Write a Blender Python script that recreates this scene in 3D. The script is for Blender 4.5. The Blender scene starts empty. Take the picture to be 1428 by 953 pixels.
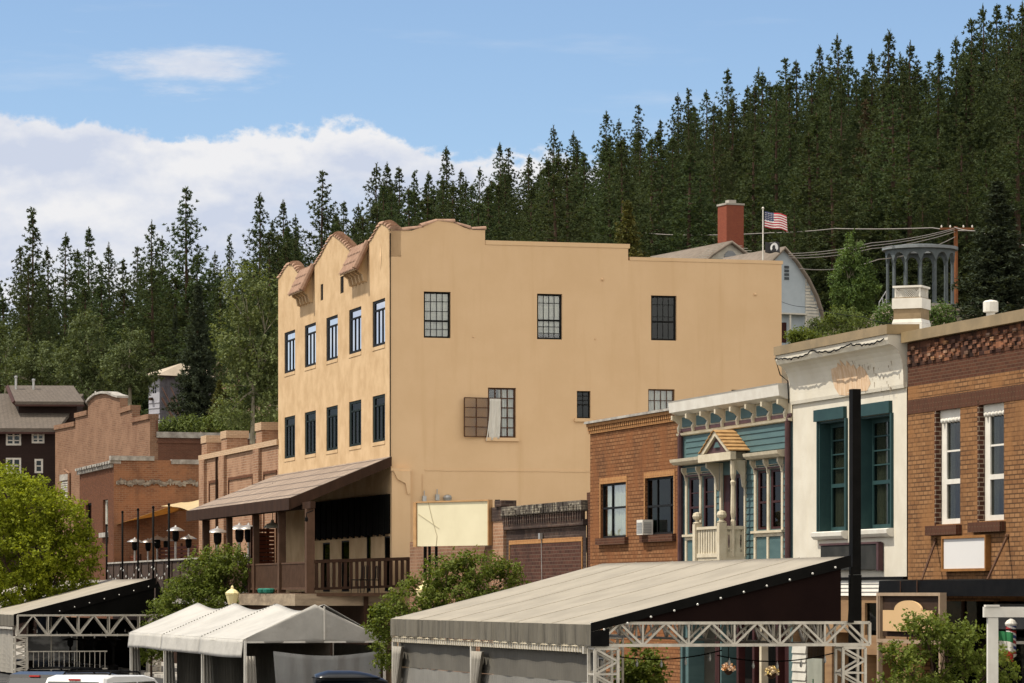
import bpy, math, random
from math import sin, cos, radians, pi
from mathutils import Vector, Matrix, noise

# ------------------------------------------------------------------ camera, sky, sun, exposure
SC = bpy.context.scene
COL = SC.collection
FPX, CX, HY, CAMZ = 5000.0, 714.0, 829.0, 3.5      # long lens, horizon low in the frame
cam = bpy.data.cameras.new('camera'); camo = bpy.data.objects.new('camera', cam); COL.objects.link(camo)
camo.location = (0, 0, CAMZ); camo.rotation_euler = (pi/2, 0, 0)
cam.sensor_width = 36; cam.lens = 36*FPX/1428; cam.shift_y = (HY-476.5)/1428
cam.clip_start = 1; cam.clip_end = 6000
SC.camera = camo

SUN_EL = radians(60)
SUN_AZ_VEC = Vector((-0.9653, -0.261, 0))           # square on to the street fronts ...
SUN_AZ_VEC = Matrix.Rotation(radians(-10), 3, 'Z') @ SUN_AZ_VEC
sdir = Vector((SUN_AZ_VEC.x*cos(SUN_EL), SUN_AZ_VEC.y*cos(SUN_EL), sin(SUN_EL)))
sun = bpy.data.lights.new('sun', 'SUN'); suno = bpy.data.objects.new('sun', sun); COL.objects.link(suno)
sun.energy = 3.7; sun.angle = radians(0.5); sun.color = (1.0, 0.92, 0.79)
suno.rotation_euler = (-sdir).to_track_quat('-Z', 'Y').to_euler()
suno.location = (-60, -20, 120)

W = bpy.data.worlds.new('World'); SC.world = W; W.use_nodes = True
nt = W.node_tree; nt.nodes.clear()
def N(t, **kw):
    n = nt.nodes.new(t)
    for k, v in kw.items(): setattr(n, k, v)
    return n
def L(a, b): nt.links.new(a, b)
def M(op, a, b=None, c=None, clamp=False):
    n = nt.nodes.new('ShaderNodeMath'); n.operation = op; n.use_clamp = clamp
    for i, v in enumerate((a, b, c)):
        if v is None: continue
        if isinstance(v, (int, float)): n.inputs[i].default_value = v
        else: nt.links.new(v, n.inputs[i])
    return n.outputs[0]
sky = N('ShaderNodeTexSky', sky_type='NISHITA', sun_disc=False, sun_elevation=SUN_EL,
        sun_rotation=math.atan2(sdir.x, sdir.y), altitude=1800, air_density=1.0, dust_density=1.2, ozone_density=2.5)
tc = N('ShaderNodeTexCoord'); sep = N('ShaderNodeSeparateXYZ'); L(tc.outputs['Generated'], sep.inputs[0])
ysafe = M('MAXIMUM', M('ABSOLUTE', sep.outputs[1]), 0.02)
az = M('DIVIDE', sep.outputs[0], ysafe)              # tangent of the bearing from north
el = M('DIVIDE', sep.outputs[2], ysafe)              # tangent of the height above the horizon
cmb = N('ShaderNodeCombineXYZ'); L(az, cmb.inputs[0]); L(el, cmb.inputs[1])
def fbm(sx, sy, detail=6, rough=.55, off=0.0, dy=0.0):
    mp = N('ShaderNodeMapping'); mp.inputs['Scale'].default_value = (sx, sy, 1); mp.inputs['Location'].default_value = (off, off*.7+dy, off)
    L(cmb.outputs[0], mp.inputs[0])
    n = N('ShaderNodeTexNoise'); n.inputs['Scale'].default_value = 1; n.inputs['Detail'].default_value = detail; n.inputs['Roughness'].default_value = rough
    L(mp.outputs[0], n.inputs['Vector']); return n.outputs['Fac']
def sstep(x, a, b):
    n = N('ShaderNodeMapRange', interpolation_type='SMOOTHSTEP'); L(x, n.inputs[0])
    n.inputs[1].default_value = a; n.inputs[2].default_value = b; return n.outputs[0]
# cumulus bank: its top as a height over bearing
fc = N('ShaderNodeFloatCurve'); L(M('ADD', M('MULTIPLY', az, 2.5), .5), fc.inputs['Value'])
cv = fc.mapping.curves[0]
bank = [(-714, 150), (0, 160), (110, 164), (200, 183), (300, 200), (340, 186), (440, 172), (530, 180), (590, 200), (700, 206), (800, 214), (900, 250), (1050, 330), (1428, 460)]
pts = [((px-CX)/FPX*2.5+.5, (HY-py)/FPX*5) for px, py in bank]
while len(cv.points) < len(pts): cv.points.new(0, 0)
for p, (x, y) in zip(cv.points, pts): p.location = (max(0, min(1, x)), y); p.handle_type = 'AUTO'
fc.mapping.update()
top = M('DIVIDE', fc.outputs[0], 5)
d = M('SUBTRACT', M('ADD', top, M('ADD', M('MULTIPLY', M('SUBTRACT', fbm(30, 46, 3, .5, 3), .5), .016), M('MULTIPLY', M('ABSOLUTE', M('SUBTRACT', fbm(85, 110, 7, .58, 9), .5)), -.022))), el)
bankm = sstep(d, -.0022, .0016)
hole = sstep(fbm(14, 46, 5, .5, 11.3), .50, .66)
low = sstep(d, .014, .030)
bankm = M('MULTIPLY', bankm, M('SUBTRACT', 1, M('MULTIPLY', M('MULTIPLY', hole, low), .42)))
# high wisp
rx = M('DIVIDE', M('SUBTRACT', az, (268-CX)/FPX), .036); ry = M('DIVIDE', M('SUBTRACT', M('SUBTRACT', el, (HY-93)/FPX), M('MULTIPLY', M('SUBTRACT', az, (268-CX)/FPX), -.06)), .0088)
rr = M('SQRT', M('ADD', M('MULTIPLY', rx, rx), M('MULTIPLY', ry, ry)))
wisp = sstep(M('ADD', M('SUBTRACT', 1.0, rr), M('MULTIPLY', M('SUBTRACT', fbm(26, 105, 7, .62, 7.7), .5), 2.6)), 0.12, .95)
wisp2 = M('MULTIPLY', sstep(fbm(11, 70, 6, .55, 21.0), .56, .78), M('MULTIPLY', sstep(el, .118, .130), .22))
# mask for the unseen cloud added behind the viewer
gen = N('ShaderNodeTexNoise'); gen.inputs['Scale'].default_value = 2.2; gen.inputs['Detail'].default_value = 6; L(tc.outputs['Generated'], gen.inputs['Vector'])
dome = M('MULTIPLY', sstep(gen.outputs['Fac'], .38, .56), M('MULTIPLY', sstep(M('MULTIPLY', sep.outputs[1], -1), -.45, .15), sstep(sep.outputs[2], .0, .10)))
front = sstep(sep.outputs[1], .0, .3)
mask = M('MAXIMUM', M('MULTIPLY', M('MAXIMUM', bankm, M('MAXIMUM', M('MULTIPLY', wisp, .85), wisp2)), front), dome)
relief = M('MULTIPLY', M('SUBTRACT', fbm(40, 62, 6, .55, 5.0), fbm(40, 62, 6, .55, 5.0, -.22)), 2.6)
shade = M('ADD', M('ADD', M('MULTIPLY', sstep(fbm(15, 40, 4, .5, 2.0), .36, .62), .75), relief), M('MULTIPLY', sstep(d, .012, .0), .5), None, True)
cr = N('ShaderNodeMixRGB'); L(shade, cr.inputs[0]); cr.inputs[1].default_value = (.66, .72, .86, 1); cr.inputs[2].default_value = (.93, .93, .95, 1)
SKYK = .10
scl = N('ShaderNodeMixRGB', blend_type='MULTIPLY'); scl.inputs[0].default_value = 1; L(cr.outputs[0], scl.inputs[1]); scl.inputs[2].default_value = (6.6, 6.6, 6.6, 1)
mx = N('ShaderNodeMixRGB'); L(mask, mx.inputs[0]); L(sky.outputs[0], mx.inputs[1]); L(scl.outputs[0], mx.inputs[2])
back = N('ShaderNodeMixRGB'); L(dome, back.inputs[0]); L(mx.outputs[0], back.inputs[1]); back.inputs[2].default_value = (12.6, 11.6, 10.2, 1); mx = back   # unseen bright cloud added behind the viewer to fill the shaded walls
bg = N('ShaderNodeBackground'); L(mx.outputs[0], bg.inputs[0]); bg.inputs[1].default_value = SKYK
wo = N('ShaderNodeOutputWorld'); L(bg.outputs[0], wo.inputs[0])
vs = SC.view_settings; vs.view_transform = 'Standard'; vs.look = 'None'; vs.exposure = 0.5; vs.gamma = 1; vs.use_curve_mapping = False
SC.cycles.max_bounces = 8; SC.cycles.transparent_max_bounces = 12; SC.cycles.sample_clamp_indirect = 6

# ------------------------------------------------------------------ materials
def newmat(name):
    global nt
    m = bpy.data.materials.new(name); m.use_nodes = True; nt = m.node_tree; nt.nodes.clear()
    out = N('ShaderNodeOutputMaterial'); b = N('ShaderNodeBsdfPrincipled'); L(b.outputs[0], out.inputs[0])
    return m, b, out
def rgb(c): return (c[0], c[1], c[2], 1)
def mixc(fac, a, b, mode='MIX'):
    n = N('ShaderNodeMixRGB', blend_type=mode)
    for i, v in enumerate((fac, a, b)):
        if isinstance(v, (int, float)): n.inputs[i].default_value = v
        elif isinstance(v, tuple): n.inputs[i].default_value = rgb(v)
        else: L(v, n.inputs[i])
    return n.outputs[0]
def nz(scale, detail=4, rough=.6, coord='Object', stretch=(1, 1, 1), off=0):
    t = N('ShaderNodeTexCoord'); mp = N('ShaderNodeMapping'); mp.inputs['Scale'].default_value = stretch; mp.inputs['Location'].default_value = (off, off, off)
    L(t.outputs[coord], mp.inputs[0]); n = N('ShaderNodeTexNoise'); n.inputs['Scale'].default_value = scale
    n.inputs['Detail'].default_value = detail; n.inputs['Roughness'].default_value = rough; L(mp.outputs[0], n.inputs['Vector']); return n.outputs['Fac']
def bump(b, h, strength=.3, dist=.02):
    n = N('ShaderNodeBump'); n.inputs['Strength'].default_value = strength; n.inputs['Distance'].default_value = dist
    L(h, n.inputs['Height']); L(n.outputs[0], b.inputs['Normal'])
def surf(name, c1, c2=None, scale=1.5, rough=.8, bs=.25, bscale=25, bd=.01, metal=0, stretch=(1, 1, 1), spec=.12, streak=None):
    m, b, o = newmat(name)
    c2 = c2 or tuple(x*.8 for x in c1)
    f = sstep(nz(scale, 5, .62, stretch=stretch), .3, .7)
    col = mixc(f, c1, c2)
    if streak: col = mixc(sstep(nz(1, 4, .6, stretch=(2.2, 2.2, .18), off=4), .5, .8), col, streak)
    L(col, b.inputs['Base Color']); b.inputs['Roughness'].default_value = rough; b.inputs['Metallic'].default_value = metal
    b.inputs['Specular IOR Level'].default_value = spec
    if bs: bump(b, nz(bscale, 4, .6, stretch=stretch), bs, bd)
    return m
def brick(name, c1, c2, mortar, var=None, dirt=None, bias=0, w=.215, h=.075, mort=.010, dirt_scale=.5, lo=.5, hi=.75, vertical=False):
    m, b, o = newmat(name)
    t = N('ShaderNodeTexCoord'); s = N('ShaderNodeSeparateXYZ'); L(t.outputs['Object'], s.inputs[0])
    u = M('ADD', s.outputs[0], s.outputs[1]); c = N('ShaderNodeCombineXYZ')
    if vertical: L(s.outputs[2], c.inputs[0]); L(u, c.inputs[1])
    else: L(u, c.inputs[0]); L(s.outputs[2], c.inputs[1])
    k = N('ShaderNodeTexBrick'); L(c.outputs[0], k.inputs['Vector']); k.inputs['Scale'].default_value = 1
    k.inputs['Color1'].default_value = rgb(c1); k.inputs['Color2'].default_value = rgb(c2); k.inputs['Mortar'].default_value = rgb(mortar)
    k.inputs['Mortar Size'].default_value = mort; k.inputs['Mortar Smooth'].default_value = .15; k.inputs['Bias'].default_value = bias
    k.inputs['Brick Width'].default_value = w; k.inputs['Row Height'].default_value = h
    col = k.outputs['Color']
    if var: col = mixc(M('MULTIPLY', sstep(nz(.9, 4, .65, off=2), .40, .66), .85), col, var)
    if dirt: col = mixc(M('MULTIPLY', sstep(nz(dirt_scale, 5, .7, stretch=(1, 1, .6), off=9), lo, hi), .8), col, dirt)
    col = mixc(.35, col, mixc(nz(9, 3, .6), (.45, .45, .45), (1, 1, 1)), 'MULTIPLY')
    L(col, b.inputs['Base Color']); b.inputs['Roughness'].default_value = .95; b.inputs['Specular IOR Level'].default_value = .05
    inv = M('SUBTRACT', 1, k.outputs['Fac']); bump(b, M('ADD', inv, M('MULTIPLY', nz(40), .3)), .5, .012)
    return m
def glassmat(name, tint=(.5, .55, .55), refl=.16, fres=.3):
    m, b, o = newmat(name); nt.nodes.remove(b)
    tr = N('ShaderNodeBsdfTransparent'); tr.inputs[0].default_value = rgb(tint)
    gl = N('ShaderNodeBsdfGlossy'); gl.inputs['Roughness'].default_value = .02; gl.inputs[0].default_value = (.95, .97, 1, 1)
    g = N('ShaderNodeBump'); g.inputs['Strength'].default_value = .04; g.inputs['Distance'].default_value = .05; L(nz(1.3, 2), g.inputs['Height']); L(g.outputs[0], gl.inputs['Normal'])
    lw = N('ShaderNodeLayerWeight'); lw.inputs[0].default_value = .35
    f = M('ADD', M('MULTIPLY', lw.outputs['Fresnel'], fres), refl, None, True)
    x = N('ShaderNodeMixShader'); L(f, x.inputs[0]); L(tr.outputs[0], x.inputs[1]); L(gl.outputs[0], x.inputs[2]); L(x.outputs[0], o.inputs[0])
    return m
def leafmat(name, c1, c2, c3, trans=.25, scale=.9, rough=.55, rnd=.0):
    m, b, o = newmat(name)
    f = sstep(nz(scale, 3, .6), .35, .65)
    g = nz(7, 2, .5, off=5)
    col = mixc(f, c1, c2); col = mixc(sstep(g, .45, .75), col, c3)
    if rnd:
        oi = N('ShaderNodeObjectInfo')
        hv = N('ShaderNodeHueSaturation'); L(M('ADD', .5-rnd*.14, M('MULTIPLY', oi.outputs['Random'], rnd*.24)), hv.inputs['Hue'])
        L(M('ADD', 1-rnd, M('MULTIPLY', oi.outputs['Random'], 2*rnd)), hv.inputs['Value']); L(col, hv.inputs['Color']); col = hv.outputs[0]
    L(col, b.inputs['Base Color']); b.inputs['Roughness'].default_value = rough; b.inputs['Specular IOR Level'].default_value = .35 *.35 if rough < .7 else .04
    t = N('ShaderNodeBsdfTranslucent'); L(mixc(1.0, col, (1.5, 1.4, .5), 'MULTIPLY'), t.inputs[0])
    x = N('ShaderNodeMixShader'); x.inputs[0].default_value = trans; L(b.outputs[0], x.inputs[1]); L(t.outputs[0], x.inputs[2]); L(x.outputs[0], o.inputs[0])
    return m
def clothmat(name, c, trans=.3, rough=.8, streak=None, fold=None, alpha=None):
    m, b, o = newmat(name)
    col = mixc(sstep(nz(.8, 5, .65), .35, .7), c, tuple(x*.82 for x in c))
    if streak: col = mixc(sstep(nz(1, 5, .7, stretch=(4, 4, .25), off=3), .47, .72), col, streak)
    L(col, b.inputs['Base Color']); b.inputs['Roughness'].default_value = rough; b.inputs['Specular IOR Level'].default_value = .25
    bump(b, nz(3, 3, .5, stretch=fold or (1, 1, 1)), .45, .06)
    t = N('ShaderNodeBsdfTranslucent'); L(col, t.inputs[0]); x = N('ShaderNodeMixShader'); x.inputs[0].default_value = trans
    L(b.outputs[0], x.inputs[1]); L(t.outputs[0], x.inputs[2]); L(x.outputs[0], o.inputs[0])
    return m
MT = {}
MT['stucco'] = surf('tan_stucco', (.565, .41, .25), (.45, .312, .178), 1.1, .95, .35, 14, .012, spec=.04)
MT['stucco_side'] = surf('tan_stucco_lifted', (.645, .456, .275), (.61, .425, .25), .55, .95, .25, 9, .012, streak=(.585, .40, .23), spec=.04)  # lighter than the front stucco to offset the side wall's shade
MT['tile'] = surf('terracotta', (.22, .135, .095), (.30, .195, .14), 5, .8, .2, 30)
MT['tile_pale'] = surf('terracotta_weathered', (.38, .25, .175), (.24, .145, .10), 7, .8, .2, 30)
MT['blackframe'] = surf('dark_frame', (.008, .009, .009), (.013, .013, .013), 4, .6, 0, spec=.08)
MT['greenframe'] = surf('dark_green_frame', (.008, .014, .012), (.012, .019, .016), 4, .6, 0, spec=.08)
MT['brownframe'] = surf('rusty_frame', (.10, .05, .025), (.06, .03, .02), 6, .7, 0)
MT['void'] = surf('room_dark', (.010, .009, .008), None, 1, .9, 0)  # near-black, standing in for the unlit depth behind openings
MT['glass'] = glassmat('window_glass', (.93, .95, .94), .06)
MT['glass_mid'] = glassmat('half_tint_glass', (.5, .52, .5), .04, .14)  # half-tinted pane with weak reflection
MT['glass_sky'] = glassmat('sheet_glass', (.25, .32, .36), .72, .5)
MT['glass_dk'] = glassmat('dark_glass', (.18, .26, .24), .03, .12)
MT['curtain'] = surf('pale_curtain', (.62, .60, .54), (.5, .48, .43), 3, .9, 0, stretch=(5, 5, .2))
MT['curtain_green'] = surf('sage_curtain', (.50, .50, .38), (.36, .37, .28), 3, .9, 0, stretch=(5, 5, .2))
MT['blind'] = surf('grey_blind', (.60, .59, .53), (.48, .48, .44), 2, .9, 0, stretch=(.3, .3, 9))
MT['white'] = surf('white_paint', (.66, .64, .58), (.57, .54, .48), 2.5, .6, .1, 30)
MT['whitewall'] = surf('white_stucco', (.61, .575, .49), (.535, .495, .41), 1.1, .9, .4, 22, .012, streak=(.60, .55, .44))
MT['cream'] = surf('cream_paint', (.57, .51, .39), (.46, .40, .29), 3, .6, .1, 30)
MT['teal'] = surf('teal_paint', (.078, .130, .132), (.060, .106, .11), 2.2, .6, .1, 20, stretch=(.4, .4, 3))
MT['teal_trim'] = surf('teal_trim_paint', (.024, .057, .057), (.019, .046, .048), 3, .55, .1, 20)
MT['purple'] = surf('plum_paint', (.085, .045, .045), (.06, .032, .035), 4, .6, 0)
MT['maroon'] = surf('maroon_paint', (.045, .014, .013), (.03, .010, .010), 4, .5, 0)
MT['shake'] = surf('golden_cedar_shake', (.40, .25, .11), (.27, .155, .065), 6, .8, .3, 20)
MT['metal_cap'] = surf('tan_flashing', (.30, .22, .12), (.22, .165, .09), 1.5, .45, 0, metal=.2)
MT['galv'] = surf('galvanised_metal', (.45, .45, .44), (.34, .34, .33), 4, .45, .1, 40, metal=.6)
MT['alu'] = surf('aluminium_truss', (.62, .58, .50), (.45, .42, .36), 3, .5, 0, metal=.35)
MT['black'] = surf('black_paint', (.004, .0038, .0035), (.007, .0065, .006), 3, .6, .05, 30, spec=.05)
MT['brownpanel'] = surf('dark_brown_fabric', (.013, .0065, .0055), (.010, .005, .0045), 1, .9, .15, 3, .03, spec=.05)
MT['blackpanel'] = surf('black_fabric', (.004, .004, .0035), (.006, .006, .0055), 1, .95, .1, 3, spec=.04)
MT['wood_dk'] = surf('dark_stained_wood', (.046, .024, .015), (.030, .016, .010), 3, .8, .2, 12, stretch=(1, 1, .3), spec=.1)
MT['wood_rail'] = surf('brown_painted_rail', (.098, .056, .036), (.07, .04, .025), 3, .8, .15, 20)
MT['wood_red'] = surf('red_cedar_slats', (.12, .035, .016), (.07, .022, .012), 3, .75, .1, 20, stretch=(.3, .3, 4))
MT['wood_tan'] = surf('tan_board', (.45, .27, .13), (.35, .2, .09), 3, .7, .1, 20)
MT['shingle'] = None
MT['ledge'] = surf('weathered_beam', (.34, .27, .19), (.18, .14, .10), 1.5, .9, .5, 6, .03, stretch=(.5, .5, 2))
MT['concrete'] = surf('concrete', (.38, .36, .32), (.28, .26, .23), 1, .9, .3, 12)
MT['asphalt'] = surf('asphalt', (.055, .054, .052), (.042, .041, .040), .8, .9, .4, 60, .006)
MT['stonecap'] = surf('grey_stone_cap', (.42, .40, .36), (.22, .20, .18), 2.5, .9, .4, 12, .02)
MT['tan_sign'] = surf('tan_sign_face', (.60, .41, .22), (.57, .385, .2), 1, .55, 0)
MT['cream_sign'] = surf('cream_sign_face', (.64, .59, .42), (.58, .53, .37), .8, .6, .1, 2)
MT['white_sign'] = surf('white_sign_face', (.62, .61, .60), (.60, .59, .58), 1, .5, 0)
MT['dark_sign'] = surf('faded_dark_sign', (.028, .029, .028), (.042, .042, .04), 2, .8, 0, spec=.03)
MT['tent_white'] = clothmat('white_tent_vinyl', (.45, .435, .40), .08)
MT['tent_beige'] = clothmat('beige_tent_vinyl', (.345, .31, .25), .12)
MT['tent_grey'] = clothmat('weathered_grey_vinyl', (.15, .135, .105), .1, streak=(.065, .058, .045), fold=(6, 6, .5))
MT['tent_drape'] = clothmat('grey_drape', (.13, .12, .10), .15, fold=(5, 5, .4))
MT['tent_clear'] = clothmat('milky_vinyl_window', (.27, .26, .235), .2, .3, fold=(3, 3, .4))
MT['tent_drape_pale'] = clothmat('pale_drape', (.36, .335, .29), .2, fold=(6, 6, .4))
MT['sail_gold'] = clothmat('golden_shade_cloth', (.58, .36, .13), .45)
MT['sail_cream'] = clothmat('cream_shade_cloth', (.70, .56, .33), .4)
MT['lamp_cream'] = surf('cream_lamp_globe', (.72, .62, .34), (.66, .56, .3), 2, .35, 0)
MT['bulb'] = surf('glass_bulb', (.55, .54, .5), (.5, .49, .46), 2, .15, 0, spec=.6)
MT['heater_steel'] = surf('heater_steel', (.42, .40, .37), (.32, .30, .28), 3, .35, 0, metal=.5)
MT['bark'] = surf('bark', (.085, .055, .038), (.045, .030, .022), 4, .95, .6, 10, .03, stretch=(1, 1, .25))
MT['bark_pale'] = surf('pale_bark', (.30, .27, .20), (.18, .16, .12), 3, .9, .4, 8, stretch=(1, 1, .4))
MT['redpole'] = surf('rusty_pole', (.22, .085, .035), (.14, .06, .03), 2, .9, .3, 8)
MT['rotunda'] = surf('grey_blue_paint', (.105, .125, .135), (.08, .095, .10), 2, .7, .1, 10)
MT['rock'] = surf('granite_boulder', (.25, .21, .16), (.12, .10, .08), .9, .95, .6, 3, .1)
MT['redbrick_stack'] = brick('red_brick_stack', (.26, .075, .045), (.22, .06, .04), (.2, .09, .06))
# bricks
MT['br_orange'] = brick('orange_brick', (.285, .145, .070), (.20, .092, .044), (.10, .045, .022), var=(.22, .092, .04), dirt=(.085, .045, .028), lo=.52, hi=.76, w=.29, h=.105, mort=.016)
MT['br_orange_pale'] = brick('pale_orange_brick', (.48, .26, .11), (.40, .20, .085), (.2, .1, .05), vertical=True)
MT['br_tan'] = brick('tan_brick', (.31, .168, .080), (.205, .102, .048), (.10, .055, .03), var=(.27, .135, .058), dirt=(.10, .055, .033), lo=.5, hi=.8, h=.10, w=.27, mort=.016)
MT['br_dark'] = brick('dark_brown_brick', (.105, .045, .028), (.07, .032, .022), (.12, .075, .05), dirt=(.03, .02, .017), lo=.6, hi=.85)
MT['br_dark_v'] = brick('dark_soldier_brick', (.10, .042, .028), (.075, .034, .024), (.11, .07, .045), vertical=True)
MT['br_mottled'] = brick('mottled_brick', (.055, .028, .022), (.36, .16, .085), (.07, .04, .03), bias=-.25, dirt=(.022, .016, .014), dirt_scale=.9, lo=.42, hi=.66, h=.15, w=.30)
MT['br_soot'] = brick('sooty_brick', (.095, .06, .046), (.05, .034, .03), (.14, .11, .09), var=(.045, .033, .03), dirt=(.025, .021, .02), lo=.45, hi=.75, h=.11, w=.3, mort=.012)
MT['br_maroon'] = brick('maroon_brick', (.10, .046, .034), (.06, .03, .024), (.13, .09, .068), dirt=(.035, .022, .02), lo=.48, hi=.75, h=.11, w=.3, mort=.011)
MT['br_pink'] = brick('worn_pink_brick', (.24, .13, .082), (.165, .085, .055), (.27, .20, .14), var=(.28, .17, .112), dirt=(.17, .09, .06), lo=.5, hi=.8, w=.34, h=.115, mort=.014)
MT['br_salmon'] = brick('rough_salmon_brick', (.33, .185, .112), (.235, .122, .074), (.38, .28, .2), var=(.39, .24, .155), dirt=(.14, .075, .05), dirt_scale=.9, lo=.5, hi=.8, w=.32, h=.11, mort=.013)
MT['br_rust'] = brick('rust_brick', (.265, .122, .066), (.18, .078, .045), (.30, .20, .13), var=(.31, .15, .08), dirt=(.10, .055, .038), dirt_scale=.45, lo=.5, hi=.72, w=.32, h=.105, mort=.012)
MT['br_rust_dk'] = brick('old_brown_brick', (.16, .068, .038), (.115, .05, .03), (.11, .062, .04), dirt=(.06, .03, .02), lo=.55, hi=.8)
MT['br_cap'] = brick('pale_cap_brick', (.55, .40, .27), (.48, .33, .21), (.38, .27, .18))
MT['br_shade'] = brick('shade_dark_brick', (.155, .068, .045), (.125, .055, .038), (.16, .10, .07), dirt=(.09, .045, .03), lo=.5, hi=.8)  # gable brick darkened to carry the side wall's shade
def shingles(name, c1, c2, h=.14, w=.3):
    m, b, o = newmat(name)
    t = N('ShaderNodeTexCoord'); s = N('ShaderNodeSeparateXYZ'); L(t.outputs['Object'], s.inputs[0])
    c = N('ShaderNodeCombineXYZ'); L(s.outputs[0], c.inputs[0]); L(M('SUBTRACT', M('MULTIPLY', s.outputs[2], 2.0), s.outputs[1]), c.inputs[1])
    k = N('ShaderNodeTexBrick'); L(c.outputs[0], k.inputs['Vector']); k.inputs['Scale'].default_value = 1; k.inputs['Brick Width'].default_value = w; k.inputs['Row Height'].default_value = h
    k.inputs['Mortar Size'].default_value = .012; k.inputs['Color1'].default_value = rgb(c1); k.inputs['Color2'].default_value = rgb(c2); k.inputs['Mortar'].default_value = rgb(tuple(x*.5 for x in c2))
    col = mixc(.6, k.outputs['Color'], mixc(nz(11, 4, .7), (.5, .5, .5), (1.2, 1.2, 1.2)), 'MULTIPLY')
    L(col, b.inputs['Base Color']); b.inputs['Roughness'].default_value = .95; bump(b, M('SUBTRACT', 1, k.outputs['Fac']), .5, .02); return m
MT['shingle'] = shingles('brown_shingle', (.31, .24, .185), (.20, .15, .115))
MT['shingle_dk'] = shingles('grey_brown_shingle', (.135, .11, .088), (.105, .085, .068))
# foliage
MT['pine'] = leafmat('pine_needles', (.042, .062, .030), (.060, .080, .038), (.076, .095, .047), .22, .35, rough=.9, rnd=.14)
MT['pine_dead'] = leafmat('dry_needles', (.065, .050, .028), (.085, .058, .032), (.05, .05, .03), .12, .35)
MT['spruce'] = leafmat('blue_spruce_needles', (.036, .048, .030), (.048, .062, .040), (.062, .076, .052), .15, .6, rough=.85)
MT['aspen'] = leafmat('aspen_leaves', (.082, .108, .038), (.115, .142, .05), (.185, .21, .10), .28, .5)
MT['poplar'] = leafmat('poplar_leaves', (.065, .11, .03), (.095, .15, .042), (.14, .19, .065), .28, .5)
MT['olive'] = leafmat('dull_green_leaves', (.070, .092, .036), (.094, .118, .046), (.115, .138, .058), .22, .4)
MT['lime'] = leafmat('fresh_green_leaves', (.15, .19, .014), (.22, .26, .02), (.29, .32, .034), .38, .7)
MT['maple'] = leafmat('street_tree_leaves', (.075, .105, .016), (.11, .145, .024), (.18, .205, .05), .32, 1.2, .6)
MT['bush'] = leafmat('bush_leaves', (.075, .105, .028), (.11, .145, .04), (.15, .18, .055), .28, .8)
MT['gold_fir'] = leafmat('golden_fir_needles', (.075, .082, .022), (.12, .11, .03), (.05, .06, .02), .15, .8)
MT['siding_grey'] = surf('grey_siding', (.36, .36, .40), (.30, .30, .34), 2, .8, 0)
MT['siding_blue'] = surf('shade_blue_siding', (.38, .43, .47), (.33, .38, .42), 1, .8, 0)  # bluish cast of the gable's shade put into the siding colour
MT['siding_white'] = surf('white_siding', (.56, .54, .48), (.45, .43, .38), 2, .8, 0)
MT['darkhouse'] = surf('dark_brown_siding', (.032, .020, .017), (.026, .016, .014), 2, .8, .2, 6, stretch=(.2, .2, 5))

# ------------------------------------------------------------------ frames and mesh building
class Frame:
    """Street frame: s runs along the street towards the camera, t into the block, z up."""
    def __init__(f, deg): f.th = radians(deg); f.c = cos(f.th); f.sn = sin(f.th); f.rot = math.atan2(-f.c, f.sn)
    def w(f, s, t, z=0): return Vector((f.sn*s+f.c*t, -f.c*s+f.sn*t, z))
    def Y(f, s, t): return -f.c*s+f.sn*t
    def s(f, px, t): k = (px-CX)/FPX; return t*(k*f.sn-f.c)/(f.sn+k*f.c)
    def t(f, px, s): k = (px-CX)/FPX; return s*(-k*f.c-f.sn)/(f.c-k*f.sn)
    def z(f, py, s, t): return CAMZ+(HY-py)/FPX*f.Y(s, t)
    def st(f, px, Y):
        X = (px-CX)/FPX*Y; return (f.sn*X-f.c*Y, f.c*X+f.sn*Y)
F = Frame(15.12)
ID = Frame(90)  # s = x, t = y
T = 29.69
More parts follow.
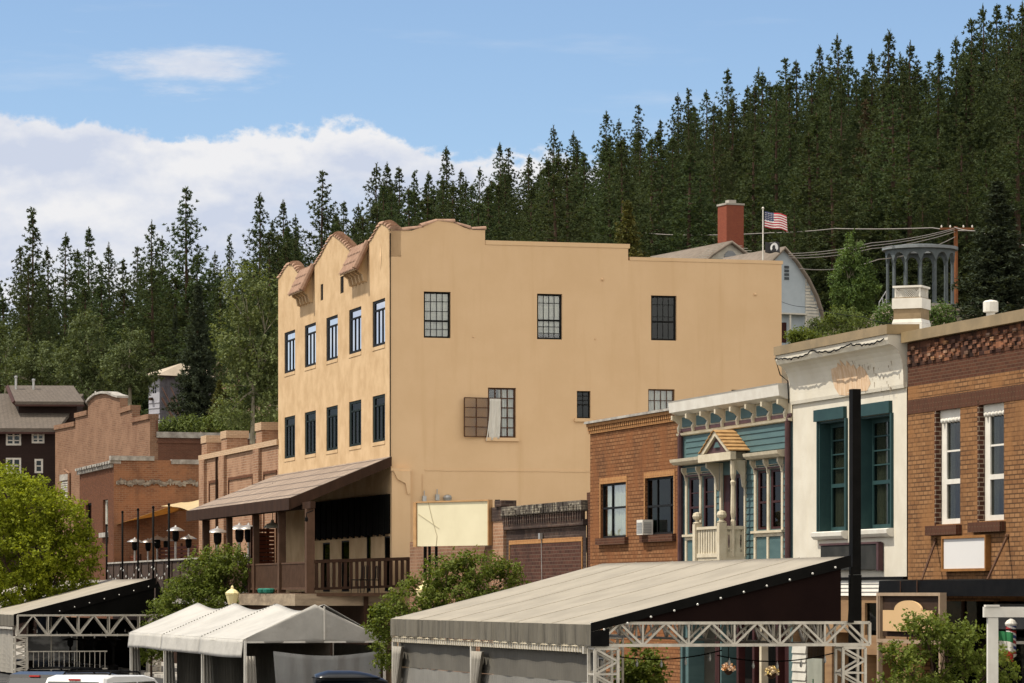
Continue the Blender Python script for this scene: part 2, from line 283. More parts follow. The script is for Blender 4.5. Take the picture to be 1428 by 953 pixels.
class MB:
    def __init__(m): m.v = []; m.f = []
    def add(m, v, f): n = len(m.v); m.v += [tuple(p) for p in v]; m.f += [tuple(i+n for i in q) for q in f]; return m
    def box(m, x0, x1, y0, y1, z0, z1):
        return m.add([(x, y, z) for z in (z0, z1) for y in (y0, y1) for x in (x0, x1)], [(0, 2, 3, 1), (4, 5, 7, 6), (0, 1, 5, 4), (2, 6, 7, 3), (0, 4, 6, 2), (1, 3, 7, 5)])
    def hexa(m, a, b):      # two quads -> solid
        return m.add(list(a)+list(b), [(3, 2, 1, 0), (4, 5, 6, 7), (0, 1, 5, 4), (1, 2, 6, 5), (2, 3, 7, 6), (3, 0, 4, 7)])
    def quad(m, *p): return m.add(p, [tuple(range(len(p)))])
    def prism(m, pts, a, b, fn):   # polygon pts (u,v), extruded from a to b; fn(u,v,w)->xyz
        n = len(pts); v = [fn(u, w, a) for u, w in pts]+[fn(u, w, b) for u, w in pts]
        return m.add(v, [tuple(range(n-1, -1, -1)), tuple(range(n, 2*n))]+[(i, (i+1) % n, n+(i+1) % n, n+i) for i in range(n)])
    def psz(m, pts, t0, t1): return m.prism(pts, t0, t1, lambda u, v, w: (u, w, v))
    def ptz(m, pts, s0, s1): return m.prism(pts, s0, s1, lambda u, v, w: (w, u, v))
    def pst(m, pts, z0, z1): return m.prism(pts, z0, z1, lambda u, v, w: (u, v, w))
    def tube(m, path, r, n=6, cap=True):
        path = [Vector(p) for p in path]; rs = r if isinstance(r, (list, tuple)) else [r]*len(path); ring = []
        for i, p in enumerate(path):
            d = (path[min(i+1, len(path)-1)]-path[max(i-1, 0)]).normalized()
            u = d.cross(Vector((0, 0, 1)) if abs(d.z) < .9 else Vector((1, 0, 0))).normalized(); w = d.cross(u)
            ring.append([p+(u*cos(2*pi*k/n)+w*sin(2*pi*k/n))*rs[i] for k in range(n)])
        v = [q for g in ring for q in g]; f = []
        for i in range(len(path)-1):
            for k in range(n): f.append((i*n+k, i*n+(k+1) % n, (i+1)*n+(k+1) % n, (i+1)*n+k))
        if cap: f += [tuple(range(n-1, -1, -1)), tuple(range((len(path)-1)*n, len(path)*n))]
        return m.add(v, f)
    def bar(m, p, q, a, b=None):   # square bar
        p, q = Vector(p), Vector(q); b = b or a; d = (q-p).normalized()
        u = d.cross(Vector((0, 0, 1)) if abs(d.z) < .95 else Vector((1, 0, 0))).normalized()*a/2; w = d.cross(u.normalized())*b/2
        A = [p-u-w, p+u-w, p+u+w, p-u+w]; B = [x+q-p for x in A]; return m.hexa(A, B)
    def lathe(m, c, prof, n=12):
        c = Vector(c); v = [c+Vector((r*cos(2*pi*k/n), r*sin(2*pi*k/n), z)) for r, z in prof for k in range(n)]; f = []
        for i in range(len(prof)-1):
            for k in range(n): f.append((i*n+k, i*n+(k+1) % n, (i+1)*n+(k+1) % n, (i+1)*n+k))
        f += [tuple(range(n-1, -1, -1)), tuple(range((len(prof)-1)*n, len(prof)*n))]
        return m.add(v, f)
    def ball(m, c, r, n=8):
        return m.lathe(c, [(max(.002, r*sin(pi*i/n)), -r*cos(pi*i/n)) for i in range(n+1)], n)
    def sheet(m, fn, nu, nv, th=.02, off=None):  # fn(i/nu, j/nv)-> xyz, given a thickness along off
        off = Vector(off or (0, 0, -th)); g = [[Vector(fn(i/nu, j/nv)) for j in range(nv+1)] for i in range(nu+1)]
        n = (nu+1)*(nv+1); v = [p for r in g for p in r]; v = v+[p+off for p in v]; f = []; ix = lambda i, j: i*(nv+1)+j
        for i in range(nu):
            for j in range(nv):
                q = (ix(i, j), ix(i+1, j), ix(i+1, j+1), ix(i, j+1)); f.append(q); f.append(tuple(n+k for k in reversed(q)))
        e = [ix(i, 0) for i in range(nu+1)]+[ix(nu, j) for j in range(1, nv+1)]+[ix(i, nv) for i in range(nu-1, -1, -1)]+[ix(0, j) for j in range(nv-1, 0, -1)]
        for a, b in zip(e, e[1:]+e[:1]): f.append((b, a, n+a, n+b))
        return m.add(v, f)
def mkmesh(name, mb, mat, org=(0, 0, 0), smooth=False):
    me = bpy.data.meshes.new(name)
    o = Vector(org); me.from_pydata([(v[0]-o.x, v[1]-o.y, v[2]-o.z) for v in mb.v], [], mb.f); me.update()
    me.materials.append(MT[mat] if isinstance(mat, str) else mat)
    if smooth: me.polygons.foreach_set('use_smooth', [True]*len(me.polygons))
    return me
class Thing:
    """A thing: an Empty at its base; its parts are child meshes given in the frame's s, t, z."""
    def __init__(h, name, label, cat, s, t, z=0, fr=F, group=None):
        h.fr = fr; h.org = Vector((s, t, z)); h.o = bpy.data.objects.new(name, None); COL.objects.link(h.o)
        h.o.empty_display_size = .3; h.o.location = fr.w(s, t, z); h.o.rotation_euler = (0, 0, fr.rot)
        h.o['label'] = label; h.o['category'] = cat
        if group: h.o['group'] = group
    def part(h, name, mb, mat, parent=None, label=None, smooth=False, stuff=False):
        o = bpy.data.objects.new(name, mkmesh(name, mb, mat, h.org, smooth)); COL.objects.link(o); o.parent = parent or h.o
        if label: o['label'] = label
        if stuff: o['kind'] = 'stuff'
        return o
def single(name, mb, mat, label, cat, fr=F, org=(0, 0, 0), group=None, smooth=False):
    o = bpy.data.objects.new(name, mkmesh(name, mb, mat, org, smooth)); COL.objects.link(o)
    o.location = fr.w(*org); o.rotation_euler = (0, 0, fr.rot); o['label'] = label; o['category'] = cat
    if group: o['group'] = group
    return o
def struct(name, mb, mat, fr=ID):
    o = bpy.data.objects.new(name, mkmesh(name, mb, mat)); COL.objects.link(o); o.rotation_euler = (0, 0, fr.rot); o['kind'] = 'structure'; return o
def dup(o, loc=None, rz=None, label=None, sc=None, parent=None):
    c = o.copy(); COL.objects.link(c)
    if parent: c.parent = parent
    for ch in list(o.children): dup(ch, parent=c)
    if loc is not None: c.location = loc
    if rz is not None: c.rotation_euler = (c.rotation_euler.x, c.rotation_euler.y, rz)
    if sc is not None: c.scale = (sc, sc, sc) if isinstance(sc, (int, float)) else sc
    if label: c['label'] = label
    return c
class Wall:
    """kind 'F': street-facing wall at t=plane, a=s, depth inwards +t.  kind 'C': camera-facing wall at s=plane, a=t, depth inwards -s."""
    def __init__(w, kind, plane, fr=F): w.k = kind; w.p = plane; w.fr = fr
    def P(w, a, d, z): return (a, w.p+d, z) if w.k == 'F' else (w.p-d, a, z)
    def a(w, px): return w.fr.s(px, w.p) if w.k == 'F' else w.fr.t(px, w.p)
    def z(w, px, py):
        a = w.a(px); return w.fr.z(py, a, w.p) if w.k == 'F' else w.fr.z(py, w.p, a)
    def box(w, m, a0, a1, d0, d1, z0, z1):
        p, q = w.P(a0, d0, z0), w.P(a1, d1, z1)
        return m.box(min(p[0], q[0]), max(p[0], q[0]), min(p[1], q[1]), max(p[1], q[1]), z0, z1)
    def poly(w, m, pts, d0, d1): return m.prism(pts, d0, d1, lambda u, v, x: w.P(u, x, v))
    def panel(w, m, a0, a1, z0, z1, ops=(), depth=.45):
        A = sorted({a0, a1, *[x for o in ops for x in o[:2]]}); Z = sorted({z0, z1, *[x for o in ops for x in o[2:4]]})
        A = [x for x in A if a0-1e-6 <= x <= a1+1e-6]; Z = [x for x in Z if z0-1e-6 <= x <= z1+1e-6]
        for i in range(len(A)-1):
            for j in range(len(Z)-1):
                ca, cz = (A[i]+A[i+1])/2, (Z[j]+Z[j+1])/2
                if any(o[0] < ca < o[1] and o[2] < cz < o[3] for o in ops): continue
                m.quad(w.P(A[i], 0, Z[j]), w.P(A[i+1], 0, Z[j]), w.P(A[i+1], 0, Z[j+1]), w.P(A[i], 0, Z[j+1]))
        for o in ops:
            b0, b1, y0, y1 = o[:4]; P = w.P
            for p in (((b0, y0), (b0, y1)), ((b1, y0), (b1, y1)), ((b0, y0), (b1, y0)), ((b0, y1), (b1, y1))):
                m.quad(P(p[0][0], 0, p[0][1]), P(p[1][0], 0, p[1][1]), P(p[1][0], depth, p[1][1]), P(p[0][0], depth, p[0][1]))
        return m
    def op(w, px0, px1, py0, py1):   # opening from photo measures, its top and bottom taken at mid width
        m = (px0+px1)/2; return (w.a(px0), w.a(px1), w.z(m, py1), w.z(m, py0))
def window(th, w, op, fm='blackframe', glass='glass', fw=.07, d=.12, cols=1, rows=1, rail=None, mun=.025, curtain=None, sill=None, sillmat=None, sillout=.09, label=None, vert=(), fwl=None, low=None, curtain_range=(0, 1), back=True, transom=None):
    a0, a1, z0, z1 = op; m = MB(); e = .004
    w.box(m, a0+e, a0+(fwl or fw), d, d+.09, z0+e, z1-e); w.box(m, a1-fw, a1-e, d, d+.09, z0+e, z1-e)
    i0, i1 = a0+(fwl or fw), a1-fw
    w.box(m, i0, i1, d, d+.09, z0+e, z0+fw); w.box(m, i0, i1, d, d+.09, z1-fw, z1-e)
    if rail: zr = z0+(z1-z0)*rail; w.box(m, i0, i1, d-.02, d+.07, zr-fw*.45, zr+fw*.45)
    if transom: zr = z0+(z1-z0)*transom; w.box(m, i0, i1, d-.01, d+.08, zr-.03, zr+.03)
    for f in vert: x = a0+(a1-a0)*f; w.box(m, x-fw*.45, x+fw*.45, d+.005, d+.085, z0+fw, z0+(z1-z0)*(transom or 1)-(.03 if transom else fw))
    r = rows if isinstance(rows, (list, tuple)) else [i/rows for i in range(1, rows)]
    for f in r: zz = z0+(z1-z0)*f; w.box(m, i0, i1, d+.01, d+.06, zz-mun/2, zz+mun/2)
    for i in range(1, cols): x = i0+(i1-i0)*i/cols; w.box(m, x-mun/2, x+mun/2, d+.012, d+.058, z0+fw, z1-fw)
    fo = th.part('window', m, fm, label=label)
    g = MB(); w.box(g, a0+.01, a1-.01, d+.032, d+.04, z0+.01, z1-.01); th.part('pane', g, glass, fo)
    if curtain:
        c = MB(); b0 = i0+(i1-i0)*curtain_range[0]; b1 = i0+(i1-i0)*curtain_range[1]; zb = z0+(low or 0)*(z1-z0)
        c.sheet(lambda u, v: w.P(b0+(b1-b0)*u, d+.08+.02*sin(u*37)+.012*sin(u*83+1), zb+(z1-zb)*v), 40, 1, .01, w.P(0, .01, 0) if False else tuple(Vector(w.P(0, .01, 0))-Vector(w.P(0, 0, 0))))
        th.part('curtain', c, curtain, fo)
    if back:
        b = MB(); w.box(b, a0-.05, a1+.05, .46, .5, z0-.05, z1+.05); q = .003; e0 = d+.093   # black shell standing in for the unlit room behind the glass
        for p in (((a0+q, z0+q), (a0+q, z1-q)), ((a1-q, z0+q), (a1-q, z1-q)), ((a0+q, z0+q), (a1-q, z0+q)), ((a0+q, z1-q), (a1-q, z1-q))): b.quad(w.P(p[0][0], e0, p[0][1]), w.P(p[1][0], e0, p[1][1]), w.P(p[1][0], .459, p[1][1]), w.P(p[0][0], .459, p[0][1]))
        th.part('dark_interior', b, 'void', fo)
    if sill is not None:
        s = MB(); w.box(s, a0-sill, a1+sill, -sillout, .10, z0-.13, z0-.004); th.part('sill', s, sillmat or fm, fo)
    return fo
# ------------------------------------------------------------------ ground and hill
def lerp(a, b, t): return a+(b-a)*t
def hill(X, Y):
    q = max(0, min(1, -X/20)); y0 = lerp(150, 255, q); p = lerp(.75, .5, q)
    tt = max(0.0, min(1.6, (Y-y0)/(430-y0)))
    return max(0.0, (38+.30*max(-90, min(110, X)))*tt**p) if tt > 0 else 0.0
g = MB()
nx, ny = 90, 110
for j in range(ny+1):
    Y = -60+j*6.2
    for i in range(nx+1):
        X = -270+i*6; g.v.append((X, Y, hill(X, Y)+(noise.noise(Vector((X*.06, Y*.06, 0)))*1.2 if hill(X, Y) > 1 else 0)))
for j in range(ny):
    for i in range(nx): k = j*(nx+1)+i; g.f.append((k, k+1, k+nx+2, k+nx+1))
m_, b_, o_ = newmat('hill_floor'); L(mixc(sstep(nz(.08, 5, .6), .4, .62), (.055, .05, .026), (.12, .085, .05)), b_.inputs['Base Color']); b_.inputs['Roughness'].default_value = 1
hillo = struct('hill_terrain', g, m_); hillo.location.z = -.03
g = MB(); g.quad((-3000, -3000, -.06), (3000, -3000, -.06), (3000, 3000, -.06), (-3000, 3000, -.06)); struct('ground', g, surf('dry_ground', (.13, .10, .065), (.09, .075, .05), .05, 1, 0))
sA, sB = -260, 30
g = MB(); g.quad((sA, -3, .0), (sB, -3, .0), (sB, 24.9, .0), (sA, 24.9, .0)); struct('road', g, 'asphalt', F)
g = MB(); g.box(sA, sB, 25.1, 36, -.02, .15); struct('pavement', g, 'concrete', F)
g = MB(); g.box(sA, sB, 24.93, 25.097, -.02, .13); struct('kerb', g, 'stonecap', F)
g = MB()
for k in range(40): g.quad((-150+k*3.0, 13.8, .004), (-149.9+k*3.0, 13.8, .004), (-149.9+k*3.0, 19.3, .004), (-150+k*3.0, 19.3, .004))
struct('parking_lines', g, 'white', F)

# ------------------------------------------------------------------ tan stucco building
FW = Wall('F', T); fx = lambda px: F.s(px, T); fz = lambda px, py: F.z(py, F.s(px, T), T)
sC, sL = fx(545), fx(388); tB = F.t(1090, sC); CW = Wall('C', sC)
tb = Thing('stucco_building', 'tall tan stucco building with tiled gables and five-window street front', 'building', sC, T)
up = [(396.7, 411.5), (425, 440.5), (455, 471), (486.7, 503.8), (519.5, 537)]
zt = [[fz(404, 462), fz(404, 521)], [fz(404, 581), fz(404, 639)]]
ops = []
wz = []
for row, ((y0, y1), (y2, y3)) in enumerate((((463, 417.5), (521.5, 480.5)), ((582.5, 549.5), (640, 615)))):
    ztop = (fz(404, y0)+fz(528, y1))/2; zbot = (fz(404, y2)+fz(528, y3))/2; wz.append((zbot, ztop))
    for a, b in up: ops.append((fx(a), fx(b), zbot, ztop))
slots = [(fx(447), fx(450.6), fz(449, 419), fz(449, 391)), (fx(474.5), fx(479.2), fz(477, 409), fz(477, 380))]
gops = []
for a, b, y0 in ((450, 460, 757), (476, 487, 754), (511, 517, 742), (536, 544, 748)): gops.append((fx(a), fx(b), 3.6, fz((a+b)/2, y0)))
zcap = 15.75
sWg = fx(571); zWg = fz(560, 651)
m = MB(); FW.panel(m, sL, sC, 0, zcap, ops+slots+gops)
# parapet outline: side gable, tiled bay, centre gable, tiled bay, side gable
zl = lambda px, py: fz(px, py)
gab = lambda a, pk, b, za, zp, zb: [(fx(a), za), (fx(a+(pk-a)*.30), za+(zp-za)*.22), (fx(a+(pk-a)*.62), za+(zp-za)*.72), (fx(pk), zp), (fx(pk+(b-pk)*.4), za+(zp-za)*.78), (fx(pk+(b-pk)*.75), zb+(zp-zb)*.25), (fx(b), zb)]
zbay = 16.45
gA = gab(388, 402, 417, 16.72, 17.12, 16.6); gC = [(fx(438.5), 16.62), (fx(448), 16.92), (fx(456), 17.28), (fx(464.5), 17.52), (fx(476), 17.12), (fx(490), 16.55)]; gB = gab(514.5, 532, 545, 16.62, 17.12, 16.74)
prof = [(sL, zcap)]+gA+[(fx(417), zbay), (fx(438.5), zbay)]+gC+[(fx(490), zbay), (fx(514.5), zbay)]+gB+[(sC, zcap)]
FW.poly(m, prof, 0, .38)
tb.part('front_wall', m, 'stucco')
# wing wall at porch level, reshaped to face the camera and stay in shade
tPl = CW.a(571)
m = MB(); m.box(sC+.004, sC+.16, T+.004, tPl, 0, zWg-.10); tb.part('turned_wing_wall', m, 'stucco_side')
m = MB(); m.box(sC+.004, sC+.20, T-.03, tPl+.04, zWg-.098, zWg); tb.part('wing_wall_cap', m, 'stucco_side')
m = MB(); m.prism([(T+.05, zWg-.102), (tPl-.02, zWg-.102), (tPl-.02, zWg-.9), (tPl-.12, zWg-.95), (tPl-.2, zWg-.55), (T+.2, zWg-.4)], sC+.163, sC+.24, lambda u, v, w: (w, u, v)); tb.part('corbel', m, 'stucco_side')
# side wall
sops = [CW.op(591, 628.5, 407, 471.5), CW.op(749, 784, 410, 473.5), CW.op(908, 943.5, 412.5, 475)]
lops = [CW.op(680.5, 719.5, 541, 610.5), CW.op(804.5, 823.5, 545.5, 583.5), CW.op(904, 941, 543, 606), CW.op(1020, 1058, 544, 606)]
m = MB(); zs0 = CW.z(776, 344.5)
c1, c2, c3 = CW.a(676.5), CW.a(876), tB
CW.panel(m, T, tB, 0, 15.3, sops+lops)
za, zb_, zc = CW.z(560, 321.5), CW.z(776, 344), CW.z(980, 366)
side_prof = [(T, 15.3), (T, za), (CW.a(574), za), (CW.a(590), CW.z(590, 316.5)), (CW.a(604), CW.z(604, 308.5)), (CW.a(618), CW.z(618, 306)), (CW.a(632), CW.z(632, 310)), (CW.a(647), CW.z(647, 317.5)), (CW.a(660), CW.z(660, 321)), (c1, CW.z(676, 321)), (c1, zb_), (c2, zb_), (c2, zc), (c3, zc), (c3, 15.3)]
CW.poly(m, side_prof, 0, .3)
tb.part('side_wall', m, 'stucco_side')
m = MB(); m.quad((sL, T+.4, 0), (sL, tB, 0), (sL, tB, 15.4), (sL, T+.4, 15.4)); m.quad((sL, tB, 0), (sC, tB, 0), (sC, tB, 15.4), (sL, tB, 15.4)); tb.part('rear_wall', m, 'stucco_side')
m = MB(); m.box(sL+.01, sC-.31, T+.39, tB-.01, 15.0, 15.2); tb.part('roof', m, 'concrete')
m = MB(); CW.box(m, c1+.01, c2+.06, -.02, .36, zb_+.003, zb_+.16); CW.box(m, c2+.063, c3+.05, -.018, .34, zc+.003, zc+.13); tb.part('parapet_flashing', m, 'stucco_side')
m = MB(); m.tube([(sC+.03, T-.03, 8.3), (sC+.03, T-.03, 16.6)], .022, 5); tb.part('corner_conduit', m, 'black')
def tile_row(m, pts, W_, r=.115, step=.34, d0=-.07, d1=.42):   # half-round tiles laid across the wall top along a profile
    dist = 0; seg = []
    for (a, b) in zip(pts, pts[1:]): seg.append((a, b, math.hypot(b[0]-a[0], b[1]-a[1])))
    tot = sum(x[2] for x in seg); n = max(2, int(tot/step))
    def at(q):
        for a, b, l in seg:
            if q <= l+1e-9: f = q/l; return (a[0]+(b[0]-a[0])*f, a[1]+(b[1]-a[1])*f)
            q -= l
        return seg[-1][1]
    for i in range(n):
        p, q = at(tot*i/n), at(tot*(i+1)/n); ang = math.atan2(q[1]-p[1], q[0]-p[0]); cx, cz = (p[0]+q[0])/2, (p[1]+q[1])/2
        L_ = tot/n; down = 1 if q[1] <= p[1] else -1; nx, nz_ = -sin(ang), cos(ang); A = []; B = []
        mid_d = (d0+d1)/2; hw = (d1-d0)/2; jit = .015*((i*37 % 11)/11-.5)
        for e, lst in ((-1, A), (1, B)):          # flared lower end overlaps the next tile
            low = (e == down); k_ = 1.0 if low else .80; hgt = r*(1.25 if low else .8)
            for k in range(9):
                t = pi*k/8; v_ = sin(t)*hgt+(.02 if low else -.02)+jit; ext = L_*(.56 if low else .5)*e
                lst.append((cx+ext*cos(ang)+v_*nx, mid_d-cos(t)*hw*k_, cz+ext*sin(ang)+v_*nz_))
        n0 = len(m.v); m.v += [W_.P(a, d_, z) for a, d_, z in A+B]
        m.f += [(n0+k, n0+k+1, n0+10+k, n0+9+k) for k in range(8)]+[tuple(n0+k for k in range(9)), tuple(n0+17-k for k in range(9)), (n0, n0+9, n0+17, n0+8)]
for pr in (gA, gC, gB):
    m = MB(); tile_row(m, pr, FW); tb.part('tile_coping', m, 'tile_pale')
m = MB(); tile_row(m, side_prof[1:10], CW, r=.11, step=.56, d0=-.05, d1=.40); tb.part('tile_coping', m, 'tile')
def tile_awning(px0, px1):
    s0, s1 = fx(px0), fx(px1); zt_, zb_ = 16.62, 15.62; out = .48
    m = MB(); ncol = int((s1-s0)/.24); w = (s1-s0)/ncol; courses = 3
    for c in range(courses):
        f0, f1 = c/courses, (c+1.12)/courses; t0_, t1_ = T-out*f0, T-out*f1; z0_, z1_ = zt_-(zt_-zb_)*f0, zt_-(zt_-zb_)*f1
        lift = .05
        for i in range(ncol):
            x0 = s0+i*w; A = []; B = []
            for k in range(7):
                u = x0+w*k/6; h = .075*sin(pi*k/6)
                A.append((u, t0_, z0_+h)); B.append((u, t1_-.02, z1_+h+lift))
            C_ = [(x, y, z-.035) for x, y, z in B]; n = len(m.v); m.v += A+B+C_; m.f += [(n+k, n+k+1, n+8+k, n+7+k) for k in range(6)]+[(n+7+k, n+8+k, n+15+k, n+14+k) for k in range(6)]
    aw = tb.part('tile_awning', m, 'tile')
    m = MB(); m.psz([(s0, zt_-.06), (s1, zt_-.06)], T-.01, T) if False else None
    m.hexa([(s0, T-.004, zt_-.09), (s1, T-.004, zt_-.09), (s1, T-out+.02, zb_-.03), (s0, T-out+.02, zb_-.03)], [(s0, T-.004, zt_-.02), (s1, T-.004, zt_-.02), (s1, T-out+.02, zb_+.02), (s0, T-out+.02, zb_+.02)])
    tb.part('awning_deck', m, 'stucco', aw)
    m = MB(); P = [(s1+.05, T-.02-out*f, zt_-(zt_-zb_)*f+.03) for f in (0, .5, 1.02)]; m.tube(P, [.12, .12, .14], 8); tb.part('hip_tile', m, 'tile', aw)
    m = MB()
    for i in range(5):
        x = s0+.25+(s1-s0-.5)*i/4; m.psz([(x-.09, 0), (x+.09, 0)], 0, 0) if False else None
        m.ptz([(T-.004, zt_-.12), (T-out+.12, zb_+.06), (T-out+.12, zb_-.08), (T-.36, zb_-.06), (T-.2, zb_-.16), (T-.14, zb_-.42), (T-.004, zb_-.46)], x-.09, x+.09)
    tb.part('brackets', m, 'stucco', aw)
    return aw
tile_awning(418, 437.5); tile_awning(490.5, 513.5)
m = MB(); px = fx(531); zc_ = fz(531, 358); m.add([(px, T-.012, zc_-.5), (px+.14, T-.012, zc_), (px, T-.012, zc_+.5), (px-.14, T-.012, zc_), (px, T-.05, zc_)], [(0, 1, 4), (1, 2, 4), (2, 3, 4), (3, 0, 4), (3, 2, 1, 0)]); tb.part('diamond_ornament', m, 'stucco_side')
m = MB()
for o in slots: FW.box(m, o[0]-.02, o[1]-.004, .03, .07, o[2]+.004, o[3]-.004)
tb.part('slot_backing', m, 'void')
for i, o in enumerate(ops):
    lower = i >= 5
    window(tb, FW, o, 'greenframe' if lower else 'blackframe', 'glass_dk' if lower else 'glass_sky', fw=.10, fwl=.30, d=.025, vert=(.42, .72), transom=.78, sill=.0, sillout=.02, sillmat='stucco', label='dark green glazed street window' if lower else 'sky-reflecting street window with pale transom')
for o in gops:
    window(tb, FW, o, 'blackframe', 'glass_dk', fw=.06, d=.015, label='narrow dark porch window')
# long dark panel on the porch wall
m = MB(); m.box(fx(437), fx(544.5), T-.10, T-.01, fz(495, 748), fz(495, 695))
for k in range(40):
    a = fx(437)+(fx(544.5)-fx(437))*k/40; m.box(a, a+(fx(544.5)-fx(437))/40*.8, T-.12-.01*(k % 3), T-.101, fz(495, 748)-.04*((k*7) % 3), fz(495, 695))
tb.part('dark_wall_panel', m, 'blackpanel')
m = MB(); m.box(fx(405)-.1, fx(433), T-.24, T-.004, 3.6, 8.2); tb.part('wall_pier', m, 'stucco')
# side windows
window(tb, CW, sops[0], 'blackframe', 'glass', fw=.07, d=.10, rail=.37, cols=4, mun=.018, rows=(.19, .58, .79), curtain='blind', label='side window with cream blind behind small panes')
window(tb, CW, sops[1], 'blackframe', 'glass', fw=.07, d=.10, rail=.42, cols=4, mun=.018, rows=(.14, .28, .8), curtain='blind', low=.12, curtain_range=(0, 1), label='side window with grey glass and white lower sash')
window(tb, CW, sops[2], 'blackframe', 'glass_dk', fw=.07, d=.10, rail=.42, cols=4, mun=.018, rows=(.53, .8), curtain='blind', low=.44, label='side window with dark lower sash')
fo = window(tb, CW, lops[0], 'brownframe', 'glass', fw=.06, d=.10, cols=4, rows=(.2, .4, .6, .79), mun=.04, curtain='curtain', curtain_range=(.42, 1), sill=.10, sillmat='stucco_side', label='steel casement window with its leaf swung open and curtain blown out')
a0, a1, z0, z1 = lops[0]; zz = z0+(z1-z0)*.79
def leaf(u, v): th = 2.98; return (sC+.03-(-.0)+sin(th)*u*.95, a0+cos(th)*u*.95, z0+.02+(zz-z0-.03)*v)
m = MB()
for u in (0, .5, 1): m.bar(leaf(u, 0), leaf(u, 1), .04)
for v in (0, .25, .5, .75, 1): m.bar(leaf(0, v), leaf(1, v), .035)
tb.part('casement_leaf', m, 'brownframe', fo)
m = MB(); m.sheet(lambda u, v: leaf(u, v), 1, 1, .006, (.006, .006, 0)); tb.part('leaf_glass', m, glassmat('grubby_glass', (.75, .68, .55), .03), fo)
m = MB()
def blown(u, v):   # v 0 bottom .. 1 top
    x = a0+.06+(a1-a0)*.40*u; drop = 1-v
    return (sC-.02+.09*drop**1.2+.035*sin(u*13+drop*2)*(.4+drop), x-.17*drop**2*(1-u*.55), zz-.02-(zz-z0+.12)*drop+.10*u*drop**3)
m.sheet(blown, 18, 14, .006, (-.006, 0, 0)); tb.part('blown_curtain', m, 'curtain', fo, smooth=True)
window(tb, CW, lops[1], 'blackframe', 'glass_dk', fw=.05, d=.10, rail=.5, cols=2, rows=(.66, .82), sill=.1, sillmat='stucco_side', label='small dark sash window')
for o in lops[2:]: window(tb, CW, o, 'brownframe', 'glass', fw=.05, d=.10, cols=4, rows=4, curtain='curtain')
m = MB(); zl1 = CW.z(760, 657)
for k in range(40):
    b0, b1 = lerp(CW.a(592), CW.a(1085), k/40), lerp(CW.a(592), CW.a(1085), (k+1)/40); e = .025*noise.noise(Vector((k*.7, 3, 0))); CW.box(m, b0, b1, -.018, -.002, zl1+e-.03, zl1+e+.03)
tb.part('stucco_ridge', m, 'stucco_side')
# small fixings on the side wall
def fix(px, py, r=.05):
    a = CW.a(px); z = CW.z(px, py); return (sC, a, z)
for px, py in ((591, 696), (609, 694)):
    p = fix(px, py); m = MB(); m.box(p[0]+.002, p[0]+.14, p[1]-.07, p[1]+.07, p[2]-.11, p[2]+.11); m.tube([(p[0]+.07, p[1], p[2]+.11), (p[0]+.07, p[1], p[2]+.3)], .02, 5); tb.part('junction_box', m, 'galv')
p = fix(623, 695); m = MB(); m.lathe((p[0]+.12, p[1], p[2]), [(.02, -.12), (.13, -.1), (.17, .02), (.12, .1), (.02, .13)], 10); tb.part('flood_lamp', m, 'galv')
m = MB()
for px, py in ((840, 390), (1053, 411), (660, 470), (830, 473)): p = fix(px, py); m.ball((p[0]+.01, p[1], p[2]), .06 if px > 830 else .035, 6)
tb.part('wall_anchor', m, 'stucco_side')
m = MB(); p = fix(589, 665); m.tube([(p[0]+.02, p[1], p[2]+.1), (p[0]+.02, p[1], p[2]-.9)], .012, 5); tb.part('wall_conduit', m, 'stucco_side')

# ------------------------------------------------------------------ porch of the tan building (parts of one thing)
tE = T-3.7; sE0, sE1 = F.s(262, tE), F.s(405, tE); zE = F.z(694, sE1, tE); zR = fz(546, 636.5)
po = Thing('covered_porch', 'brown shingled porch on posts along the tan building', 'porch', sE1, T-3.2)
zD = 3.55; s570 = fx(570)
m = MB(); th = .14; sR1 = sC+.12
m.hexa([(sE0, tE, zE-th), (sE1, tE, zE-th), (sR1, T-.01, zR-th), (fx(386), T-.01, zR-th)], [(sE0, tE, zE), (sE1, tE, zE), (sR1, T-.01, zR), (fx(386), T-.01, zR)])
po.part('porch_roof', m, 'shingle')
m = MB(); m.box(sE0-.02, sE1+.06, tE-.07, tE-.004, zE-.44, zE-.01); po.part('eave_fascia', m, 'wood_dk')
m = MB(); P = lambda f, dz: (lerp(sE1, sR1, f)+.005, lerp(tE, T-.01, f), lerp(zE, zR, f)+dz)
m.hexa([P(0, -.42), P(1, -.36), P(1, -.015), P(0, -.015)], [tuple(Vector(q)+Vector((.07, 0, 0))) for q in (P(0, -.42), P(1, -.36), P(1, -.015), P(0, -.015))]); po.part('rake_fascia', m, 'wood_dk')
m = MB()
for k in range(26):
    s_ = lerp(sE0+.3, sE1-.4, k/25); m.hexa([(s_, tE+.02, zE-.36), (s_+.1, tE+.02, zE-.36), (s_+.1, T-.03, zR-.34), (s_, T-.03, zR-.34)], [(s_, tE+.02, zE-.15), (s_+.1, tE+.02, zE-.15), (s_+.1, T-.03, zR-.15), (s_, T-.03, zR-.15)])
po.part('rafters', m, 'wood_dk')
tP = T-3.2
m = MB(); m.box(sE0+.3, F.s(436, tP), tP-.08, tP+.1, zE-.42, zE-.17); po.part('eave_beam', m, 'wood_dk')
for px, w in ((287, .26), (320, .22), (357, .22), (393, .26), (432, .30)):
    s_ = F.s(px, tP); m = MB(); m.box(s_-w/2, s_+w/2, tP-w/2, tP+w/2, zD, zE-.425); po.part('post', m, 'wood_rail')
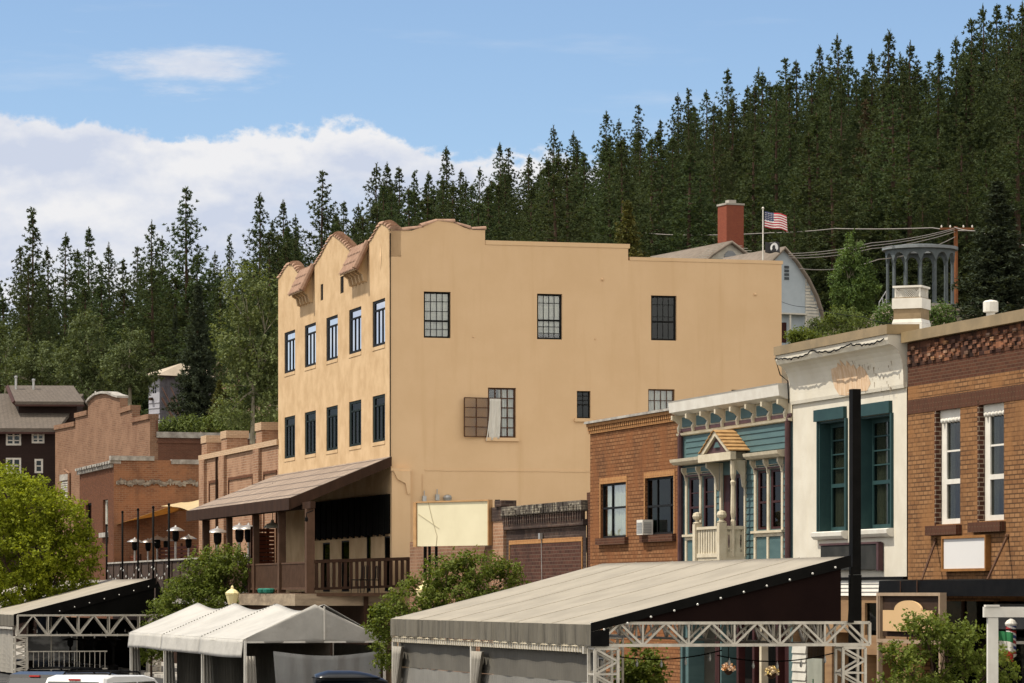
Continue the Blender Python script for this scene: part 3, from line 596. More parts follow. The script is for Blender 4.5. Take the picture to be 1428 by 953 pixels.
m = MB(); m.tube([(F.s(437, tP), tP, zE-.5), (F.s(437, tP), tP-.25, zE-.6), (F.s(437, tP), tP-.25, zE-.75)], .02, 5); m.lathe((F.s(437, tP), tP-.25, zE-1.0), [(.03, .1), (.06, .13), (.055, .24), (.02, .27)], 8); po.part('porch_lantern', m, 'black')
sP1 = F.s(432, tP)
m = MB(); m.box(sE0, sP1+.2, tP-.35, T-.02, zD-.12, zD); m.pst([(sP1+.204, tP-.2), (sC+.5, T+.1), (sC+.5, T+.75), (sC+.22, T+.75), (sC+.22, T-.02), (sP1+.204, T-.02)], zD-.12, zD); po.part('deck', m, 'wood_rail')
m = MB(); m.box(F.s(349, tP), sP1+.3, tP-.6, tP-.356, zD-.46, zD-.03)
m.hexa([(sP1+.304, tP-.6, zD-.46), (sC+.6, T-.1, zD-.46), (sC+.6, T+.1, zD-.46), (sP1+.304, tP-.356, zD-.46)], [(sP1+.304, tP-.6, zD-.03), (sC+.6, T-.1, zD-.03), (sC+.6, T+.1, zD-.03), (sP1+.304, tP-.356, zD-.03)])
po.part('weathered_ledge', m, 'ledge')
m = MB(); m.box(sE0, sP1+.1, tP-.2, tP+.1, zD-1.1, zD-.47); po.part('deck_beam', m, 'wood_rail')
for px in (360, 395, 432):
    s_ = F.s(px, tP); m = MB(); m.box(s_-.14, s_+.14, tP+.12, tP+.4, .15, zD-.13); po.part('deck_post', m, 'wood_dk')
m = MB(); m.box(sE0+.5, sP1, T-1.2, T-1.05, .15, zD-.13); po.part('under_deck_wall', m, 'wood_dk')
m = MB(); zr = zD+1.12; sQ = F.s(350, tP)
m.box(sE0+.2, sP1-.15, tP-.05, tP+.05, zr-.06, zr); m.box(sE0+.2, sP1-.15, tP-.04, tP+.04, zD+.12, zD+.2)
n = int((sP1-.15-sE0-.2)/.15)
for k in range(n): s_ = sE0+.25+k*.15; m.box(s_, s_+.085, tP-.03, tP+.03, zD+.2, zr-.06)
po.part('front_railing', m, 'wood_rail')
for px in (350, 391): s_ = F.s(px, tP); m = MB(); m.box(s_-.07, s_+.07, tP-.10, tP-.052, zD+.02, zr+.02); po.part('rail_stanchion', m, 'wood_rail')
m = MB(); A = Vector((sP1+.12, tP+.12, 0)); B = Vector((sC+.42, CW.a(569), 0)); rise = .12
def rl(f, z): q = A.lerp(B, f); return (q.x, q.y, z+rise*f)
m.bar(rl(0, zr), rl(1, zr), .09, .12); m.bar(rl(0, zD+.14), rl(1, zD+.14), .07, .09)
nb = 17
for k in range(nb): f = (k+.5)/nb; m.bar(rl(f, zD+.18), rl(f, zr-.05), .115, .05)
m.bar(rl(.995, zD), rl(.995, zr+.05), .14)
po.part('side_railing', m, 'wood_dk')
# chairs on the porch: one kind, copied
def metal_chair(px, t_, rz, label):
    s_ = F.s(px, t_); c = Thing('metal_chair', label, 'chair', s_, t_, zD, group='dark metal chairs on the porch')
    m = MB(); m.box(s_-.2, s_+.2, t_-.2, t_+.2, zD+.44, zD+.48); c.part('seat', m, 'black')
    m = MB(); m.tube([(s_-.19, t_+.2, zD+.46), (s_-.19, t_+.26, zD+.95), (s_+.19, t_+.26, zD+.95), (s_+.19, t_+.2, zD+.46)], .018, 5)
    for k in range(3): m.box(s_-.13+k*.13-.015, s_-.13+k*.13+.015, t_+.215, t_+.235, zD+.5, zD+.93)
    c.part('backrest', m, 'black')
    for dx in (-.18, .18):
        for dy in (-.18, .18): m = MB(); m.tube([(s_+dx, t_+dy, zD+.44), (s_+dx*1.15, t_+dy*1.15, zD)], .015, 5); c.part('leg', m, 'black')
    c.o.rotation_euler.z += rz
metal_chair(501, T-1.9, .4, 'dark metal chair farther from the wall end of the porch side railing')
metal_chair(518, T-1.3, -.6, 'dark metal chair nearer the wall end of the porch side railing')
for px, lab in ((367, 'teal watering tub standing on the deck ledge near its corner'), (375, 'teal planter tub next to the watering tub on the deck ledge')):
    s_ = F.s(px, tP-.48); m = MB(); m.lathe((s_, tP-.48, zD-.03), [(.12, 0), (.2, .05), (.22, .16), (.17, .2), (.02, .17)], 10); single('tub', m, surf('teal_plastic', (.03, .19, .14), None, 2, .4, 0), lab, 'tub', org=(s_, tP-.48, zD))
# ------------------------------------------------------------------ low brick building and billboard
s705, s823, s690, s573 = fx(706), fx(823), fx(690), fx(571.5)
zLow = 6.3
lb = Thing('low_brick_building', 'low sooty brick building with a corbelled parapet between the tan and orange buildings', 'building', s823, T)
m = MB(); FW.panel(m, s705, s823-.42, 0, 5.55); lb.part('wall', m, 'br_soot')
m = MB(); m.box(s705-.05, s823-.42, T-.16, T+.4, 5.98, 6.28)
random.seed(3)
for k in range(60):
    a = lerp(s705, s823-.5, k/60); m.box(a, a+.12, T-.17-random.random()*.05, T-.162, 5.99, 6.0+random.random()*.27)
lb.part('cornice', m, brick('soot_white_brick', (.30, .27, .21), (.12, .10, .085), (.09, .08, .07), dirt=(.035, .03, .028), dirt_scale=1.4, lo=.45, hi=.6))
m = MB(); n = 34
m.box(s705-.02, s823-.42, T-.10, T+.3, 5.55, 5.72)
for k in range(n): a = lerp(s705, s823-.45, (k+.25)/n); m.box(a, a+.5*(s823-.45-s705)/n, T-.14, T-.003, 5.724, 5.975)
lb.part('dentils', m, 'br_soot')
m = MB(); zb0 = fz(760, 757.5); m.box(fx(711), fx(813), T-.035, T-.004, zb0, zb0+.13); m.box(fx(812), fx(813), T-.034, T-.003, 2.5, zb0-.003); m.box(fx(711), fx(711.6), T-.034, T-.003, 2.5, zb0-.003); lb.part('brick_border', m, 'br_orange_pale')
m = MB(); m.box(fx(713), fx(810.8), T-.02, T-.003, 2.5, zb0-.004); lb.part('brick_panel', m, 'br_maroon')
m = MB(); FW.box(m, s690, s705-.004, -.1, .4, 0, 5.85); lb.part('end_pier', m, 'br_salmon')
m = MB(); FW.box(m, s690+.1, s705-.004, -.14, .45, 5.854, 6.3); FW.box(m, fx(698), fx(707.5), -.2, .3, 6.304, 6.5); lb.part('pier_cap', m, 'br_soot')
m = MB(); FW.panel(m, s573, s690-.004, 0, 5.35); m.box(s573, s690-.01, T+.01, T+.35, 5.2, 5.349); lb.part('lower_wall', m, 'br_pink')
m = MB(); m.box(s573, s823-.43, T+.4, T+12, 5.0, 5.2); lb.part('roof', m, 'concrete')
m = MB(); m.box(fx(816), s823-.02, T+.05, T+.5, 0, 6.5); lb.part('party_wall', m, 'br_dark')
m = MB(); p = (fx(757), T-.02, fz(757, 748)); m.box(p[0]-.1, p[0]+.1, T-.12, T-.036, p[2]-.09, p[2]+.09); m.tube([(p[0], T-.05, p[2]-.1), (p[0]+.1, T-.05, p[2]-1.9)], .010, 5); lb.part('meter_box', m, 'galv')
m = MB(); m.tube([(fx(595), T-.06, 5.3), (fx(595)-.1, T-.06, 2)], .05, 6); lb.part('downpipe', m, 'black')
# billboard, turned a little towards the camera
bF = Frame(15.12+28); sb, tb_ = bF.st(631, 117); Wb = Wall('F', tb_, bF)
bb = Thing('billboard', 'blank cream billboard in a pale wooden frame before the low brick wall', 'billboard', sb, tb_, 0, bF)
a0, a1 = bF.s(581.5, tb_), bF.s(681, tb_); z0, z1 = bF.z(761.5, sb, tb_), bF.z(700.5, sb, tb_)
m = MB(); m.box(a0, a1, tb_, tb_+.12, z0, z1); bb.part('face', m, 'cream_sign')
m = MB(); m.box(a0-.14, a0-.003, tb_-.05, tb_+.2, z0-.02, z1+.03); m.box(a0, a1, tb_-.04, tb_+.14, z1+.003, z1+.05); m.box(a1+.003, a1+.05, tb_-.04, tb_+.14, z0, z1+.05); bb.part('frame', m, 'wood_tan')
m = MB()
for da in (.1, .22): m.tube([(a1+da, tb_+.3, 0), (a1+da-.05, tb_+.3, z1+.05)], .045, 6)
m.tube([(a1+.16, tb_+.25, z1-.5), (a1+1.5, tb_+.1, 2.9)], .035, 6); m.tube([(a1+.1, tb_+.3, z0+.7), (a1+.22, tb_+.3, z0-.3)], .03, 5)
bb.part('steel_post', m, 'black')
m = MB()
for f in (0, .33): m.tube([(a0+.4+f, tb_+.2, 0), (a0+.4+f, tb_+.2, z0)], .05, 6)
bb.part('prop', m, 'black')
m = MB(); m.tube([(a0+.55, tb_-.01, z1+.06), (a0+.75, tb_-.02, z1-.5), (a0+1.0, tb_-.015, z1-1.1), (a0+.95, tb_-.012, z0)], .009, 4); m.tube([(a0+.05, tb_-.015, z1-.35), (a0+.8, tb_-.015, z1-.7), (a0+1.1, tb_-.015, z1-.85)], .007, 4); bb.part('hanging_cable', m, surf('cable_grey', (.45, .39, .25), None, 1, .6, 0))

# ------------------------------------------------------------------ orange brick building
s948 = fx(949)
ob = Thing('orange_brick_building', 'narrow orange brick building with two windows and a window air conditioner', 'building', s948, T)
o1 = (fx(838), fx(873.5), fz(855, 750), fz(855, 674)); o2 = (fx(900), fx(940), fz(920, 745.5), fz(920, 665.5))
zt1 = 8.2
m = MB(); FW.panel(m, s823, s948, 0, zt1, [o1, o2]); ob.part('wall', m, 'br_orange')
m = MB(); m.box(s823, s948, T-.05, T+.4, 8.2, 8.28)
n = 46
for k in range(n): a = lerp(s823, s948, (k+.2)/n); m.box(a, a+.55*(s948-s823)/n, T-.09, T+.2, 8.284, 8.40)
m.box(s823, s948, T-.12, T+.4, 8.404, 8.49); ob.part('dentil_course', m, 'br_orange_pale')
m = MB(); m.box(s823-.05, s948, T-.18, T+.5, 8.494, 8.56); ob.part('coping', m, 'stonecap')
m = MB(); m.box(s823, s948, T+.42, T+14, 8.0, 8.15); m.quad((s823, T, 0), (s823, T+14, 0), (s823, T+14, 8.2), (s823, T, 8.2)); m.quad((s948, T+.1, 0), (s948, T+14, 0), (s948, T+14, 8.2), (s948, T+.1, 8.2)); ob.part('roof', m, 'concrete')
for o in (o1, o2):
    m = MB(); w_ = .10
    FW.box(m, o[0]-w_, o[1]+w_, -.02, .1, o[3]+.003, o[3]+.17); FW.box(m, o[0]-w_, o[0]-.003, -.018, .1, o[2], o[3]); FW.box(m, o[1]+.003, o[1]+w_, -.018, .1, o[2], o[3]); ob.part('window_surround', m, 'br_orange_pale')
    m = MB(); FW.box(m, o[0]-.2, o[1]+.2, -.12, .1, o[2]-.2, o[2]-.004)
    ob.part('sill', m, 'br_dark')
window(ob, FW, o1, 'blackframe', 'glass', fw=.06, d=.06, vert=(.36, .9), rail=.55, curtain='curtain_green', curtain_range=(.05, .95), label='window with pale curtains')
window(ob, FW, o2, 'blackframe', 'glass_dk', fw=.06, d=.06, vert=(.34, .8), rail=.5, curtain='curtain_green', curtain_range=(.1, .4), label='dark window above the air conditioner')
a_ = o2[0]+.02
acs, act, acz = a_+.3, T-.27, o2[2]
ac = Thing('air_conditioner', 'white window air conditioner jutting from the orange brick front', 'air conditioner', acs, act, acz)
m = MB(); m.box(acs-.27, acs+.29, act, T+.03, acz+.004, acz+.42); ac.part('case', m, 'white')
m = MB()
for k in range(7): m.box(acs+.291, acs+.30, act+.03, act+.25, acz+.05+k*.045, acz+.075+k*.045)
for k in range(7): m.box(acs-.24, acs+.26, act-.012, act-.002, acz+.05+k*.045, acz+.075+k*.045)
ac.part('grille', m, 'galv')

# ------------------------------------------------------------------ teal painted timber building
sb0, sb1 = fx(948), fx(1105.5)
bl = Thing('teal_timber_building', 'teal clapboard building with cream bracketed cornice and tiny balcony', 'building', sb1, T)
zs = 5.1; zt_ = 6.62
prs = [[(961, 976), (981, 997.5)], [(1057, 1071), (1075, 1091)]]
wops = [(fx(a), fx(b), zs+.03, zt_) for pr in prs for a, b in pr]; dop = (fx(1009), fx(1041), 4.46, zt_-.02)
m = MB(); FW.panel(m, sb0, sb1, 0, 7.75, wops+[dop, (fx(951.5), fx(956), .2, 3.2), (fx(960), fx(1000), .2, 3.2), (fx(1006), fx(1100), .2, 3.2)]); bl.part('wall', m, 'teal')
def boards(m, a0, a1, z0, z1, h=.17, d=0):
    n = max(1, round((z1-z0)/h)); h = (z1-z0)/n
    for k in range(n): z = z0+k*h; m.ptz([(T-.034-d, z), (T-.004-d, z), (T-.004-d, z+h), (T-.010-d, z+h)], a0, a1)
m = MB(); boards(m, fx(957.5), fx(1097.5), 7.12, 7.74); boards(m, fx(998.2), fx(1008.3), 4.2, 6.9); boards(m, fx(1042), fx(1053), 4.2, 6.9); boards(m, fx(1094), fx(1101.5), 3.6, 6.9); boards(m, fx(1097.5), fx(1101.5), 6.9, 7.74)
bl.part('clapboards', m, 'teal')
# cornice
lip = .30
m = MB(); m.ptz([(T-.10, 8.32), (T-lip, 8.40), (T-lip-.03, 8.66), (T-lip-.05, 8.70), (T+.3, 8.70), (T+.3, 8.32)], sb0, sb1-.15); bl.part('cornice', m, 'white')
m = MB(); m.box(sb0, sb1, T-.02, T+.3, 7.85, 8.318); bl.part('frieze', m, 'cream')
m = MB(); m.box(sb0, sb1, T-.045, T-.021, 7.87, 7.96); bl.part('frieze_band', m, 'purple')
nB = 8
for k in range(nB):
    a = lerp(sb0+.15, sb1-.35, k/(nB-1)); m = MB(); m.ptz([(T-.022, 7.86), (T-.09, 7.86), (T-.11, 7.98), (T-.07, 8.08), (T-.16, 8.16), (T-lip+.02, 8.2), (T-lip+.02, 8.318), (T-.022, 8.318)], a-.06, a+.06); bl.part('bracket', m, 'cream')
    if k < nB-1:
        b = lerp(sb0+.15, sb1-.35, (k+1)/(nB-1)); m = MB(); m.box(a+.2, b-.2, T-.05, T-.021, 8.0, 8.26); bl.part('frieze_panel', m, 'teal')
m = MB(); m.ptz([(T-.004, 7.76), (T-.09, 7.78), (T-.11, 7.84), (T-.004, 7.846)], sb0, sb1); bl.part('moulding', m, 'cream')
for px in (953, 1103.2):
    m = MB(); m.tube([(fx(px), T-.09, 3.3), (fx(px), T-.09, 7.75)], .075, 8); m.tube([(fx(px), T-.09, 7.75), (fx(px), T-.05, 7.9)], .06, 6); bl.part('downpipe', m, 'purple')
# bay: ledge, transom, posts, windows, lower panels
m = MB()
m.ptz([(T-.004, 6.96), (T-.30, 6.97), (T-.40, 7.04), (T-.42, 7.12), (T-.004, 7.16)], fx(954), fx(1041)); m.ptz([(T-.004, 6.90), (T-.22, 6.91), (T-.30, 6.98), (T-.32, 7.06), (T-.004, 7.10)], fx(1052), fx(1100.5)); bl.part('bay_cornice', m, 'cream')
for pr in prs:
    pa, pb = fx(pr[0][0]-3.5), fx(pr[1][1]+3); pm = (fx(pr[0][1])+fx(pr[1][0]))/2
    m = MB(); m.box(pa, pb, T-.05, T-.004, 6.64, 6.70); m.box(pa, pb, T-.05, T-.004, 6.74, 6.895)
    for a in (pa, pm-.08, pb-.14): m.box(a, a+.14, T-.045, T-.004, zs+.004, 6.636); m.box(a, a+.14, T-.045, T-.004, 6.7, 6.74)
    bl.part('bay_frame', m, 'cream')
    m = MB(); m.box(pa+.02, pb-.02, T-.07, T-.052, 6.645, 6.69); bl.part('transom_band', m, 'purple')
    for u0, u1 in ((pa+.2, pm-.12), (pm+.12, pb-.2)): m = MB(); m.box(u0, u1, T-.065, T-.051, 6.755, 6.885); bl.part('transom_panel', m, 'teal')
    for a in (pa+.07, pm, pb-.07): m = MB(); m.ptz([(T-.051, 6.55), (T-.065, 6.55), (T-.08, 6.66), (T-.17, 6.8), (T-.17, 6.89), (T-.051, 6.89)], a-.04, a+.04); bl.part('bracket', m, 'cream')
    m = MB(); m.box(pa-.08, pb+.08, T-.11, T-.004, zs-.06, zs+.0); bl.part('sill', m, 'cream')
    m = MB(); m.box(pa, pb, T-.05, T-.004, 4.95, zs-.064); m.box(pa, pb, T-.05, T-.004, 3.9, 4.12)
    for a in (pa, pm-.08, pb-.14): m.box(a, a+.14, T-.05, T-.004, 4.124, 4.946)
    bl.part('apron_frame', m, 'cream')
    m = MB(); m.box(pa+.15, pb-.15, T-.02, T-.004, 4.13, 4.94); bl.part('apron_panel', m, 'teal')
for o in wops: window(bl, FW, o, 'maroon', 'glass_dk', fw=.06, fwl=.14, d=.004, rail=.46, rows=(.72,))
fo = window(bl, FW, dop, 'maroon', 'glass_dk', fw=.1, fwl=.5, d=.004, rows=(.18,), vert=(.55,), label='maroon balcony door with glazed leaf')
m = MB(); m.box(sb0, sb1, T+1.1, T+1.2, 0, 3.3); bl.part('shop_interior', m, 'void')
for a in (1000, 1003, 1030, 1052, 1062, 1085): m = MB(); m.box(fx(a)-.08, fx(a)+.08, T-.03, T+.15, .2, 3.2); bl.part('shopfront_post', m, 'maroon' if a != 1062 else 'cream')
m = MB(); m.box(fx(1062)+.1, fx(1100), T+.35, T+.4, .2, 3.2); bl.part('shop_door', m, 'maroon')
# gabled hood and balcony
tg = T-.50; tgb = T-.74; g0, g1 = fx(981), fx(1041); h0, h1 = F.s(979, tg), F.s(1021, tg); hm = (h0+h1)/2; zg0, zg1 = 7.14, 7.72
hood = MB(); hood.box(h0-.1, h1+.1, tg-.08, T-.43, 6.93, 7.13); ho = bl.part('hood_cornice', hood, 'cream')
m = MB(); m.psz([(h0+.1, zg0), (h1-.1, zg0), (hm, zg1-.08)], tg+.02, T-.02); bl.part('hood_gable', m, 'purple', ho)
m = MB(); m.psz([(hm-.2, zg0+.14), (hm+.2, zg0+.14), (hm, zg1-.3)], tg-.03, tg+.019); bl.part('gable_ornament', m, 'teal', ho)
m = MB()
for sgn, e in ((-1, h0), (1, h1)):
    m.hexa([(e-sgn*.0, tg-.06, zg0-.0), (hm, tg-.06, zg1-.0), (hm, tg-.06, zg1-.14), (e-sgn*.28, tg-.06, zg0)], [(e, tg+.018, zg0), (hm, tg+.018, zg1), (hm, tg+.018, zg1-.14), (e-sgn*.28, tg+.018, zg0)])
bl.part('bargeboard', m, 'cream', ho)
m = MB()
for sgn, e in ((-1, h0), (1, h1)):
    for k in range(6):
        f0, f1 = k/6, (k+1.15)/6; a0 = (lerp(hm, e, f0), lerp(zg1, zg0, f0)+.02); a1 = (lerp(hm, e, f1), lerp(zg1, zg0, f1)+.06)
        m.hexa([(a0[0], tg-.1, a0[1]), (a0[0], T-.03, a0[1]), (a1[0], T-.03, a1[1]), (a1[0], tg-.1, a1[1])], [(a0[0], tg-.1, a0[1]-.02), (a0[0], T-.03, a0[1]-.02), (a1[0], T-.03, a1[1]-.03), (a1[0], tg-.1, a1[1]-.03)])
bl.part('hood_roof', m, 'shake', ho)
for q in (h0+.15, h1-.2): m = MB(); m.ptz([(T-.10, 6.2), (T-.16, 6.25), (T-.2, 6.55), (T-.36, 6.75), (tg+.06, 6.8), (tg+.06, 6.925), (T-.10, 6.925)], q-.05, q+.05); bl.part('hood_bracket', m, 'cream', ho)
m = MB(); m.box(h0, h1, tgb-.02, T-.14, 4.3, 4.45); bl.part('balcony_floor', m, 'cream')
tgh = tg; tg = tgb; pn = F.s(1006.5, tg); pf = F.s(972.5, tg)
for q in (pn, pf):
    m = MB(); w_ = .1; m.box(q-w_, q+w_, tg-w_, tg+w_, 4.3, 5.32); m.lathe((q, tg, 5.324), [(.11, 0), (.12, .03), (.05, .06), (.05, .09), (.11, .14), (.13, .2), (.1, .28), (.02, .31)], 10); bl.part('newel_post', m, 'cream')
m = MB(); m.lathe((pn+.02, tgh+.06, 4.46), [(.07, 0), (.07, .9), (.05, .95), (.075, 1.1), (.06, 1.8), (.08, 1.9), (.05, 1.95), (.08, 2.1), (.08, 2.45)], 8); bl.part('turned_post', m, 'cream')
m = MB(); m.box(g1-.05, g1+.06, T-.06, T-.005, 4.46, 6.92); bl.part('door_post', m, 'cream'); m = MB(); m.box(fx(1006), fx(1008.6), T-.06, T-.005, 4.46, 6.92); bl.part('door_post', m, 'cream')
m = MB(); zr0, zr1 = 4.5, 5.24
m.box(pf+.1, pn-.1, tg-.06, tg+.06, zr1-.07, zr1); m.box(pf+.1, pn-.1, tg-.05, tg+.05, zr0-.05, zr0+.05)
for k in range(9): a = lerp(pf+.2, pn-.2, k/8); m.box(a-.06, a+.06, tg-.02, tg+.02, zr0+.05, zr1-.07)
bl.part('balcony_railing', m, 'cream')
m = MB(); sE = pn+.03
def yb(f): return lerp(tg+.1, T-.16, f)
m.box(sE-.05, sE+.05, yb(0), yb(1), zr1-.09, zr1); m.box(sE-.04, sE+.04, yb(0), yb(1), zr0-.05, zr0+.08)
W2 = (yb(1)-yb(0))/3
for k in range(4):
    y = lerp(yb(0), yb(1), k/3); hw = .07
    m.prism([(y-hw*1.7, zr0+.08), (y+hw*1.7, zr0+.08), (y+hw*.9, zr0+.2), (y+hw*.75, zr0+.33), (y+hw*.9, zr0+.5), (y+hw*1.7, zr1-.09), (y-hw*1.7, zr1-.09), (y-hw*.9, zr0+.5), (y-hw*.75, zr0+.33), (y-hw*.9, zr0+.2)], sE-.02, sE+.02, lambda u, v, w: (w, max(yb(0), min(yb(1), u)), v))
bl.part('balcony_side_panel', m, 'cream')
m = MB(); m.box(fx(962), fx(999), T-.9, T-.86, 4.05, 4.3); bl.part('awning_edge', m, 'teal_trim')
m = MB(); m.box(sb0, sb1, T+.32, T+14, 8.0, 8.2); m.quad((sb0, T+.3, 0), (sb0, T+14, 0), (sb0, T+14, 8.1), (sb0, T+.3, 8.1)); bl.part('roof', m, 'concrete')

# ------------------------------------------------------------------ white stucco building
sw0, sw1 = fx(1106), fx(1264.5)
wb = Thing('white_stucco_building', 'white stucco building with coved cornice and tall teal windows', 'building', sw1, T)
v1 = (fx(1142), fx(1180.5), fz(1161, 741), fz(1161, 586)); v2 = (fx(1199), fx(1244), fz(1222, 737.5), fz(1222, 579))
zb_ = fz(1235, 804.5)
m = MB(); FW.panel(m, sw0, sw1, zb_, 8.3, [v1, v2], .5); wb.part('wall', m, 'whitewall')
cz0 = 8.18; prof = [(T-.004, cz0), (T-.06, cz0-.02), (T-.075, cz0+.06)]
for k in range(9): f = k/8; prof.append((T-.075-.33*(1-cos(f*pi/2))**1.0*(f), cz0+.1+.86*sin(f*pi/2*.98)**.9*f**.2 if f > 0 else cz0+.1))
prof += [(T-.45, 9.24), (T-.45, 9.36), (T+.3, 9.36), (T+.3, cz0)]
m = MB(); m.ptz(prof, sw0-.02, sw1-.02); wb.part('cove_cornice', m, 'whitewall')
m = MB(); m.ptz([(T-.49, 9.363), (T-.49, 9.58), (T+.3, 9.60), (T+.3, 9.363)], sw0-.05, sw1+.02); wb.part('metal_coping', m, 'metal_cap')
m = MB(); random.seed(5); P = []
for k in range(60): f = k/59; P.append((lerp(sw0+.1, sw1-.2, f), T-.475-.02*random.random(), 9.33-.10*abs(sin(f*9))-.05*random.random()))
m.tube(P, .018, 4); m.tube([(sw0-.02, T-.46, 9.3), (sw0-.1, T-.3, 8.9), (sw0-.05, T-.12, 8.75), (sw0-.03, T-.1, 8.2)], .016, 4); wb.part('draped_cable', m, 'black')
# bare patch where the render has come away (a thin layer of the plaster below, proud by millimetres)
m = MB(); tp = T-.082
outl = [(1161, 515), (1170, 512), (1173, 506), (1176, 512), (1178, 498+3), (1181, 512), (1186, 503), (1189, 511), (1193, 508), (1197, 522), (1201, 510), (1206, 515), (1210, 524), (1213, 535), (1208, 545), (1198, 546), (1190, 549), (1178, 552), (1169, 551), (1163, 541), (1160, 528)]
def covt(z):
    best = None
    for (a, b) in zip(prof, prof[1:]):
        if a[1] <= z <= b[1] and b[1] > a[1]: return a[0]+(b[0]-a[0])*(z-a[1])/(b[1]-a[1])
    return T-.08
ctr = None; V = []
for px_, py_ in outl:
    s_ = F.s(px_, T-.1); z = F.z(py_, s_, T-.1); V.append((s_, covt(z)-.006, z))
cs = sum(v[0] for v in V)/len(V); cz = sum(v[2] for v in V)/len(V)
rings = [[(cs+(v[0]-cs)*k, covt(cz+(v[2]-cz)*k)-.006, cz+(v[2]-cz)*k) for v in V] for k in (.35, .7, 1)]
n0 = len(V); vv = [(cs, covt(cz)-.006, cz)]+[p for r in rings for p in r]; ff = [(0, 1+i, 1+(i+1) % n0) for i in range(n0)]
for r in range(2): ff += [(1+r*n0+i, 1+(r+1)*n0+i, 1+(r+1)*n0+(i+1) % n0, 1+r*n0+(i+1) % n0) for i in range(n0)]
m.add(vv, ff); wb.part('bare_plaster_patch', m, surf('bare_plaster', (.50, .33, .20), (.62, .48, .34), 5, .95, .4, 25, stretch=(2, 2, .5)))
m = MB(); random.seed(11)
for k in range(46):
    px_ = random.gauss(1222, 22); py_ = random.uniform(500, 545); s_ = F.s(px_, T-.1)
    if not (1165 < px_ < 1255): continue
    z = F.z(py_, s_, T-.1); t_ = covt(z)-.004; h_ = random.uniform(.03, .16); w_ = random.uniform(.008, .025); t2 = covt(z-h_)-.004
    m.quad((s_-w_, t_, z), (s_+w_, t_, z), (s_+w_*.4, t2, z-h_), (s_-w_*.4, t2, z-h_))
wb.part('paint_flakes', m, surf('flaked_edge', (.30, .24, .17), None, 3, .9, 0))
for o, lab in ((v1, 'teal window half hidden by the dark pole'), (v2, 'teal window nearest the brick building')):
    m = MB(); FW.box(m, o[0]-.15, o[1]+.02, -.09, .1, o[3]+.003, o[3]+.28); FW.box(m, o[1]-.002+.004, o[1]+.10, -.06, .3, o[2], o[3]); FW.box(m, o[0]-.07, o[0]-.003, -.04, .2, o[2], o[3]); wb.part('window_casing', m, 'teal_trim')
    m = MB(); FW.box(m, o[0]+.002, o[0]+.05, .0, .42, o[2], o[3]-.002); FW.box(m, o[0]+.051, o[1]-.002, .01, .4, o[3]-.05, o[3]-.002); wb.part('window_lining', m, 'teal_trim')
    window(wb, FW, (o[0]+.05, o[1], o[2]+.01, o[3]-.05), 'teal_trim', 'glass_mid', fw=.10, d=.28, rail=.42, cols=2, rows=(.58, .71, .84), mun=.03, curtain='curtain_green', curtain_range=(0, .75), label=lab)
    m = MB(); m.ptz([(T-.01, o[2]-.2), (T-.1, o[2]-.19), (T-.17, o[2]-.12), (T-.18, o[2]-.03), (T-.1, o[2]-.004), (T+.1, o[2]-.004), (T+.1, o[2]-.2)], o[0]-.1, o[1]+.1); wb.part('sill', m, 'white')
m = MB(); m.box(fx(1151), fx(1232)-.1, T-.12, T-.02, fz(1190, 795), fz(1190, 760)); so = wb.part('sign_box', m, 'dark_sign')
m = MB(); m.box(fx(1232)-.097, fx(1232)+.03, T-.14, T-.02, fz(1190, 795)-.03, fz(1190, 760)+.03); m.box(fx(1151)-.05, fx(1232)-.1, T-.14, T-.01, fz(1190, 760)+.003, fz(1190, 760)+.05); wb.part('sign_box_frame', m, 'purple', so)
m = MB(); m.box(sw0, sw1+.02, T-.1, T+.1, zb_-.06, zb_-.003); wb.part('drip_edge', m, 'black')
m = MB(); z_l = fz(1235, 831)
for k in range(4): h = (zb_-.064-z_l)/4; z = z_l+k*h; m.ptz([(T-.06, z), (T+.05, z), (T+.05, z+h-.006), (T-.035, z+h-.006)], sw0, sw1-.08)
wb.part('fascia_boards', m, 'white')
# shopfront below
m = MB(); FW.panel(m, sw0, sw1, 0, z_l-.004, [(fx(1106), fx(1150), .3, 2.9), (fx(1160), fx(1200), .2, 2.6), (fx(1206), fx(1230), 2.55, 3.3), (fx(1208), fx(1250), .2, 2.1)], 1.2); wb.part('shopfront', m, surf('weathered_timber', (.30, .19, .10), (.22, .13, .07), 2, .8, .2, 14, stretch=(.3, .3, 3)))
m = MB(); m.box(sw0, sw1, T+1.0, T+1.1, 0, z_l-.01); wb.part('shop_interior', m, 'void')
m = MB(); m.box(fx(1206), fx(1229), T+.06, T+.09, 2.56, 3.29); wb.part('fanlight', m, 'glass_dk')
m = MB(); m.box(fx(1128), fx(1149), T-.05, T-.01, 0.6, 1.95); wb.part('notice_board', m, surf('grey_green_board', (.30, .31, .26), None, 2, .7, 0))
m = MB(); am = fx(1137); m.psz([(am-.02, 1.45), (am+.02, 1.45), (am+.02, 1.2), (am+.12, 1.2), (am, 1.0), (am-.12, 1.2), (am-.02, 1.2)], T-.066, T-.052); wb.part('arrow_mark', m, surf('dark_green_ink', (.02, .09, .05), None, 2, .7, 0))
for z in (1.9, 2.3, 2.7):
    pass
m = MB()
for k in range(9): z = .3+k*.22; m.ptz([(T-.06, z), (T-.0, z), (T-.0, z+.21), (T-.03, z+.21)], fx(1107), fx(1126))
wb.part('white_boarding', m, 'siding_white')
m = MB(); m.box(sw0, sw1, T+.32, T+14, 8.9, 9.1); m.quad((sw0, T+.3, 0), (sw0, T+14, 0), (sw0, T+14, 9.1), (sw0, T+.3, 9.1)); wb.part('roof', m, 'concrete')
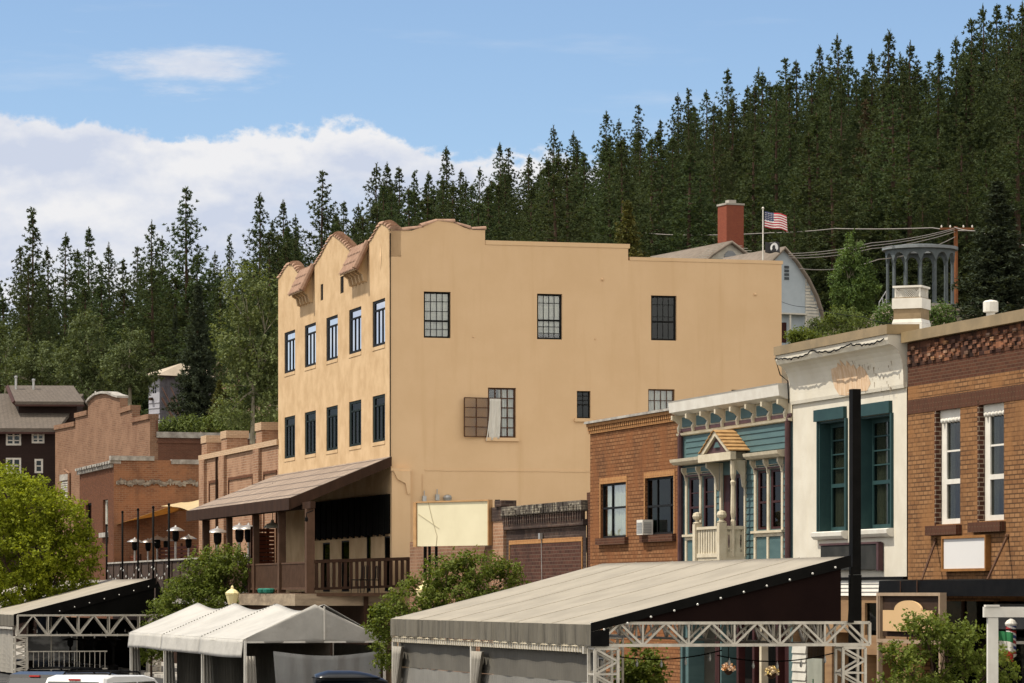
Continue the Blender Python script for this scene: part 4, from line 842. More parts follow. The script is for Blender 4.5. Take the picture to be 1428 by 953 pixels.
# chimney stack on the roof, part of the building
tc_ = T+2.0; cs0, cs1 = F.s(1251, tc_), F.s(1290, tc_)
cF = ID; xq, yq = (1271-CX)/FPX*85.5, 85.5
ch = MB(); hw = .34; ch.box(-hw, hw, -hw, hw, 9.0, 10.60)
def rot_part(mb, ang, cx, cy):
    for i, (x, y, z) in enumerate(mb.v): mb.v[i] = (cx+x*cos(ang)-y*sin(ang), cy+x*sin(ang)+y*cos(ang), z)
    return mb
sc_, tcc = F.st(1271, 86); angc = .9
co = wb.part('chimney', rot_part(ch, angc, sc_, tcc), surf('chimney_render', (.27, .20, .12), (.20, .15, .09), 3, .95, .3, 14))
m = MB(); m.box(-hw-.03, hw+.03, -hw-.03, hw+.03, 9.0, 9.99); m.hexa([(-hw-.03, -hw-.03, 9.993), (hw+.03, -hw-.03, 9.993), (hw+.03, hw+.03, 9.993), (-hw-.03, hw+.03, 9.993)], [(-hw-.004, -hw-.004, 10.08), (hw+.004, -hw-.004, 10.08), (hw+.004, hw+.004, 10.08), (-hw-.004, hw+.004, 10.08)]); wb.part('chimney_base', rot_part(m, angc, sc_, tcc), 'white', co)
m = MB(); m.box(-hw-.03, hw+.03, -hw-.03, hw+.03, 10.33, 10.58) ; wb.part('chimney_collar', rot_part(m, angc, sc_, tcc), 'white', co)
m = MB(); h2 = .30
for x, y in ((-h2, -h2), (h2, -h2), (h2, h2), (-h2, h2)): m.bar((x, y, 10.60), (x, y, 10.83), .04)
for k in range(14):
    f = -h2+2*h2*k/13
    for y in (-h2, h2): m.bar((f, y, 10.61), (max(-h2, min(h2, f+.18)), y, 10.82), .012); m.bar((f, y, 10.61), (max(-h2, min(h2, f-.18)), y, 10.82), .012); m.bar((y, f, 10.61), (y, max(-h2, min(h2, f+.18)), 10.82), .012)
m.box(-hw-.02, hw+.02, -hw-.02, hw+.02, 10.832, 10.88); wb.part('spark_arrestor', rot_part(m, angc, sc_, tcc), 'white', co)

# ------------------------------------------------------------------ tan and brown brick building
sr0, sr1 = fx(1266), fx(1520)
rb = Thing('tan_brick_building', 'tan brick building with mottled dark parapet and white sash windows', 'building', sr1, T)
r1 = (fx(1305), fx(1339), fz(1322, 731), fz(1322, 566)); r2 = (fx(1365), fx(1400), fz(1384, 726), fz(1384, 556)); r3 = (fx(1446), fx(1480), r2[2], r2[3])
rz = [7.55, 7.87, 8.17, 8.62, 9.15]
m = MB(); FW.panel(m, sr0, sr1, 0, rz[0], [r1, r2, r3, (fx(1285), fx(1500), .4, 3.35)], .5); rb.part('wall', m, 'br_tan')
m = MB(); FW.box(m, sr0, sr1, -.012, .4, rz[0]+.001, rz[1]); rb.part('soldier_course', m, 'br_dark_v')
m = MB(); FW.box(m, sr0, sr1, 0, .4, rz[1]+.001, rz[2]); rb.part('tan_band', m, 'br_tan')
m = MB(); FW.box(m, sr0, sr1, 0, .4, rz[2]+.001, rz[3]); rb.part('dark_band', m, 'br_dark')
m = MB(); FW.box(m, sr0, sr1, -.01, .4, rz[3]+.001, rz[4]); 
random.seed(8)
mp = MB(); mq = MB()
for c in range(46):
    for r in range(4):
        if (c+r) % 2 == 0 and random.random() < .85:
            a = sr0+.08+c*.24; z = rz[3]+.06+r*.10; tgt = mp if random.random() < .6 else mq
            FW.box(tgt, a, a+.2, -.05-.01*random.random(), -.011, z, z+.075)
rb.part('mottled_parapet', m, 'br_mottled')
rb.part('projecting_headers', mp, brick('scorched_header', (.30, .14, .08), (.19, .09, .06), (.1, .06, .04), var=(.08, .045, .035)), stuff=False)
rb.part('weathered_headers', mq, brick('pale_header', (.30, .20, .155), (.40, .2, .09), (.1, .06, .04), var=(.12, .07, .05)))
m = MB(); m.ptz([(T-.16, 9.16), (T-.16, 9.40), (T+.4, 9.44), (T+.4, 9.16)], sr0-.02, sr1); rb.part('metal_coping', m, 'metal_cap')
for o in (r1, r2, r3):
    m = MB(); FW.box(m, o[0]-.05, o[0]+.02, -.012, .44, o[2]-.02, o[3]-.002)
    rb.part('window_quoins', m, brick('quoin_brick', (.085, .038, .026), (.06, .03, .022), (.3, .24, .18), h=.1))
    m = MB(); FW.box(m, o[0]-.3, o[1]+.1, -.14, .1, o[2]-.24, o[2]-.03); rb.part('sill', m, 'br_dark_v')
    window(rb, FW, o, 'white', 'glass_mid', fw=.12, fwl=.32, d=.13, rail=.36, rows=(.62,), mun=.04, curtain='curtain_green', curtain_range=(.0, .3))
    m = MB(); FW.box(m, o[0]+.05, o[1]-.03, .09, .128, o[3]-.3, o[3]-.02); 
    for k in range(6): a = lerp(o[0]+.1, o[1]-.1, (k+.5)/6); m.ball(FW.P(a, .09, o[3]-.32), .055, 6)
    rb.part('window_head', m, 'white')
m = MB(); m.ptz([(T-.004, 3.83), (T-.7, 3.80), (T-.72, 3.46), (T-.66, 3.46), (T-.64, 3.72), (T-.004, 3.74)], sr0+.02, sr1); cp = rb.part('canopy', m, 'black')
m = MB(); m.box(sr0+1.4, sr0+1.42, T-.735, T-.722, 3.47, 3.8); m.box(sr0+2.4, sr0+2.43, T-.74, T-.722, 3.47, 3.8); rb.part('canopy_seam', m, 'brownframe', cp)
for (a, b) in (((1285, 807), (1306, 754)), ((1377, 806), (1406, 748))):
    m = MB(); A = (F.s(a[0], T-.66), T-.66, 3.80); B = (fx(b[0]), T-.02, fz(*b)); m.tube([A, B], .03, 6); m.ball(B, .06, 6); rb.part('canopy_rod', m, 'brownframe', cp)
m = MB(); m.box(sr0, sr1, T+1.4, T+1.5, 0, 3.6); rb.part('shop_interior', m, 'void')
m = MB()
for a in (1287, 1330, 1376, 1420): m.box(fx(a)-.06, fx(a)+.06, T+.2, T+.32, .3, 3.35)
m.box(fx(1287), fx(1500), T+.2, T+.3, .4, .9); rb.part('shopfront_frame', m, 'wood_dk')
m = MB(); m.box(fx(1287), fx(1500), T+.24, T+.25, .9, 3.35); rb.part('shop_glass', m, 'glass_dk')
m = MB(); m.box(fx(1388), fx(1480), T-.05, T-.02, 2.75, 3.3); rb.part('grey_fascia_panel', m, surf('slate_grey_panel', (.12, .12, .12), None, 2, .6, 0))
m = MB(); m.box(sr0, sr1, T+.42, T+14, 8.7, 8.9); m.quad((sr1, T, 0), (sr1, T+14, 0), (sr1, T+14, 8.9), (sr1, T, 8.9)); m.quad((sr0+.001, T+.3, 0), (sr0+.001, T+14, 0), (sr0+.001, T+14, 8.9), (sr0+.001, T+.3, 8.9)); rb.part('roof', m, 'concrete')
sv, tv = F.st(1381.5, 80); m = MB(); m.lathe((sv, tv, 8.9), [(.1, 0), (.1, .88), (.17, .90), (.17, 1.12), (.13, 1.15), (.02, 1.17)], 12); rb.part('roof_vent', m, 'white')
# signs
m = MB(); a0, a1 = fx(1321.5), fx(1380.5); z0, z1 = fz(1350, 793), fz(1350, 751); sg = Thing('blank_sign', 'blank white sign in a wooden frame on tan brick above the dark canopy', 'sign', (a0+a1)/2, T-.05, z0)
m.box(a0, a1, T-.09, T-.05, z0, z1); sg.part('face', m, 'white_sign')
m = MB(); f_ = .06
m.box(a0-f_, a1+f_, T-.13, T-.004, z1+.002, z1+f_); m.box(a0-f_, a1+f_, T-.13, T-.004, z0-f_, z0-.002); m.box(a0-f_, a0-.002, T-.13, T-.004, z0, z1); m.box(a1+.002, a1+f_, T-.13, T-.004, z0, z1); sg.part('frame', m, surf('sign_oak', (.30, .14, .045), (.22, .1, .03), 4, .6, 0))
tS = T-1.0; a0, a1 = F.s(1234, tS), F.s(1304, tS); z0, z1, z2 = F.z(880, a0, tS), F.z(851, a0, tS), F.z(837.5, a0, tS)
sg = Thing('arched_sign', 'tan arch-topped sign board inside a wide dark frame at the shopfront', 'sign', (a0+a1)/2, tS, 0)
am = (a0+a1)/2; r = (a1-a0)*.27
pts = [(a0, z0), (a1, z0), (a1, z1)]+[(am+r*cos(pi*k/14), z1+(z2-z1)*sin(pi*k/14)) for k in range(15)]+[(a0, z1)]
m = MB(); m.psz(pts, tS-.05, tS); sg.part('board', m, 'tan_sign')
m = MB(); m.box(a0-.3, a1+.2, tS+.05, tS+.09, z0-.12, z2+.1); sg.part('backing', m, surf('dark_brown_board', (.05, .03, .02), None, 2, .7, 0))
m = MB()
for x0, x1, y0, y1 in ((a0-.45, a1+.35, z2+.1, z2+.17), (a0-.45, a1+.35, z0-.26, z0-.18), (a0-.45, a0-.36, z0-.178, z2+.098), (a0-.3, a0-.26, z0-.178, z2+.098), (a1+.26, a1+.35, z0-.178, z2+.098)): m.box(x0, x1, tS-.03, tS+.12, y0, y1)
for x in (a0-.4, a1+.3): m.box(x-.05, x+.05, tS-.02, tS+.08, .15, z0-.262)
sg.part('frame', m, surf('taupe_frame', (.36, .27, .19), (.3, .22, .15), 3, .7, 0))
# ------------------------------------------------------------------ far brick buildings on the same street
s281, s389 = fx(279.5), fx(389)
pb = Thing('salmon_brick_building', 'rough salmon brick building with three stubby piers above its sloping-looking parapet', 'building', s389, T)
zp = 9.75
m = MB(); FW.panel(m, s281, s389-.01, 0, zp); m.quad((s281, T, 0), (s281, T+16, 0), (s281, T+16, zp), (s281, T, zp)); m.quad((s389-.01, T, 0), (s389-.01, T+16, 0), (s389-.01, T+16, zp), (s389-.01, T, zp)); m.quad((s281, T, zp-.3), (s389-.01, T, zp-.3), (s389-.01, T+16, zp-.3), (s281, T+16, zp-.3)); pb.part('wall', m, 'br_salmon')
m = MB(); m.box(s281, s389-.02, T-.10, T+.35, zp+.002, zp+.24); pb.part('coping', m, 'br_cap')
sp = [fx(x) for x in (281.5, 309, 357)]
for i, a in enumerate(sp):
    m = MB(); m.box(a-.02, a+1.25, T-.14, T-.004, 0, zp-.003); pb.part('pilaster', m, 'br_salmon')
    m = MB(); m.box(a-.05, a+1.3, T+.0, T+.95, zp+.245, zp+.78); h = pb.part('pier', m, 'br_salmon')
    m = MB(); m.box(a-.09, a+1.34, T-.04, T+1.0, zp+.784, zp+1.12); pb.part('pier_cap', m, 'br_cap', h)
m = MB()
for a, b in ((sp[0]+2.0, sp[1]-.6), (sp[1]+1.8, sp[2]-.6), (sp[2]+1.8, s389-.4)):
    m.box(a, b, T-.05, T-.004, zp-1.15, zp-1.03); m.box(a, a+.1, T-.05, T-.004, 3, zp-1.153); m.box(b-.1, b, T-.05, T-.004, 3, zp-1.153)
pb.part('panel_moulding', m, 'br_rust_dk')
m = MB(); m.tube([(fx(305), T-.1, 4), (fx(305), T-.1, zp)], .06, 6); pb.part('downpipe', m, 'wood_dk')
m = MB(); m.box(fx(262), fx(279), T-.06, T+.2, 5.4, 7.6); 
# orange building across the open lot, its side to the camera
sO = fx(158.5); sO2 = fx(111); CO = Wall('C', sO)
oc = Thing('rust_brick_building', 'rust orange brick building with its blank patched side facing the open patio', 'building', sO, T)
zO = 10.55
w1 = (fx(119.5), fx(127.5), fz(124, 748), fz(124, 702)); w2 = (fx(143.5), fx(150.5), fz(147, 743), fz(147, 697))
m = MB(); FW.panel(m, sO2, sO, 0, zO, [w1, w2]); oc.part('front_wall', m, 'br_rust_dk')
m = MB(); CO.panel(m, T+.002, T+14, 0, zO); oc.part('side_wall', m, 'br_rust')
m = MB(); m.box(sO2, sO-.002, T-.2, T+.4, zO+.002, zO+.16)
for k in range(26): a = lerp(sO2, sO-.3, k/25); m.box(a, a+.2, T-.16, T-.01, zO-.2, zO)
for k in range(14): a = lerp(sO2, sO-.3, k/13); m.box(a-.05, a+.5, T-.26, T-.201, zO+.0+.05*((k*5) % 3)/3, zO+.14)
oc.part('cornice', m, 'stonecap')
ac1, ac2, ac3 = CO.a(215), CO.a(239), CO.a(280)
m = MB(); CO.box(m, T-.18, ac1, -.08, .4, zO+.17, zO+.42); CO.box(m, ac2, ac3, -.08, .4, zO+.003, zO+.25); oc.part('side_coping', m, 'stonecap')
m = MB(); CO.box(m, T+.4, ac1, 0, .35, zO+.003, zO+.168); CO.box(m, ac1+.003, ac2-.02, 0, .35, zO+.003, zO+.2); oc.part('side_parapet', m, 'br_rust')
m = MB(); random.seed(2)
n = 60
for k in range(n):
    a = lerp(CO.a(162), CO.a(276), k/n); b = lerp(CO.a(162), CO.a(276), (k+1)/n); z = CO.z(220, 672)+.05*sin(k*.5)-.04*(random.random()); CO.box(m, a, b, -.07-.05*random.random(), -.002, z-.12-.1*random.random(), z+.1*random.random()+.04)
oc.part('flashing_scar', m, surf('tar_and_mortar_scar', (.33, .29, .24), (.10, .08, .065), 3, .95, .4, 12, stretch=(1, 1, 2)))
m = MB(); m.box(sO2, sO-.4, T+.4, T+14, zO-.6, zO-.4); m.quad((sO2, T, 0), (sO2, T+14, 0), (sO2, T+14, zO), (sO2, T, zO)); oc.part('roof', m, 'concrete')
for o in (w1, w2):
    window(oc, FW, o, 'white' if o is w2 else 'blackframe', 'glass', fw=.1, fwl=.25 if o is w2 else .1, d=.15, curtain='curtain' if o is w2 else None)
    m = MB(); FW.box(m, o[0]-.2, o[1]+.2, -.2, .1, o[2]-.26, o[2]-.01); oc.part('sill', m, 'stonecap')
# stepped gable building, set back and turned a little
GF = Frame(20.4); sG, tG = GF.st(209, 214); GW = Wall('F', tG, GF)
gx = lambda px: GF.s(px, tG); gz = lambda px, py: GF.z(py, gx(px), tG)
gb = Thing('stepped_gable_building', 'dusty red brick building whose gable steps up to a round-topped centre', 'building', sG, tG, 0, GF)
Z1 = gz(150, 592.5); st = [(77, 600), (105, 594.5), (105.3, 583), (122.5, 579), (123, 562)]
c_ = [(123, 562), (127, 557), (134, 551.5), (143, 549), (152, 549.5), (160, 553), (167, 555)]
r_ = [(167.5, 577), (184, 572), (184.3, 590), (209, 584.5)]
pts = [(gx(77), 0), (sG, 0)]+[(gx(x), gz(x, y)) for x, y in reversed(st[:-1]+c_+r_)]
m = MB(); GW.poly(m, pts, 0, .5); gb.part('front_wall', m, 'br_pink')
def cap(m, P, W_, th=.3, out=.1):
    for (a, b) in zip(P, P[1:]):
        A = (gx(a[0]), gz(*a)); B = (gx(b[0]), gz(*b))
        if abs(A[0]-B[0]) < .12: continue
        m.hexa([W_.P(A[0], -out, A[1]+.003), W_.P(B[0], -out, B[1]+.003), W_.P(B[0], .55, B[1]+.003), W_.P(A[0], .55, A[1]+.003)], [W_.P(A[0], -out, A[1]+th), W_.P(B[0], -out, B[1]+th), W_.P(B[0], .55, B[1]+th), W_.P(A[0], .55, A[1]+th)])
for pr_ in (st[:2], st[2:4], r_[:2], r_[2:]): m = MB(); cap(m, pr_, GW); gb.part('step_cap', m, 'br_pink')
m = MB(); cap(m, c_, GW, .14, .16); gb.part('arched_cap', m, 'stonecap')
CG = Wall('C', sG, GF)
e1 = CG.a(400)
m = MB(); zS = CG.z(290, 603.5); CG.panel(m, tG+.5, e1+4, 0, zS-.35); CG.box(m, tG+.5, CG.a(217.5), -.05, .5, zS-.35, CG.z(213, 586)); gb.part('side_wall', m, 'br_shade')
m = MB(); CG.box(m, CG.a(217.8), e1+4, -.1, .5, zS-.345, zS); gb.part('side_coping', m, 'stonecap')
m = MB(); CG.box(m, CG.a(219), e1, -.05, -.003, CG.z(290, 619), CG.z(290, 615.5)); CG.box(m, CG.a(219), e1, -.04, -.003, CG.z(290, 609), CG.z(290, 607)); gb.part('brick_string_course', m, 'br_shade')
m = MB(); m.box(gx(77)+.1, sG-.5, tG+.5, e1+4, zS-1.6, zS-1.4); m.quad((gx(77), tG, 0), (gx(77), e1, 0), (gx(77), e1, zS), (gx(77), tG, zS)); gb.part('roof', m, 'concrete')
m = MB(); o = (gx(86.5), gx(97.5), gz(92, 699), gz(92, 667))
for k in range(9): z = lerp(o[2], o[3]-.2, k/9); m.ptz([(tG-.08, z), (tG-.01, z+.1), (tG-.01, z+.16), (tG-.08, z+.06)], o[0], o[1])
m.box(o[0]-.2, o[1]+.2, tG-.12, tG-.004, o[3]-.15, o[3]+.25); gb.part('louvre', m, 'stonecap')
m = MB(); m.tube([(gx(98.5), tG-.1, 2), (gx(98.5), tG-.1, gz(98, 660)), (gx(93), tG-.12, gz(98, 655))], .10, 6); gb.part('downpipe', m, 'br_pink')
# dark brown house at the far end
DF = Frame(3); sD, tD = DF.st(80, 238); DW = Wall('C', sD, DF)
dh = Thing('dark_brown_house', 'dark brown house with white windows and a raised second roof', 'house', sD, tD, 0, DF)
ax = lambda px: DW.a(px); az_ = lambda py: DW.z(30, py)
zE1 = az_(598)
dops = [(ax(8), ax(29.5), az_(621.5), az_(601)), (ax(44), ax(62), az_(618.5), az_(601)), (ax(8), ax(29.5), az_(661), az_(638.5)), (ax(48), ax(60), az_(660), az_(640))]
m = MB(); DW.panel(m, ax(-60), ax(78), 0, zE1, dops); m.quad((sD, ax(78), 0), (sD-14, ax(78), 0), (sD-14, ax(78), zE1), (sD, ax(78), zE1)); dh.part('wall', m, 'darkhouse')
rs, rz_ = 6.0, az_(598)+2.4
m = MB(); m.hexa([(sD+.7, ax(-60), zE1-.25), (sD+.7, ax(82), zE1-.25), (sD-rs, ax(108), rz_), (sD-rs, ax(-60), rz_)], [(sD+.7, ax(-60), zE1), (sD+.7, ax(82), zE1), (sD-rs, ax(108), rz_+.25), (sD-rs, ax(-60), rz_+.25)]); dh.part('main_roof', m, 'shingle_dk')
m = MB(); m.box(sD-9, sD-2.2, ax(22), ax(104), zE1+.6, az_(557)); dh.part('upper_storey', m, 'darkhouse')
ez, rz2 = az_(558.5), az_(531)
m = MB(); m.hexa([(sD-1.4, ax(18), ez-.2), (sD-1.4, ax(115), ez-.2), (sD-5.6, ax(94), rz2-.2), (sD-5.6, ax(1), rz2-.2)], [(sD-1.4, ax(18), ez), (sD-1.4, ax(115), ez), (sD-5.6, ax(94), rz2), (sD-5.6, ax(1), rz2)])
m.hexa([(sD-5.61, ax(1), rz2-.2), (sD-5.61, ax(94), rz2-.2), (sD-10, ax(115), ez-.2), (sD-10, ax(18), ez-.2)], [(sD-5.61, ax(1), rz2), (sD-5.61, ax(94), rz2), (sD-10, ax(115), ez), (sD-10, ax(18), ez)]); dh.part('upper_roof', m, 'shingle_dk')
m = MB(); m.hexa([(sD-1.35, ax(18), ez-.32), (sD-1.35, ax(115.5), ez-.32), (sD-1.35, ax(115.5), ez-.205), (sD-1.35, ax(18), ez-.205)], [(sD-1.5, ax(18), ez-.32), (sD-1.5, ax(115.5), ez-.32), (sD-1.5, ax(115.5), ez-.205), (sD-1.5, ax(18), ez-.205)])
m.hexa([(sD+.72, ax(-60), zE1-.38), (sD+.72, ax(82), zE1-.38), (sD+.72, ax(82), zE1-.253), (sD+.72, ax(-60), zE1-.253)], [(sD+.6, ax(-60), zE1-.38), (sD+.6, ax(82), zE1-.38), (sD+.6, ax(82), zE1-.253), (sD+.6, ax(-60), zE1-.253)])
m.tube([(sD-1.4, ax(17.5), ez-.1), (sD-5.6, ax(.5), rz2-.1)], .16, 4); dh.part('fascia', m, surf('plum_trim', (.06, .03, .025), None, 2, .7, 0))
for px, h in ((14, .55), (39, .35)):
    m = MB(); m.lathe((sD-4.6, ax(px), rz2-.8), [(.08, 0), (.08, .7+h), (.12, .72+h), (.12, .82+h), (.05, .85+h)], 8); dh.part('roof_vent', m, 'galv')
for o in dops: window(dh, DW, o, 'white', 'glass_dk', fw=.13, d=.02, vert=(.5,) if o is not dops[3] else (), rows=(.34, .67) if o[2] > zE1-2 else (.5,), mun=.07, rail=None)
m = MB(); m.box(sD-9, sD-8.4, ax(113), ax(119), zE1+1.6, zE1+2.6); m.tube([(sD-9, ax(121), zE1), (sD-9, ax(121), zE1+3)], .06, 5); dh.part('rooftop_unit', m, 'white')

# ------------------------------------------------------------------ patio in the open lot
zPt = 4.0; sp0, sp1 = fx(160), s281-.2
tPt = T-.3
pt = Thing('patio_deck', 'raised timber patio deck between the rust brick and salmon brick buildings', 'deck', sp1, tPt)
m = MB(); m.box(sp0, sE0-.1, tPt, T+11, zPt-.2, zPt); pt.part('deck_floor', m, 'wood_rail')
m = MB(); m.box(sp0, sE0-.1, tPt-.1, tPt-.004, zPt-.7, zPt+1.12)
for k in range(20): a = lerp(sp0, sE0-.2, k/19); m.box(a-.06, a+.06, tPt-.16, tPt-.104, zPt-.7, zPt+1.1)
pt.part('railing', m, surf('grey_brown_boards', (.075, .05, .038), (.05, .035, .028), 3, .8, .2, 14))
m = MB(); m.box(sp0, sE0-.1, tPt-.18, tPt+.05, zPt+1.124, zPt+1.2); m.box(sp0, sE0-.1, tPt-.3, tPt-.104, zPt-.95, zPt-.704); pt.part('rail_cap', m, 'stonecap')
m = MB(); m.box(sp0, sE0-.1, tPt+.2, tPt+.4, 0, zPt-.21); pt.part('under_deck_wall', m, 'wood_dk')
def slat_screen(px0, px1, t_, z0, z1, label):
    a0, a1 = F.s(px0, t_), F.s(px1, t_); q = Thing('slat_screen', label, 'fence', a1, t_, z0)
    m = MB(); n = int((z1-z0)/.2)
    for k in range(n): m.box(a0, a1, t_-.02, t_+.02, z0+k*.2+.03, z0+k*.2+.17)
    q.part('slats', m, 'wood_red'); 
    for a in (a0, (a0+a1)/2, a1): m = MB(); m.box(a-.06, a+.06, t_+.021, t_+.12, z0, z1); q.part('post', m, 'wood_dk')
slat_screen(153, 194, T+.9, zPt, F.z(774, F.s(175, T+.9), T+.9), 'low red slat screen below the brown brick corner of the patio')
slat_screen(221, 284, T+2, zPt, F.z(758, F.s(250, T+2), T+2), 'dark red slat screen running across the middle of the patio')
slat_screen(352, 392, T+2.2, zD, F.z(735, F.s(372, T+2.2), T+2.2), 'tall red slat screen seen between the porch posts') if False else None
SS = Wall('C', sL-.8)
q = Thing('slat_screen', 'tall red slat screen seen between the porch posts', 'fence', sL-.8, T-1.5, zD)
m = MB()
for k in range(16): SS.box(m, SS.a(352), SS.a(397), 0, .04, zD+k*.17+.02, zD+k*.17+.15)
q.part('slats', m, 'wood_red')
m = MB(); SS.box(m, SS.a(356), SS.a(376), .3, .34, zD, zD+2.5); q.part('backing_panel', m, 'wood_dk')
for p in (352, 374, 397): m = MB(); SS.box(m, SS.a(p)-.06, SS.a(p)+.06, .045, .14, zD, zD+2.8); q.part('post', m, 'wood_dk')
# poles with strung bulbs
for i, (px, py) in enumerate(((148.7, 734), (170.8, 715.5), (192.5, 712), (213.7, 709), (235.6, 705))):
    t_ = tPt-.22; s_ = F.s(px, t_); zz = F.z(py, s_, t_)
    lab = ['shortest black pole, at the brown brick corner end of the patio rail', 'black pole next to the shortest one on the patio rail', 'middle black pole of the five along the patio rail', 'black pole second nearest the porch on the patio rail', 'black pole nearest the porch on the patio rail'][i]
    m = MB(); m.tube([(s_, t_, zPt-.9), (s_, t_, zz)], .055, 7); m.lathe((s_, t_, zz), [(.06, 0), (.075, .03), (.06, .09), (.01, .12)], 7); single('light_pole', m, 'black', lab, 'pole', org=(s_, t_, zPt), group='black poles along the patio rail', smooth=True)
def string_light(pts_, label, n=6, sag=.5, group=None, r=.05):
    A, B = Vector(pts_[0]), Vector(pts_[-1]); q = Thing('string_light', label, 'string lights', *A, group=group)
    pos = lambda f: (lambda v: (v.x, v.y, v.z-sag*4*f*(1-f)))(A.lerp(B, f))
    m = MB(); m.tube([pos(i/24) for i in range(25)], .012, 4); q.part('cable', m, 'black')
    for i in range(n):
        p = Vector(pos((i+.5)/n)); m = MB(); m.lathe(p-Vector((0, 0, .16)), [(.004, 0), (r*.8, .02), (r, .06), (r*.6, .11), (r*.3, .13), (r*.3, .16)], 7); q.part('bulb', m, 'bulb', smooth=True)
for i, (a, b) in enumerate(((148.7, 170.8), (170.8, 192.5), (192.5, 213.7), (213.7, 235.6))):
    t_ = tPt-.24
    string_light([(F.s(a, t_), t_, 5.05), (F.s(b, t_), t_, 5.15)], 'bulb string draped over the patio rail, %s' % ['first bay from the brown brick corner', 'second bay from the brown brick corner', 'third bay from the brown brick corner', 'bay nearest the porch'][i], 6, .75, 'bulb strings on the patio rail', .045)
# mushroom heaters: one kind, copied
def heater(dome, steel):
    h = Thing('patio_heater', '', 'heater', 0, 0, 0, F, 'mushroom patio heaters')
    m = MB(); m.lathe((0, 0, 0), [(.24, 0), (.25, .05), (.25, .45), (.10, .55), (.02, .55)], 14); h.part('base', m, steel)
    m = MB(); m.tube([(0, 0, .55), (0, 0, 1.72)], .05, 8); h.part('post', m, steel)
    m = MB(); m.lathe((0, 0, 1.72), [(.09, 0), (.14, .12), (.15, .38), (.1, .44), (.02, .44)], 14); h.part('burner', m, 'black')
    m = MB(); m.lathe((0, 0, 2.16), [(.03, .22), (.05, .16), (.2, .11), (.40, .0), (.405, -.02), (.2, .08), (.05, .12)], 20); h.part('reflector_dome', m, dome, smooth=True)
    return h
H1 = heater('heater_steel', 'heater_steel'); H2 = heater('black', 'black')
hs = [(166, T+.4, 'steel patio heater farthest from the porch, at the brown brick corner'), (188, T+.4, 'steel patio heater with its own gap, second from the brown brick corner'), (206.5, T+1.2, 'steel patio heater behind the middle black pole'), (219.5, T+1.8, 'steel patio heater just to the right of the fourth black pole'), (232, T+2.6, 'steel patio heater under the gold shade cloth'), (245, T+.4, 'taller-standing steel patio heater between the last black pole and the porch'), (263, T+1.4, 'steel patio heater beside the porch roof tip'), (303.5, T-.5, 'steel patio heater between the two farthest porch posts'), (334, T-.6, 'steel patio heater between the middle porch posts'), (347, T-.9, 'steel patio heater standing back behind the middle porch posts')]
for i, (px, t_, lab) in enumerate(hs):
    zt0 = {303.5: 722, 334: 719, 347: 721}.get(px); s_ = F.s(px, t_); loc = F.w(s_, t_, zPt if px < 280 else zD)
    o = H1.o if i == 0 else dup(H1.o)
    o.location = loc; o['label'] = lab; o.rotation_euler.z = F.rot+i*.3; k = [1.02, 1.05, 1.04, 1.12, 1.1, 1.22, 1.05, 1.26, 1.28, 1.25][i]; o.scale = (k, k, k) if i != 5 else (1.12, 1.12, k)
# pendant lamp inside the porch
m = MB(); s_ = F.s(380, T-1.3); zl_ = F.z(727, s_, T-1.3)
pl = Thing('pendant_lamp', 'white enamel pendant lamp hanging under the porch roof', 'lamp', s_, T-1.3, zl_)
m.lathe((s_, T-1.3, zl_-.28), [(.36, 0), (.37, .03), (.24, .16), (.08, .22), (.06, .32), (.02, .34)], 14); pl.part('shade', m, 'white', smooth=True); m = MB(); m.tube([(s_, T-1.3, zl_), (s_, T-1.3, 8.0)], .015, 5); pl.part('cord', m, 'black')
# shade sails
def sail(name_, c, mat, label, sag=.5):
    a, b, d_, e = [Vector(p) for p in c]
    def fn(u, v):
        p = a.lerp(b, u).lerp(d_.lerp(e, u), v); cu = 4*u*(1-u); cvv = 4*v*(1-v)
        p.z -= sag*.35*cu*cvv; q = (a+b+d_+e)/4; return p.lerp(q, .18*max(0, (cu*(1-cvv)+cvv*(1-cu))))
    m = MB(); m.sheet(fn, 14, 14, .012); return single('shade_sail', m, mat, label, 'shade sail', org=tuple(a), group='shade sails over the patio', smooth=True)
def P3(px, py, t_): s_ = F.s(px, t_); return (s_, t_, F.z(py, s_, t_))
sail('s', [P3(152, 735, T), P3(238, 706, T+.3), P3(172, 716, T+5), P3(288, 709, T+3)], 'sail_gold', 'golden yellow shade sail stretched low across the patio poles')
sail('s', [P3(225, 706, T+2), P3(262, 712, T+.5), P3(273, 695, T+6), P3(338, 690, T+2)], 'sail_cream', 'large cream shade sail reaching behind the porch roof tip')
sail('s', [P3(224, 708, T+6), P3(252, 712, T+3), P3(275, 694, T+8), P3(262, 703, T+5)], 'sail_cream', 'small cream shade sail flipped up behind the larger cream one')

# ------------------------------------------------------------------ street tents
tF, tK = 19.43, 24.6
def truss(m, p0, p1, upv, sdv, h, w, n, r=.028):
    p0, p1, u, s_ = Vector(p0), Vector(p1), Vector(upv).normalized()*h, Vector(sdv).normalized()*w
    C4 = [Vector((0, 0, 0)), u, s_, u+s_]
    for c in C4: m.bar(p0+c, p1+c, r*2)
    for off in (Vector((0, 0, 0)), s_):
        for i in range(n):
            a, b = p0.lerp(p1, i/n)+off, p0.lerp(p1, (i+1)/n)+off; mid = (a+b)/2
            m.bar(a, mid+u, r*1.5); m.bar(mid+u, b, r*1.5)
            if i: m.bar(a, a+u, r*1.3)
        for e in (p0, p1): m.bar(e+off, e+off+u, r*2)
    for i in range(n+1):
        a = p0.lerp(p1, i/n); m.bar(a, a+s_, r*1.2); m.bar(a+u, a+u+s_, r*1.2)
def bulb_line(th, pts_, name='bulb', r=.035):
    for p in pts_: m = MB(); m.ball(p, r, 6); th.part(name, m, 'bulb', smooth=True)
